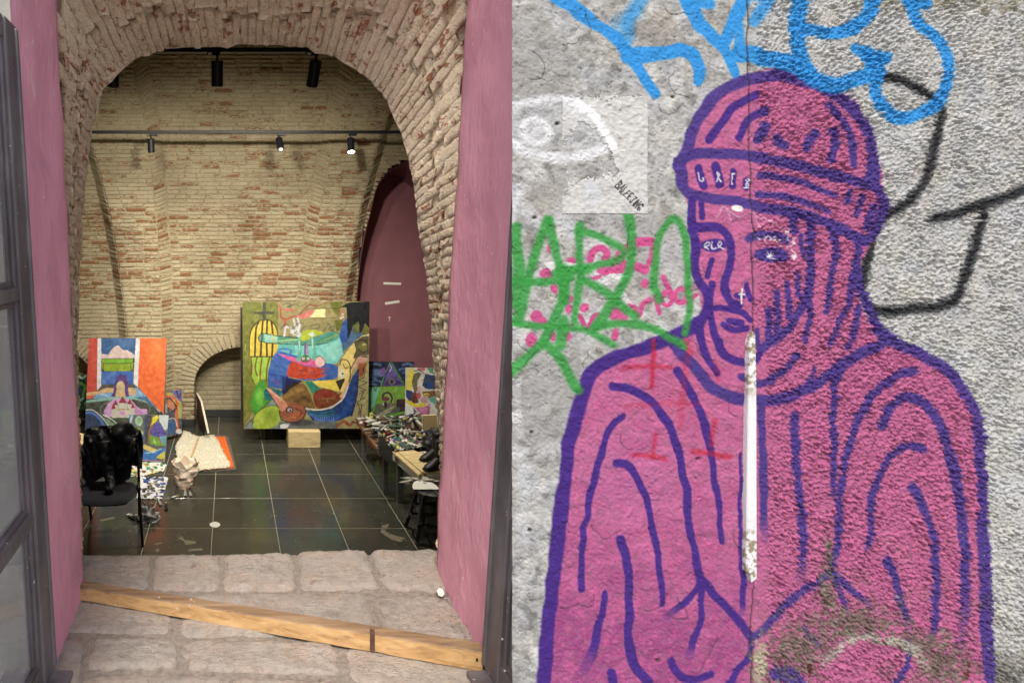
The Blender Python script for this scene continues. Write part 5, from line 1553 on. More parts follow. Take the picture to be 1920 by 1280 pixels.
    z.poly([(165, 1200), (180, 1130), (260, 1060), (340, 1034), (400, 1040), (422, 1120), (400, 1200), (330, 1244), (190, 1244)], (160, 184, 52), 1, 0, True); z.el(330, 1120, 60, 56, (112, 140, 34), .6, .6); z.el(230, 1160, 40, 50, (190, 206, 80), .5, .6); z.st([(165, 1200), (185, 1125), (265, 1058), (345, 1034), (405, 1042)], 5, (40, 50, 30))
    z.el(535, 1098, 122, 92, (150, 84, 56)); z.st([(412, 1080), (430, 1160), (520, 1188), (620, 1165), (656, 1090), (640, 1040)], 8, K); z.poly([(283, 862), (330, 878), (400, 940), (470, 1000), (500, 1060), (430, 1090), (400, 1040), (350, 960)], (196, 124, 96)); z.st([(290, 870), (380, 940), (460, 1000)], 9, (226, 170, 140)); z.st([(283, 862), (360, 985), (408, 1060)], 6, K)
    z.el(506, 1072, 34, 26, K); z.el(508, 1074, 24, 18, (176, 160, 170)); z.el(514, 1078, 10, 10, K); z.st([(520, 1130), (580, 1110), (620, 1130)], 16, (206, 100, 40), .8); z.st([(500, 1150), (560, 1140)], 12, (226, 140, 60), .7); z.st([(560, 1060), (620, 1090), (600, 1130)], 12, (90, 40, 34), .8)
    # ink scribbles right
    for p in ([(1180, 690), (1200, 760), (1150, 800), (1220, 820), (1150, 860), (1210, 890), (1160, 900)], [(1150, 930), (1190, 910), (1160, 980), (1200, 960), (1130, 1010), (1190, 1030)], [(1120, 980), (1150, 1060), (1140, 1120), (1170, 1060)], [(1170, 1040), (1160, 1140)], [(1210, 650), (1180, 720)]): z.st(p, 6, K, .9)
    z.st([(950, 1218), (1010, 1180), (1060, 1216), (1090, 1186)], 26, (158, 78, 44), .9); z.st([(1090, 1180), (1130, 1200)], 8, K)
painting('painting', 'large square painting with bird, yellow cage and blue shoe, on wooden block', [(454.5, 566), (693, 565), (690, 803), (457, 803.5)], [7.34, 7.34, 7.16, 7.16], big, .85, .04, (148, 138, 86))
# second canvas behind it
def plain_art(c1):
    def f(cv): pass
    return f
painting('canvas', 'dark edged canvas hidden behind the large square painting', [(450.5, 576), (560, 578), (560, 790), (451.5, 792)], [7.62, 7.62, 7.5, 7.5], plain_art(0), 6, .03, (66, 58, 44))

def leftp(cv):
    z = Z(cv, 145, 620, 6.095); K = (34, 34, 32)
    z.poly([(0, 700), (1100, 700), (1100, 1600), (0, 1600)], (72, 74, 62))
    z.poly([(130, 80), (234, 80), (226, 690), (200, 700), (60, 700)], (204, 72, 58)); z.poly([(232, 80), (276, 80), (272, 625), (232, 682), (224, 660)], (212, 212, 212)); z.poly([(668, 80), (716, 80), (692, 644), (640, 602)], (212, 212, 212))
    z.poly([(274, 80), (670, 80), (656, 300), (274, 300)], (52, 92, 144)); z.el(540, 140, 90, 50, (80, 124, 172), .5, .6); z.poly([(274, 264), (360, 272), (400, 216), (430, 186), (462, 172), (520, 222), (570, 218), (604, 244), (655, 290), (642, 318), (274, 318)], (212, 186, 178)); z.st([(360, 268), (400, 214), (460, 172), (520, 222), (600, 242), (655, 288)], 7, (226, 206, 200))
    z.poly([(278, 320), (642, 317), (642, 434), (606, 464), (302, 464), (278, 430)], (136, 164, 30)); z.poly([(300, 326), (640, 324), (606, 372), (330, 372)], (116, 176, 40)); z.st([(278, 320), (642, 317), (642, 434), (606, 464), (302, 464), (278, 430), (278, 320)], 6, K, 1, None, 2, False); z.st([(300, 372), (330, 372), (610, 366), (640, 326)], 6, K); z.st([(300, 372), (300, 458)], 5, K); z.st([(612, 368), (612, 458)], 5, K)
    z.poly([(276, 466), (640, 462), (640, 604), (276, 612)], (58, 98, 178)); z.st([(300, 580), (380, 510), (420, 490)], 46, (90, 130, 190), .7, soft=12)
    z.poly([(716, 80), (1020, 80), (1005, 560), (985, 955), (692, 642)], (236, 100, 34)); z.el(900, 260, 70, 150, (242, 130, 48), .6, .7); z.st([(830, 700), (900, 760), (960, 860)], 30, (220, 80, 30), .6, soft=12)
    z.poly([(234, 674), (282, 622), (640, 604), (692, 646), (600, 660), (300, 668)], (84, 84, 80)); z.poly([(180, 766), (250, 690), (690, 648), (790, 744), (760, 776), (190, 776)], (118, 162, 200)); z.st([(260, 720), (340, 740)], 10, (180, 206, 222)); z.st([(700, 690), (740, 730)], 10, (180, 206, 222))
    z.poly([(100, 705), (240, 690), (330, 650), (420, 655), (410, 700), (330, 706), (240, 722), (100, 760)], (208, 166, 116)); z.poly([(80, 742), (200, 735), (180, 775), (80, 775)], (206, 92, 70)); z.poly([(570, 650), (640, 648), (680, 690), (650, 740), (600, 740)], (208, 166, 116)); z.el(490, 715, 70, 60, (208, 168, 120))
    z.poly([(384, 744), (412, 700), (425, 600), (450, 530), (500, 500), (556, 520), (582, 590), (584, 690), (592, 750), (556, 768), (545, 700), (536, 610), (500, 560), (456, 600), (444, 700), (430, 764)], (88, 58, 122), 1, 0, False); z.el(493, 632, 48, 60, (200, 172, 118)); z.poly([(440, 610), (462, 560), (500, 552), (545, 580), (548, 620), (520, 575), (480, 575)], (88, 58, 122)); z.el(470, 612, 13, 8, (216, 206, 170)); z.el(516, 616, 13, 8, (216, 206, 170)); z.st([(468, 656), (486, 666), (506, 654)], 7, (120, 140, 140)); z.st([(456, 528), (500, 502), (556, 520)], 6, (60, 36, 90))
    z.poly([(90, 796), (300, 770), (420, 752), (760, 756), (838, 830), (700, 790), (500, 770), (380, 792), (180, 812), (90, 820)], (128, 176, 162)); z.poly([(640, 760), (770, 752), (880, 850), (850, 870), (780, 800)], (54, 104, 140)); z.st([(790, 745), (880, 860), (985, 950)], 9, (120, 150, 190))
    z.poly([(296, 930), (350, 830), (420, 776), (540, 766), (620, 790), (676, 860), (720, 890), (800, 896), (796, 952), (640, 960), (330, 985)], (200, 152, 196)); z.poly([(600, 800), (660, 850), (700, 900), (780, 950), (660, 950)], (170, 90, 160), .5, 10)
    z.poly([(330, 985), (610, 985), (560, 1080), (470, 1070), (400, 1020)], (72, 88, 62))
    z.poly([(396, 994), (398, 892), (428, 890), (428, 842), (470, 842), (474, 822), (566, 822), (570, 836), (614, 836), (616, 880), (656, 880), (656, 952), (600, 956), (590, 990)], (198, 194, 178))
    for a in ([(390, 894), (412, 826), (444, 894)], [(408, 846), (436, 786), (466, 846)], [(472, 824), (516, 746), (568, 824)], [(564, 838), (600, 780), (628, 838)], [(610, 882), (636, 822), (658, 882)]): z.poly(a, (142, 44, 50))
    z.st([(452, 902), (540, 896), (600, 900)], 12, (170, 140, 90)); z.st([(470, 850), (470, 890)], 4, (130, 126, 110)); z.st([(570, 850), (572, 900)], 4, (130, 126, 110)); z.el(504, 936, 17, 15, (214, 120, 208)); z.el(532, 936, 17, 15, (214, 120, 208)); z.poly([(488, 940), (548, 940), (518, 974)], (214, 120, 208))
    z.st([(380, 796), (290, 850), (262, 900), (300, 990), (420, 1060)], 6, (150, 150, 140)); z.st([(700, 800), (800, 830), (830, 890), (810, 950)], 5, (150, 150, 140)); z.st([(298, 960), (380, 1002), (466, 1074)], 15, (220, 220, 214), 1, 6)
    z.poly([(300, 990), (360, 1010), (450, 1090), (540, 1230), (420, 1190), (340, 1070)], (118, 148, 120)); z.poly([(520, 1000), (600, 1040), (560, 1200), (500, 1130)], (98, 88, 70))
    z.poly([(60, 920), (150, 920), (240, 980), (330, 1090), (410, 1190), (390, 1300), (60, 1420)], (52, 68, 96)); z.st([(85, 935), (170, 940), (260, 1010), (380, 1190)], 26, (70, 112, 196)); z.st([(85, 905), (180, 908), (290, 1000), (420, 1180)], 10, (216, 216, 216)); z.poly([(60, 1180), (100, 1180), (150, 1270), (140, 1380), (60, 1380)], (40, 72, 200), .9, 8); z.st([(290, 1190), (360, 1200)], 24, (60, 90, 210), .8)
    z.st([(905, 890), (950, 930), (985, 948)], 8, (200, 200, 200)); z.poly([(880, 960), (960, 920), (990, 960), (985, 1400), (700, 1400), (700, 1000)], (52, 52, 48))
painting('painting', 'tall painting with orange walls, purple-haired woman and small castle', [(167, 634), (313, 634), (308, 850), (157, 846)], [7.35, 7.35, 6.96, 6.96], leftp, .8, .03, (72, 74, 62))

def smallp(cv):
    z = Z(cv, 140, 780, 4.922); K = (40, 42, 44)
    z.poly([(470, -20), (870, -20), (870, 440), (470, 440)], (108, 112, 104))
    z.poly([(470, -20), (545, -20), (520, 120), (540, 260), (500, 420), (470, 420)], (104, 150, 196)); z.st([(530, 0), (505, 110), (500, 200)], 14, (206, 216, 220)); z.st([(500, 40), (485, 130)], 12, (60, 100, 170))
    z.el(592, 45, 34, 48, (164, 200, 172)); z.el(594, 40, 16, 28, (130, 170, 90), .8); z.poly([(520, 150), (590, 100), (640, 150), (590, 170)], (150, 176, 52)); z.poly([(520, 185), (625, 185), (620, 300), (590, 360), (560, 300), (515, 320)], (140, 186, 64)); z.poly([(500, 165), (650, 165), (640, 185), (520, 190)], (82, 136, 188)); z.st([(560, 160), (590, 130), (630, 160)], 8, (216, 216, 170)); z.st([(590, 200), (592, 350)], 8, (200, 214, 120))
    z.poly([(650, -20), (712, -20), (690, 260), (648, 250)], (74, 76, 84)); z.st([(640, 0), (645, 120), (630, 240)], 9, (60, 84, 150)); z.st([(720, 30), (690, 140), (680, 250)], 9, (206, 116, 60))
    z.poly([(712, 80), (720, 10), (760, -10), (780, 10), (750, 50)], (232, 214, 40)); z.poly([(780, -10), (870, -10), (860, 110), (830, 130), (780, 40)], (204, 216, 212)); z.poly([(702, 130), (760, 50), (800, 80), (846, 160), (830, 190), (720, 188), (704, 160)], (98, 84, 168)); z.st([(740, 160), (800, 150), (836, 160)], 12, (70, 60, 140))
    z.poly([(690, 170), (780, 200), (840, 270), (760, 270), (690, 250)], (122, 178, 60)); z.poly([(780, 190), (846, 180), (840, 270), (800, 240)], (110, 170, 190)); z.st([(770, 190), (800, 250)], 8, (190, 80, 50)); z.st([(730, 215), (745, 245)], 10, (220, 226, 170))
    z.poly([(490, 350), (560, 330), (640, 320), (760, 310), (840, 290), (836, 330), (740, 400), (500, 412)], (64, 126, 206)); z.poly([(610, 270), (650, 262), (770, 310), (720, 340), (640, 300)], (228, 206, 110)); z.poly([(750, 380), (800, 340), (836, 320), (830, 410)], (226, 212, 80)); z.st([(650, 340), (720, 330), (800, 300)], 10, (180, 206, 226)); z.st([(500, 408), (700, 412), (840, 424)], 16, (178, 140, 186)); z.st([(760, 400), (826, 398)], 5, K)
painting('painting', 'small blue and green painting standing on the floor before the tall one', [(243, 777), (316, 778), (309, 866), (239, 862)], [6.72, 6.72, 6.58, 6.58], smallp, .7, .02, (110, 114, 104))

def orangep(cv):
    z = Z(cv, 145, 620, 6.095)
    z.poly([(980, 660), (1210, 660), (1210, 1300), (980, 1300)], (70, 74, 84)); z.poly([(980, 700), (1060, 700), (1190, 760), (1190, 1000), (1150, 1000), (1150, 900), (1060, 740), (980, 740)], (166, 160, 80)); z.poly([(1060, 670), (1190, 670), (1190, 820), (1120, 760)], (104, 90, 150)); z.st([(1130, 680), (1160, 760), (1180, 720)], 22, (50, 40, 80))
    z.st([(1000, 760), (1080, 750), (1140, 820), (1130, 930), (1140, 1050), (1150, 1130)], 26, (206, 90, 44)); z.poly([(1010, 790), (1090, 770), (1120, 880), (1060, 920), (1020, 860)], (180, 110, 70)); z.st([(1050, 760), (1130, 860), (1100, 920), (1040, 880)], 12, (40, 36, 40)); z.poly([(990, 820), (1030, 840), (1030, 940), (990, 930)], (150, 170, 160))
    z.poly([(1020, 1060), (1080, 1010), (1130, 1060), (1100, 1170), (1030, 1190)], (44, 84, 130)); z.el(1160, 1150, 36, 30, (196, 190, 180)); z.poly([(1040, 1240), (1140, 1170), (1210, 1200), (1200, 1300), (1030, 1300)], (36, 62, 130)); z.st([(1030, 1250), (1070, 1200)], 30, (110, 92, 60)); z.st([(1040, 1010), (1110, 1000), (1140, 1090)], 6, (220, 220, 214))
painting('painting', 'narrow orange and blue swirl painting between tall canvas and brick pier', [(306, 735), (340.5, 730), (341, 812), (306, 822)], [7.5, 7.62, 7.42, 7.3], orangep, .8, .02, (70, 74, 84))

def greenp(cv):
    z = Z(cv, 145, 620, 6.095)
    z.poly([(0, 490), (120, 490), (100, 920), (0, 920)], (40, 92, 60))
    for p, c in (([(20, 520), (60, 540), (100, 510)], (190, 220, 210)), ([(40, 600), (90, 640), (60, 740)], (110, 176, 50)), ([(20, 640), (30, 720)], (50, 50, 130)), ([(30, 800), (70, 770), (90, 830)], (160, 206, 190)), ([(60, 860), (90, 780)], (30, 60, 40)), ([(30, 560), (80, 580)], (30, 50, 40))): z.st(p, 24, c)
painting('painting', 'dark green painting sliver at the left jamb behind the tall canvas', [(138, 703), (163, 702), (161, 768), (138, 770)], [7.62, 7.62, 7.55, 7.55], greenp, .8, .02, (40, 92, 60))

def eyep(cv):
    z = Z(cv, 640, 660, 6.737); K = (30, 30, 36)
    z.poly([(330, 110), (930, 110), (930, 460), (330, 460)], (28, 34, 66))
    for x, y, w_ in ((420, 160, 150), (840, 160, 120), (430, 240, 160), (460, 290, 180), (380, 330, 120), (430, 370, 170), (780, 220, 90), (830, 260, 90), (380, 410, 120), (850, 330, 60)): z.st([(x - w_ / 2, y), (x, y - 12), (x + w_ / 2, y + 4)], 30, (92, 124, 176), .8, soft=9)
    z.poly([(400, 260), (460, 210), (540, 240), (540, 310), (430, 310)], (100, 130, 190), .8, 12)
    z.poly([(330, 440), (930, 420), (930, 700), (330, 940)], (120, 170, 56)); z.poly([(330, 450), (500, 440), (400, 800), (330, 880)], (122, 200, 164)); z.st([(340, 450), (365, 500), (380, 450)], 8, K); z.st([(410, 450), (430, 490), (450, 450)], 8, K)
    z.poly([(330, 800), (420, 660), (560, 640), (820, 660), (820, 900), (330, 900)], (96, 100, 74)); z.poly([(700, 590), (830, 590), (830, 760), (740, 780), (690, 660)], (60, 34, 44)); z.poly([(620, 128), (520, 430), (800, 420), (760, 330)], (98, 78, 150)); z.poly([(500, 210), (545, 195), (565, 240), (545, 290), (470, 270), (520, 250), (478, 215)], (130, 80, 150)); z.poly([(620, 122), (640, 124), (800, 400), (800, 440), (770, 390)], (62, 140, 50)); z.poly([(545, 310), (480, 520), (390, 820), (370, 800), (470, 500), (530, 320)], (90, 176, 80)); z.st([(612, 130), (560, 260)], 7, (150, 190, 150))
    z.poly([(530, 420), (580, 360), (640, 340), (720, 350), (790, 400), (720, 410), (620, 425)], (70, 48, 110)); z.st([(535, 415), (600, 345), (680, 320), (780, 360)], 12, (70, 70, 80)); z.el(636, 376, 36, 36, (56, 54, 44)); z.st([(600, 376), (636, 340), (672, 376), (636, 412), (600, 376)], 4, (190, 186, 180)); z.st([(615, 165), (634, 200), (610, 245)], 9, (190, 200, 226))
    z.st([(520, 600), (530, 540), (570, 510), (620, 530), (640, 590), (620, 640)], 22, (60, 30, 56)); z.el(560, 590, 46, 30, (116, 44, 66)); z.el(580, 545, 26, 18, (150, 170, 60)); z.st([(640, 510), (680, 560), (670, 640)], 16, (130, 128, 50)); z.poly([(530, 640), (560, 620), (590, 660), (575, 720), (550, 700)], K); z.st([(580, 640), (575, 720)], 8, (190, 110, 120)); z.st([(620, 640), (625, 720)], 8, (190, 110, 120)); z.el(530, 655, 10, 14, (210, 200, 196))
    z.poly([(390, 830), (560, 730), (700, 660), (600, 760), (440, 850)], (150, 160, 140)); z.st([(500, 830), (540, 770), (660, 700)], 14, (150, 140, 50)); z.poly([(580, 790), (660, 720), (740, 680), (740, 740), (640, 790)], (80, 86, 80)); z.poly([(420, 880), (560, 800), (820, 740), (820, 780), (600, 850), (470, 900)], (100, 170, 50)); z.poly([(470, 900), (640, 840), (820, 780), (820, 920)], (30, 90, 70))
painting('painting', 'green and blue painting with an eye inside a purple triangle', [(686, 677.5), (776.5, 678), (775, 800), (686, 802)], [7.75, 7.75, 7.45, 7.45], eyep, .8, .025, (28, 34, 66))

def absp(cv):
    z = Z(cv, 640, 660, 6.737); K = (40, 36, 36)
    z.poly([(810, 190), (1300, 190), (1300, 1000), (810, 1000)], (206, 206, 196)); z.poly([(815, 195), (920, 200), (890, 480), (815, 480)], (206, 190, 130)); z.poly([(860, 240), (930, 220), (905, 330), (880, 480), (820, 480)], (226, 210, 60)); z.poly([(960, 200), (1060, 195), (1050, 240), (960, 230)], (190, 100, 110)); z.poly([(1080, 200), (1240, 200), (1240, 300), (1120, 260)], (84, 150, 110))
    z.poly([(890, 380), (910, 280), (970, 250), (1020, 270), (960, 360), (960, 480), (930, 560)], (112, 104, 74)); z.st([(920, 240), (980, 230), (1050, 270)], 10, K); z.poly([(980, 390), (1010, 340), (1060, 310), (1100, 330), (1050, 380), (1010, 400)], (216, 200, 190)); z.st([(1010, 360), (1060, 330), (1090, 330)], 7, (190, 80, 70)); z.poly([(1060, 270), (1140, 290), (1240, 280), (1240, 480), (1060, 460), (1020, 420)], (54, 70, 100)); z.el(1110, 420, 40, 50, (40, 70, 140))
    z.poly([(815, 470), (890, 490), (900, 600), (860, 620), (815, 560)], (36, 58, 120)); z.poly([(890, 500), (960, 520), (980, 640), (900, 650), (870, 580)], (104, 60, 52)); z.poly([(940, 540), (980, 500), (1010, 530), (1000, 590), (960, 590)], (196, 90, 90)); z.poly([(960, 440), (1000, 440), (1010, 510), (960, 500)], (206, 160, 170)); z.poly([(1020, 500), (1200, 480), (1240, 560), (1140, 580), (1040, 560)], (124, 86, 60)); z.el(1075, 540, 40, 24, (214, 190, 70)); z.st([(1050, 560), (1080, 535), (1110, 550)], 6, K); z.poly([(980, 590), (1060, 550), (1110, 580), (1100, 640), (1020, 640)], (190, 150, 160)); z.poly([(1100, 580), (1240, 540), (1240, 700), (1120, 620)], (96, 170, 156))
    z.poly([(815, 590), (880, 630), (960, 660), (1030, 630), (1065, 660), (1040, 700), (960, 700), (880, 680), (815, 630)], (226, 206, 40)); z.poly([(910, 690), (1050, 690), (1120, 640), (1120, 780), (1040, 800), (960, 740)], (196, 120, 160)); z.st([(1060, 690), (1100, 700), (1090, 780)], 14, (150, 70, 110)); z.poly([(815, 640), (900, 690), (910, 860), (815, 870)], (214, 222, 216)); z.poly([(900, 860), (940, 790), (1020, 760), (1010, 860)], (140, 84, 100)); z.poly([(900, 690), (950, 750), (920, 790)], (96, 96, 100)); z.poly([(960, 860), (1010, 800), (1010, 870)], (150, 150, 170))
painting('painting', 'small abstract painting with yellow arm and pink shapes at the right', [(761.5, 688.5), (828, 690), (826, 806), (760, 800)], [7.3, 7.3, 7.05, 7.05], absp, .8, .025, (206, 206, 196))

# canvas seen edge-on, leaning in the niche
def edgep(cv): cv.stroke([(372, 745), (378, 800)], 4, (120, 40, 40))
a = painting('canvas', 'thin canvas with white edge leaning at an angle beside the brick pier', [(368, 737), (376, 752), (389, 812), (373, 806)], [8.05, 7.7, 7.55, 7.95], edgep, 1, .028, (70, 66, 62))

# ================================================================== THINGS ON THE FLOOR
def flat(name, label, cat, pts, z0, z1, mat, group=None, col=None):
    n = len(pts)
    v = [FL(x, y, z0) for x, y in pts]
    v = [Vector((p.x, p.y, z0)) for p in v] + [Vector((p.x, p.y, z1)) for p in v]
    f = [tuple(range(n))[::-1], tuple(range(n, 2 * n))] + [(i, (i + 1) % n, n + (i + 1) % n, n + i) for i in range(n)]
    o = obj(name, v, f, mat)
    me = o.data
    # keep outward facing
    import bmesh
    bm = bmesh.new(); bm.from_mesh(me); bmesh.ops.recalc_face_normals(bm, faces=bm.faces); bm.to_mesh(me); bm.free()
    return tag(o, label, cat, group)
def sheet(name, label, cat, poly, z, paint_fn, base, res=.8, group=None, wav=.002, seed=5, thick=.0015, mat='paper'):
    """a paper or cloth sheet lying on the floor, painted"""
    p = np.asarray(poly, float); x0, y0 = p.min(0); x1, y1 = p.max(0)
    X, Y = np.meshgrid(np.arange(x0 - 1, x1 + 1, res), np.arange(y0 - 1, y1 + 1, res))
    h, wd = X.shape
    t = Canvas(X, Y, (0, 0, 0), .5, seed); t.poly(poly, (1, 1, 1))
    inside = t.c[..., 0] > .5
    cv = Canvas(X, Y, base, .4, seed + 1); paint_fn(cv)
    d = (CZ - z) * FPX / (Y - VY)
    zz = z + np.abs(fld(h, wd, 12, 40, seed + 2)) * wav
    V = np.stack([(X - VX) / FPX * d, d, zz], -1).reshape(-1, 3)
    f = grid_faces(h, wd); f = f[inside.ravel()[f].all(1)]
    used = np.unique(f); mp = np.full(len(V), -1); mp[used] = np.arange(len(used))
    o = obj(name, V[used], mp[f], M[mat], None, True, col=lin(np.clip(cv.c + (fld(h, wd, 3, 12, seed + 3) * 5)[..., None], 4, 250)).reshape(-1, 3)[used])
    md = o.modifiers.new('t', 'SOLIDIFY'); md.thickness = thick; md.offset = -1
    return tag(o, label, cat, group)
# board with orange paint under the white cloth
flat('painted_board', 'black edged board lying on the floor under the orange canvas', 'board', [(402, 816), (428, 817), (443.5, 880), (438, 882), (362, 887), (352, 872)], .0005, .012, M['greywood'])
m_or = mat_plain('orange_oil_paint', L3(206, 96, 40), .6, .15, 14, .001)
flat('orange_canvas', 'orange painted canvas lying flat under the white cloth', 'canvas', [(398, 819), (422, 819), (439, 875), (434, 878), (360, 884), (350, 872)], .0125, .02, m_or)
def clothp(cv):
    for k in range(60):
        x = random.uniform(330, 430); y = random.uniform(808, 882)
        cv.stroke([(x, y), (x + random.uniform(-9, 9), y + random.uniform(-3, 3))], random.uniform(1, 3), random.choice([(228, 222, 200), (184, 174, 146), (206, 198, 172)]), .6, 1.5)
    cv.stroke([(345, 809), (330, 834), (334, 870), (365, 882), (432, 873), (401, 817), (370, 818), (345, 809)], 1.2, (150, 138, 110), .6, .6, None, 0, False)
sheet('cloth', 'crumpled off-white primed cloth spread over the orange canvas', 'cloth', [(344, 807), (352, 808), (371, 817), (401, 814), (406, 820), (433, 871), (430, 876), (366, 883), (345, 878), (332, 868), (328, 837)], .030, clothp, (196, 190, 168), .8, None, .003, 401)
wst = MB().bar(FL(372, 820, .045), FL(356, 863, .045), .022, .008)
tag(wst.build('wooden_stick', M['beam']), 'thin brown wooden stick lying on the white cloth', 'stick')
# palette papers
def pal(cols, n, rng, rr):
    def f(cv):
        for k in range(n):
            x = random.uniform(rng[0], rng[1]); y = random.uniform(rng[2], rng[3])
            cv.ell(x, y, random.uniform(*rr) * 1.3, random.uniform(*rr) * .7, random.choice(cols), .95, .2)
    return f
greens = [(40, 120, 80), (90, 150, 90), (60, 110, 110), (150, 130, 70), (200, 170, 60), (110, 60, 50), (60, 50, 60), (180, 110, 40)]
blues = [(36, 48, 130), (26, 30, 70), (60, 90, 150), (40, 44, 50), (96, 96, 70), (30, 32, 36), (70, 60, 40), (110, 104, 90)]
sheet('palette_sheet', 'white palette paper dabbed with green and ochre paint, behind the blue one', 'palette', [(247, 865), (300, 865), (313, 870), (308, 882), (262, 894), (222, 893), (225, 880)], .004, pal(greens, 60, (224, 312, 866, 893), (.8, 4)), (214, 214, 204), .7, 'palette papers', .003, 411)
sheet('palette_sheet', 'white palette paper dabbed with dark blue paint, in front', 'palette', [(262, 893), (317, 894), (304, 936), (256, 934)], .006, pal(blues, 80, (258, 315, 894, 934), (.8, 4)), (216, 216, 214), .7, 'palette papers', .002, 421)
# paper bag
def bag():
    c = FL(344, 921, 0)
    # creased paper: straight facets between a few crease points
    kh, kw = 9, 13; h, wd = 49, 65
    rg = np.random.default_rng(44)
    K_ = np.zeros((kh, kw + 1, 3))
    for j in range(kh):
        t = j / (kh - 1)
        r = .078 + .068 * t ** .7
        for i in range(kw):
            a = 2 * math.pi * (i + .5 * (j % 2)) / kw
            k = r * (1 + rg.normal(0, .07 + .05 * t))
            K_[j, i] = (c.x + math.cos(a) * k * 1.0 + .012 * t, c.y + .1 + math.sin(a) * k * .75 + .10 * t, .004 + .255 * t + (rg.normal(0, .010 + .018 * t) if 0 < j else 0))
    K_[:, kw] = K_[:, 0]
    jj = np.linspace(0, kh - 1, h); ii = np.linspace(0, kw, wd)
    j0 = np.clip(jj.astype(int), 0, kh - 2); i0 = np.clip(ii.astype(int), 0, kw - 1)
    tj = (jj - j0)[:, None, None]; ti = (ii - i0)[None, :, None]
    V = (K_[j0][:, i0] * (1 - ti) + K_[j0][:, i0 + 1] * ti) * (1 - tj) + (K_[j0 + 1][:, i0] * (1 - ti) + K_[j0 + 1][:, i0 + 1] * ti) * tj
    n1 = fld(h, wd, 9, 26, 431)
    X = VX + V[..., 0] / V[..., 1] * FPX; Y = VY - (V[..., 2] - CZ) / V[..., 1] * FPX
    cv = Canvas(X, Y, (232, 214, 192))
    cv.c += (n1 * 4)[..., None]
    ink = (70, 58, 54)
    for x, y in ((352, 884), (346, 899), (353, 906), (330, 902), (334, 915), (336, 880), (361, 890)):
        a = random.uniform(-.5, .3)
        cv.stroke([(x - 5, y), (x - 3, y - 3), (x - 1, y + 1), (x + 1, y - 3), (x + 3, y), (x + 5, y - 2 + a * 3)], 1.0, ink, .85, .5)
    for x, y in ((328, 888), (350, 914), (338, 898), (360, 902)): cv.ell(x, y, 3, 3, (206, 120, 100), .7, .4)
    i = np.arange(h * wd).reshape(h, wd)
    f = np.stack([i[:-1, :-1], i[:-1, 1:], i[1:, 1:], i[1:, :-1]], -1).reshape(-1, 4)
    f = np.concatenate([f, f[:0]])
    o = obj('paper_bag', V.reshape(-1, 3), f, M['paper'], None, False, col=lin(np.clip(cv.c, 4, 250)).reshape(-1, 3))
    tag(o, 'crumpled beige paper bag with dark lettering standing on the floor tiles', 'paper bag')
bag()
# paint tubes, brushes, rags on the floor
def tube_obj(a, b, r, mat, cap, label, group='loose paint tubes on the floor'):
    a = Vector(a); b = Vector(b); d = (b - a)
    o = thing('paint_tube', label, 'paint tube', a, group)
    mb = MB()
    n = 10; sx = d.normalized().cross(Vector((0, 0, 1))).normalized()
    secs = [(0, r * 1.5, .0012), (.3, r * 1.25, r * .7), (.75, r, r), (.8, r * .45, r * .45)]
    for t, wx, wz in secs:
        for k in range(n):
            an = 2 * math.pi * k / n
            mb.v.append(a + d * t + sx * (math.cos(an) * wx) + Vector((0, 0, r + math.sin(an) * wz)))
    for i in range(3):
        for k in range(n):
            k2 = (k + 1) % n; mb.f.append((i * n + k, i * n + k2, (i + 1) * n + k2, (i + 1) * n + k))
    mb.f.append(tuple(range(n)))
    mb.build('body', mat, o, True)
    MB().tube([a + d * .8 + Vector((0, 0, r)), b + Vector((0, 0, r))], r * .55, 8).build('cap', cap, o)
    return o
yel = mat_plain('yellow_plastic', L3(206, 186, 60), .5, .1, 20, 0); wcap = mat_plain('white_plastic', L3(214, 210, 200), .5, .1, 20, 0)
tube_obj(FL(320, 934), FL(335, 931), .011, M['chrome'], yel, 'flattened metal paint tube with yellow cap lying before the bag')
tube_obj(FL(347, 931), FL(347.5, 921), .013, M['chrome'], yel, 'short upright-lying paint tube with yellow cap at the foot of the bag')
tube_obj(FL(358, 931), FL(355, 922), .012, M['chrome'], M['black_metal'], 'small metal paint tube right of the paper bag')
tube_obj(FL(312, 957), FL(311, 944), .013, M['black_metal'], yel, 'dark paint tube with yellow cap on bare tile before the palettes')
tube_obj(FL(302, 948), FL(295, 937), .012, M['chrome'], M['black_metal'], 'metal paint tube touching the blue palette paper corner')
tube_obj(FL(240, 966), FL(254, 975), .017, M['chrome'], wcap, 'crumpled silver paint tube under the black chair')
for a, b, lab in (((279, 938), (298, 961), 'red handled paintbrush lying on the tiles'), ((266, 940), (287, 954), 'black paintbrush lying on the tiles beside the chair leg')):
    o = thing('paintbrush', lab, 'paintbrush', FL(*a), 'paintbrushes on the floor')
    p = FL(*a); q = FL(*b); up = Vector((0, 0, .007))
    MB().tube([p.lerp(q, .35) + up, q + up], .004, 6, .0025).build('handle', M['darkwood'] if 'red' in lab else M['black_metal'], o)
    MB().tube([p.lerp(q, .18) + up, p.lerp(q, .36) + up], .0052, 8).build('ferrule', M['chrome'], o)
    MB().tube([p + up * .5, p.lerp(q, .18) + up], .0015, 8, .006).build('bristles', M['fabric_black'], o)
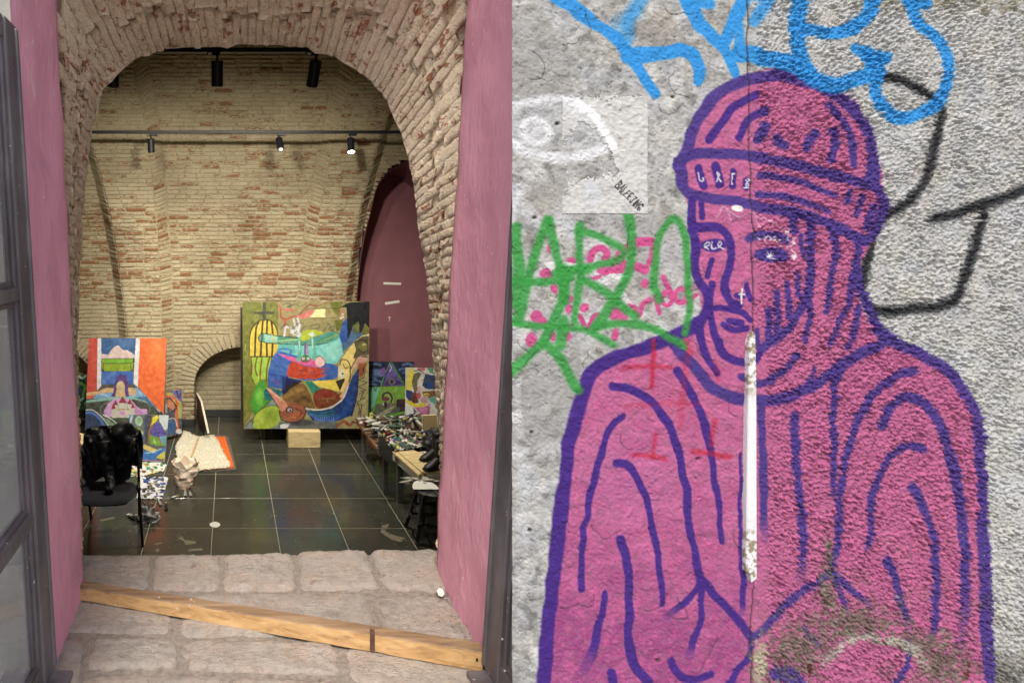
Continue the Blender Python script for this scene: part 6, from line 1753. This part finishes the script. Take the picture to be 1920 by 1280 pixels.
def rag():
    c = FL(276, 972); rg = random.Random(8)
    h, wd = 14, 22; n = fld(h, wd, 2.5, 7, 441)
    v = []; 
    for j in range(h):
        t = j / (h - 1)
        for i in range(wd):
            a = 2 * math.pi * i / wd; r = .11 * math.cos(t * math.pi / 2) * (1 + .25 * n[j, i])
            v.append((c.x + math.cos(a) * r + .02 * t, c.y + math.sin(a) * r * .6, .003 + .13 * t ** 1.2 * (1 + .2 * n[j, i]) ))
    f = [(j * wd + i, j * wd + (i + 1) % wd, (j + 1) * wd + (i + 1) % wd, (j + 1) * wd + i) for j in range(h - 1) for i in range(wd)]
    tag(obj('rag', v, f, mat_plain('painty_rag', L3(176, 174, 168), .9, .2, 30, .003, c2=L3(110, 108, 104)), None, True), 'crumpled grey white paint rag beside the chair leg', 'rag')
rag()
flat('paint_spot', 'round white dried paint splat in the middle of the dark tiles', 'paint splat', [(403 + 9.8 * math.cos(k * .4) * (1 + .06 * math.sin(k * 1.7)), 983 + 5.3 * math.sin(k * .4) * (1 + .06 * math.cos(k * 2.1))) for k in range(16)][:16], .0003, .0012, M['white_paper'])
m_sc = mat_plain('scuffed_dry_paint', L3(122, 116, 96), .8, .3, 40, .0005)
plabs = ['largest jagged pale paint patch on the tiles below the round white splat', 'pale paint patch cut off by the sill edge below the jagged one', 'small pale paint streak left of the jagged patch', 'tiny square paint patch touching the sill left of the jagged patch', 'long faint paint streak under the black chair seat', 'tiny paint fleck right of the chair front leg']
for lab_, pts in zip(plabs, ([(333, 1008), (341, 1006), (347, 1012), (366, 1014), (368, 1018), (348, 1021), (344, 1013)], [(355, 1029), (377, 1027), (382, 1031), (352, 1033)], [(288, 1019), (304, 1016), (303, 1018.5), (291, 1021)], [(291, 1029), (299, 1028), (298, 1034), (293, 1034)], [(186, 974), (215, 968), (214, 972), (190, 977)], [(240, 993), (247, 993), (246, 998), (238, 996)])):
    flat('dried_paint', lab_, 'paint patch', pts, .0002, .0008, m_sc, 'dried paint patches')
def dusty():
    cs = [(716, 985), (730, 981), (722, 996), (742, 1004), (760, 1008), (752, 1016), (734, 1011), (722, 1004), (714, 998)]
    flat('dried_paint', 'large pale smear of dried plaster on the tiles by the stool', 'paint patch', cs, .0002, .0007, mat_plain('plaster_smear', L3(112, 104, 86), .85, .35, 60, .0005, c2=L3(62, 60, 54)))
dusty()
# wooden blocks under the large painting
def block(label, x0, x1, yb, h, dep, mat=M['wood'], bev=.006):
    a = FL(x0, yb); b = FL(x1, yb)
    o = MB().box(a.x, b.x, a.y, a.y + dep, .001, h, bev).build('wooden_block', mat)
    tag(o, label, 'block', 'blocks carrying the large painting')
hb = P(560, 803.5, 7.16).z - .003
block('pale wooden block with stained top propping the large painting', 541, 601, 840, hb, .30)
block('low dark plank at the wall behind the pale block', 604, 690, 812, .09, .09, M['greywood'])
block('thin dark foot under the left end of the large painting', 497, 506, 822, hb, .10, M['black_metal'], .003)

# ------------------------------------------------------------------ chair with jacket
def chair():
    o = thing('chair', 'black stacking chair with a jacket over it at the left jamb', 'chair', (-1.1, 4.9, 0))
    # padded seat
    n, mm = 20, 20; v = []; 
    x0, x1, y0, y1 = -1.40, -.83, 4.56, 5.02
    def pad(x0, x1, y0, y1, z0, z1, name, vert=False):
        V = []; F = []
        n = 18
        for s_, zz in ((0, z0), (1, z1)):
            for j in range(n + 1):
                for i in range(n + 1):
                    u = i / n * 2 - 1; v_ = j / n * 2 - 1
                    # squircle mapping
                    x = u * math.sqrt(1 - v_ * v_ / 2 * .72); y = v_ * math.sqrt(1 - u * u / 2 * .72)
                    e = max(abs(u), abs(v_)); dome = (1 - e ** 6)
                    z = (z0 + z1) / 2 + (1 if s_ else -1) * (z1 - z0) / 2 * (dome ** .5)
                    V.append((x, y, z))
        m = (n + 1) ** 2
        for j in range(n):
            for i in range(n):
                q = (j * (n + 1) + i, j * (n + 1) + i + 1, (j + 1) * (n + 1) + i + 1, (j + 1) * (n + 1) + i)
                F.append(q[::-1]); F.append(tuple(k + m for k in q))
        W = []
        for x, y, z in V:
            if vert: W.append((x0 + (x + 1) / 2 * (x1 - x0), z + .05 * (abs(x) ** 2) * -1, y0 + (y + 1) / 2 * (y1 - y0)))
            else: W.append((x0 + (x + 1) / 2 * (x1 - x0), y0 + (y + 1) / 2 * (y1 - y0), z))
        return obj(name, W, F, M['fabric_black'], o, True)
    pad(x0, x1, y0, y1, .415, .475, 'seat')
    pad(-1.36, -.90, .60, .92, 5.10, 5.15, 'backrest', True)
    r = .0135
    for s_ in (-1, 1):
        xm = -1.115
        fx = lambda k: xm + s_ * k
        MB().tube(smooth_pts([(fx(.345), 4.735, .0), (fx(.30), 4.83, .40), (fx(.285), 4.87, .47), (fx(.27), 5.0, .445)], 5), r, 10).build('leg', M['black_metal'], o, True)
        MB().tube(smooth_pts([(fx(.235), 5.22, .0), (fx(.25), 5.10, .40), (fx(.24), 5.12, .60), (fx(.215), 5.15, .80)], 5), r, 10).build('leg', M['black_metal'], o, True)
    MB().tube([(-1.38, 4.99, .415), (-.85, 4.99, .415)], r * .9, 8).build('crossbar', M['black_metal'], o, True)
chair()
def jacket():
    # cloth thrown over the backrest, hood bunched on top, one sleeve down over the seat
    h, wd = 60, 70
    n1 = fld(h, wd, 12, 40, 451, (1.5, .6), .6); n2 = fld(h, wd, 7, 16, 452, (1.5, .5), -.5)
    V = np.zeros((h, wd, 3))
    path = smooth_pts([(5.20, .55), (5.20, .80), (5.16, .93), (5.10, .95), (5.05, .86), (5.01, .74), (4.97, .60), (4.95, .53)], 12)
    L = np.linspace(0, len(path) - 1, h)
    for j in range(h):
        k = int(L[j]); t = j / (h - 1)
        y, z = path[k]
        wid = .27 - .05 * max(0, t - .6) / .4
        for i in range(wd):
            u = i / (wd - 1) * 2 - 1
            x = -1.13 + u * wid + .02 * math.sin(5 * t + u)
            am = .022 * n1[j, i] + .010 * n2[j, i]
            sag = .05 * abs(u) ** 3 * (1 if t < .55 else -.2)
            drop = -.06 * (max(0, t - .75) / .25) * (1 - math.cos(u * 5)) * .5
            V[j, i] = (x, y - max(-.01, am) * 1.1 - .012 - .03 * math.sin(math.pi * t) * (1 - u * u), z - sag + .3 * am + drop)
    root = thing('jacket', 'crumpled shiny black jacket thrown over the chair back', 'jacket', (-1.1, 5.05, .5))
    obj('body', V.reshape(-1, 3), grid_faces(h, wd), M['leather'], root, True)
    # hood / bunched collar
    h2, w2 = 26, 36; m1 = fld(h2, w2, 8, 20, 461); m2 = fld(h2, w2, 5, 10, 462)
    v = []
    for j in range(h2):
        ph = math.pi * j / (h2 - 1)
        for i in range(w2):
            a = 2 * math.pi * i / w2
            r = 1 + .20 * m1[j, i] * math.sin(ph) + .08 * m2[j, i] * math.sin(ph)
            v.append((-1.00 + .115 * r * math.sin(ph) * math.cos(a) + .03 * math.cos(ph), 5.03 + .09 * r * math.sin(ph) * math.sin(a), .87 + .13 * r * math.cos(ph)))
    f = [(j * w2 + i, (j + 1) * w2 + i, (j + 1) * w2 + (i + 1) % w2, j * w2 + (i + 1) % w2) for j in range(h2 - 1) for i in range(w2)]
    obj('hood', v, f, M['leather'], root, True)
    def sleeve(pts, r0, r1, seed):
        p = smooth_pts(pts, 7); mb = MB(); n = len(p)
        q = fld(n, 14, 2, 5, seed)
        mb.tube(p, [r0 + (r1 - r0) * i / (n - 1) for i in range(n)], 14)
        for k, vv in enumerate(mb.v):
            j, i = divmod(k, 14)
            c = Vector(p[j]); mb.v[k] = c + (vv - c) * (1 + .22 * q[j, i])
        mb.build('sleeve', M['leather'], root, True)
    sleeve([(-1.17, 4.98, .84), (-1.15, 4.92, .70), (-1.10, 4.87, .58), (-1.07, 4.79, .515), (-1.06, 4.70, .50)], .055, .034, 471)
    sleeve([(-.95, 5.0, .86), (-.93, 4.98, .76), (-.97, 4.97, .66), (-1.03, 4.94, .60)], .05, .036, 472)
jacket()
# pale board end behind the jacket at the jamb
pb = MB().bar(P(142, 822, 5.6), P(176, 832, 5.6), .30, .02)
tag(pb.build('board_offcut', M['wood']), 'pale board end showing between left jamb and jacket', 'board')

# ------------------------------------------------------------------ right side: tables, tray, stool
def tray():
    o = thing('wooden_tray', 'low brown wooden tray full of paint tubes on the floor', 'tray', FL(700, 838))
    a = FL(697, 843); b = FL(665, 806); c = FL(730, 806)
    hgt = .14
    L_ = [a, FL(742, 843), FL(760, 806), b]
    L_ = [Vector((p.x, p.y, 0)) for p in L_]
    for i in range(4):
        p, q = L_[i], L_[(i + 1) % 4]
        MB().bar(p + Vector((0, 0, hgt / 2)), q + Vector((0, 0, hgt / 2)), .018, hgt, (0, 0, 1), .002).build('side', M['darkwood'], o)
    MB().add([p + Vector((0, 0, .012)) for p in L_] + [p + Vector((0, 0, .004)) for p in L_], [(0, 1, 2, 3), (4, 7, 6, 5)]).build('base', M['darkwood'], o)
tray()
palette_cols = [(176, 174, 166), (150, 148, 140), (190, 186, 176), (60, 60, 62), (36, 36, 38), (150, 134, 70), (100, 44, 42), (62, 84, 66), (62, 62, 86), (166, 160, 148), (110, 102, 88), (30, 32, 34), (120, 116, 108), (44, 44, 42), (84, 80, 72)]
def heap(name, label, region, n, seed, zfun, ln=(.06, .14), r=(.008, .017)):
    """a heap of squeezed tubes: too many to count"""
    rg = random.Random(seed); mb = MB(); cols = []
    for k in range(n):
        x, y = region(rg); z = zfun(x, y, rg)
        a = rg.uniform(0, math.pi); t = rg.gauss(0, .25); l = rg.uniform(*ln) / 2; rr = rg.uniform(*r)
        d = Vector((math.cos(a) * math.cos(t), math.sin(a) * math.cos(t), math.sin(t)))
        c = Vector((x, y, z)); b0 = len(mb.v)
        mb.tube([c - d * l, c - d * l * .2, c + d * l * .6, c + d * l * .68, c + d * l], [rr * .9, rr, rr * .9, rr * .5, rr * .45], 7)
        col = lin(rg.choice(palette_cols)); cap = lin(rg.choice(palette_cols))
        cols += [col] * 21 + [cap] * 14
    o = mb.build(name, M['paint'], None, True, col=np.array(cols))
    tag(o, label, 'paint tubes', kind='stuff')
t0 = FL(700, 828)
def in_tray(rg):
    u = rg.random(); v = rg.random()
    a, b, c, d = FL(699, 838), FL(738, 838), FL(752, 812), FL(672, 812)
    p = (a * (1 - u) + b * u) * (1 - v) + (d * (1 - u) + c * u) * v
    return p.x, p.y
heap('tray_tubes', 'jumble of small paint tubes heaped inside the wooden tray', in_tray, 70, 5, lambda x, y, g: .02 + g.uniform(0, .07))
# clothes-like blue and lime rags on the tray
def lump(name, label, cat, c, rx, ry, rz, mat, seed, amp=.28, parent=None):
    h, wd = 22, 30; n = fld(h, wd, 3, 10, seed); v = []
    for j in range(h):
        ph = math.pi * j / (h - 1)
        for i in range(wd):
            a = 2 * math.pi * i / wd; r = 1 + amp * n[j, i] * math.sin(ph)
            v.append((c[0] + rx * r * math.sin(ph) * math.cos(a), c[1] + ry * r * math.sin(ph) * math.sin(a), c[2] + rz * r * math.cos(ph)))
    f = [(j * wd + i, (j + 1) * wd + i, (j + 1) * wd + (i + 1) % wd, j * wd + (i + 1) % wd) for j in range(h - 1) for i in range(wd)]
    o = obj(name, v, f, mat, parent, True)
    if parent is None: tag(o, label, cat)
    return o
m_nb = mat_plain('navy_cloth', L3(30, 28, 96), .85, .2, 25, .001); m_lm = mat_plain('lime_cloth', L3(186, 200, 92), .85, .15, 25, .001); m_tl = mat_plain('teal_ball', L3(40, 92, 112), .6, .15, 25, .001); m_rd = mat_plain('red_cloth', L3(176, 30, 40), .7, .2, 25, .001)
def toy():
    o = thing('cloth_doll', 'navy and lime cloth doll slumped over the wooden tray', 'doll', P(700, 812, 7.3))
    lump('body', None, None, P(692, 806, 7.25), .10, .08, .13, m_nb, 501, .2, o)
    lump('head', None, None, P(701, 794, 7.3), .10, .07, .10, m_nb, 502, .25, o)
    lump('ear', None, None, P(693, 788, 7.3), .05, .04, .10, m_lm, 503, .3, o)
    lump('arm', None, None, P(711, 805, 7.15), .09, .05, .045, m_lm, 504, .3, o)
    lump('foot', None, None, P(699, 815, 7.05), .05, .05, .045, m_tl, 505, .08, o)
    lump('scarf', None, None, P(719, 811, 7.05), .05, .04, .03, m_rd, 506, .3, o)
toy()
def tables():
    # low far table with grey end board
    o = thing('low_table', 'low table with dark grey end board, buried in paint tubes', 'table', (2.1, 6.2, 0))
    MB().box(1.60, 2.75, 5.66, 6.75, .43, .475, .004).build('top', M['darkwood'], o)
    q = [(710.5, 818), (717, 816), (735.5, 846), (735.5, 872), (731, 872), (710.5, 851)]
    v = [P(x, y, 5.62) for x, y in q]; v = [Vector((p.x, 5.62 , p.z)) for p in v]
    e = Vector((0, .035, 0)); n = len(q)
    obj('end_board', v + [p + e for p in v], [tuple(range(n))[::-1], tuple(range(n, 2 * n))] + [(i, (i + 1) % n, n + (i + 1) % n, n + i) for i in range(n)], M['greywood'], o)
    for x, y in ((1.68, 5.75), (2.68, 5.75), (1.68, 6.66), (2.68, 6.66)): MB().box(x - .025, x + .025, y - .025, y + .025, .001, .43, .003).build('leg', M['greywood'], o)
    # near bench with chipped white edge
    b = thing('work_bench', 'low bench with chipped white painted edge near the right jamb', 'bench', (2.1, 5.3, 0))
    c0, c1, c2, c3 = FL(786, 889, .5), FL(860, 889, .5), FL(832, 846, .5), FL(735, 846, .5)
    tp = [Vector((p.x, p.y, .5)) for p in (c0, c1, c2, c3)]
    v = tp + [p - Vector((0, 0, .085)) for p in tp]
    obj('top', v, [(0, 1, 2, 3), (7, 6, 5, 4), (0, 4, 5, 1), (1, 5, 6, 2), (2, 6, 7, 3), (3, 7, 4, 0)], M['whitewood'], b)
    for p in tp:
        cx = p.lerp((tp[0] + tp[1] + tp[2] + tp[3]) / 4, .22)
        MB().box(cx.x - .03, cx.x + .03, cx.y - .03, cx.y + .03, .001, .413, .003).build('leg', M['greywood'], b)
    for q, z0, lab in (([(738, 848), (745, 847), (790, 886), (785, 890)], .501, 'narrow pale plank along the bench edge'), ([(746, 846), (774, 843), (840, 868), (838, 884), (791, 884)], .503, 'wide pale plank lying on the bench under the boots')):
        pts = [FL(x, y, z0 + .02) for x, y in q]; pts = [Vector((p.x, p.y, z0 + .02)) for p in pts]
        n = len(pts); v = pts + [p - Vector((0, 0, .02)) for p in pts]
        o2 = obj('plank', v, [tuple(range(n)), tuple(range(n, 2 * n))[::-1]] + [(i, n + i, n + (i + 1) % n, (i + 1) % n) for i in range(n)], M['wood'])
        tag(o2, lab, 'plank', 'planks on the bench')
tables()
def in_far(rg): return rg.uniform(1.64, 2.6), rg.uniform(5.70, 6.7)
heap('paint_tubes', 'dense heap of squeezed paint tubes covering the low table', in_far, 230, 6, lambda x, y, g: .48 + g.uniform(0, .05) + .10 * math.exp(-((x - 2.15) / .3) ** 2 - ((y - 6.3) / .35) ** 2), (.10, .22), (.010, .022))
def paletteboard(cv):
    for k in range(120): cv.ell(random.uniform(716, 800), random.uniform(806, 852), random.uniform(1, 6), random.uniform(.7, 2.5), random.choice([(40, 110, 80), (150, 40, 60), (60, 60, 120), (190, 180, 80), (30, 34, 36), (200, 196, 186), (60, 140, 90), (90, 60, 120)]), .95, .3)
sheet('palette_sheet', 'paint smeared palette sheet at the front of the low table', 'palette', [(722, 822), (770, 815), (800, 838), (742, 846)], .53, paletteboard, (70, 74, 70), .7, 'palette papers', .01, 481)
# boots
def boot(x, y, rot, label):
    o = thing('boot', label, 'boot', (x, y, .523), 'black boots on the bench')
    cs, sn = math.cos(rot), math.sin(rot)
    T = lambda a, b, z: Vector((x + a * cs - b * sn, y + a * sn + b * cs, .523 + z))
    secs = [(.14, .020, .012, .030), (.11, .040, .012, .050), (.06, .046, .012, .072), (.0, .042, .012, .105), (-.06, .040, .012, .125), (-.10, .040, .012, .10), (-.125, .026, .014, .06)]
    v = []; n = 12
    for a, hw, z0, z1 in secs:
        for k in range(n):
            an = 2 * math.pi * k / n
            v.append(T(a, math.cos(an) * hw, (z0 + z1) / 2 + math.sin(an) * (z1 - z0) / 2))
    f = [(i * n + k, i * n + (k + 1) % n, (i + 1) * n + (k + 1) % n, (i + 1) * n + k) for i in range(len(secs) - 1) for k in range(n)] + [tuple(range(n))[::-1], tuple((len(secs) - 1) * n + k for k in range(n))]
    obj('foot', v, f, M['leather'], o, True)
    sh = MB().tube([T(-.05, 0, .08), T(-.055, 0, .14), T(-.06, 0, .20), T(-.065, .005, .25), T(-.06, 0, .27)], [.050, .046, .050, .056, .052], 14)
    for k in range(len(sh.v)): sh.v[k] += Vector((random.uniform(-.004, .004),) * 3)
    sh.build('shaft', M['leather'], o, True)
    v = []
    out = [(.15, 0), (.14, .032), (.09, .048), (0, .044), (-.09, .044), (-.135, .025), (-.135, -.025), (-.09, -.044), (0, -.044), (.09, -.048), (.14, -.032)]
    for z in (0, .018): v += [T(a, b, z) for a, b in out]
    m = len(out)
    obj('sole', v, [tuple(range(m))[::-1], tuple(range(m, 2 * m))] + [(i, (i + 1) % m, m + (i + 1) % m, m + i) for i in range(m)], M['black_metal'], o)
boot(1.99, 5.14, R(205), 'black leather boot with toe pointing left, nearer on the bench')
boot(2.04, 5.36, R(200), 'black leather boot standing behind the nearer boot')
# notebook leaning by the tubes
nb = thing('notebook', 'cream wire bound sketch pad propped up at the right jamb', 'notebook', P(806, 808, 5.8))
q = [P(x, y, 5.9) for x, y in ((792, 779), (828, 777), (826, 806), (793, 806))]
e = Vector((0, .02, 0))
obj('pages', q + [p + e for p in q], [(0, 3, 2, 1), (4, 5, 6, 7), (0, 1, 5, 4), (1, 2, 6, 5), (2, 3, 7, 6), (3, 0, 4, 7)], mat_plain('cream_card', L3(214, 190, 140), .8, .06, 20, .0005), nb)
for k in range(9):
    c = q[0].lerp(q[3], (k + .5) / 9)
    MB().tube([c + Vector((-.004, -.004, 0)), c + Vector((.006, -.006, 0)), c + Vector((.008, .02, 0))], .0018, 5).build('ring', M['black_metal'], nb)
lump('leather_bag', 'slumped black leather bag behind the boots at the right jamb', 'bag', (2.22, 5.62, .60), .16, .12, .14, M['leather'], 521, .22)
# stool
def stool():
    o = thing('stool', 'black paint spattered stool with round seat at the right jamb', 'stool', (1.83, 4.92, 0))
    m_sp = mat_plain('spattered_black_paint', L3(34, 34, 36), .5, .25, 40, .0006, c2=L3(96, 94, 90))
    cx, cy, zs = 1.86, 4.92, .43
    MB().tube([(cx, cy, zs - .035), (cx, cy, zs - .03), (cx, cy, zs - .004), (cx, cy, zs)], [.145, .155, .155, .148], 28).build('seat', m_sp, o)
    for k, (a, b) in enumerate(((-1, -1), (1, -1), (-1, 1), (1, 1))):
        MB().bar((cx + a * .09, cy + b * .08, zs - .03), (cx + a * .19, cy + b * .15, .0), .036, .036, (1, 0, 0), .004).build('leg', m_sp, o)
    for z, k in ((.14, .155), (.24, .13)):
        for a, b, c, d in ((-1, -1, 1, -1), (-1, 1, 1, 1), (-1, -1, -1, 1), (1, -1, 1, 1)):
            MB().bar((cx + a * k, cy + b * k * .82, z), (cx + c * k, cy + d * k * .82, z), .018, .026, (0, 0, 1), .003).build('rung', m_sp, o)
    MB().tube(smooth_pts([(cx - .17, cy - .17, .03), (cx - .23, cy - .19, .10), (cx - .22, cy - .18, .16), (cx - .13, cy - .14, .19)], 6), .007, 8).build('hook', M['black_metal'], o, True)
    MB().tube([(cx + .08, cy - .05, .02), (cx + .08, cy - .05, .40)], .05, 16).build('column', m_sp, o)
stool()
def pieplate(): 
    v = [Vector((1.80 + .12 * math.cos(math.pi * k / 14), 4.87 + .13 * math.sin(math.pi * k / 14), .445 + .03 * math.sin(math.pi * k / 14))) for k in range(15)]
    n = len(v); f = [tuple(range(n)), tuple(range(n, 2 * n))[::-1]] + [(i, n + i, n + (i + 1) % n, (i + 1) % n) for i in range(n)]
    tag(obj('paper_disc', v + [p - Vector((0, 0, .003)) for p in v], f, M['white_paper']), 'half round white paper lying on the stool seat', 'paper')
pieplate()
lump('paper_scrap', 'crumpled whitish scraps on the far side of the stool', 'paper', (1.80, 5.02, .455), .12, .05, .028, mat_plain('painty_paper', L3(176, 172, 156), .9, .25, 40, .002, c2=L3(90, 88, 80)), 531, .4)
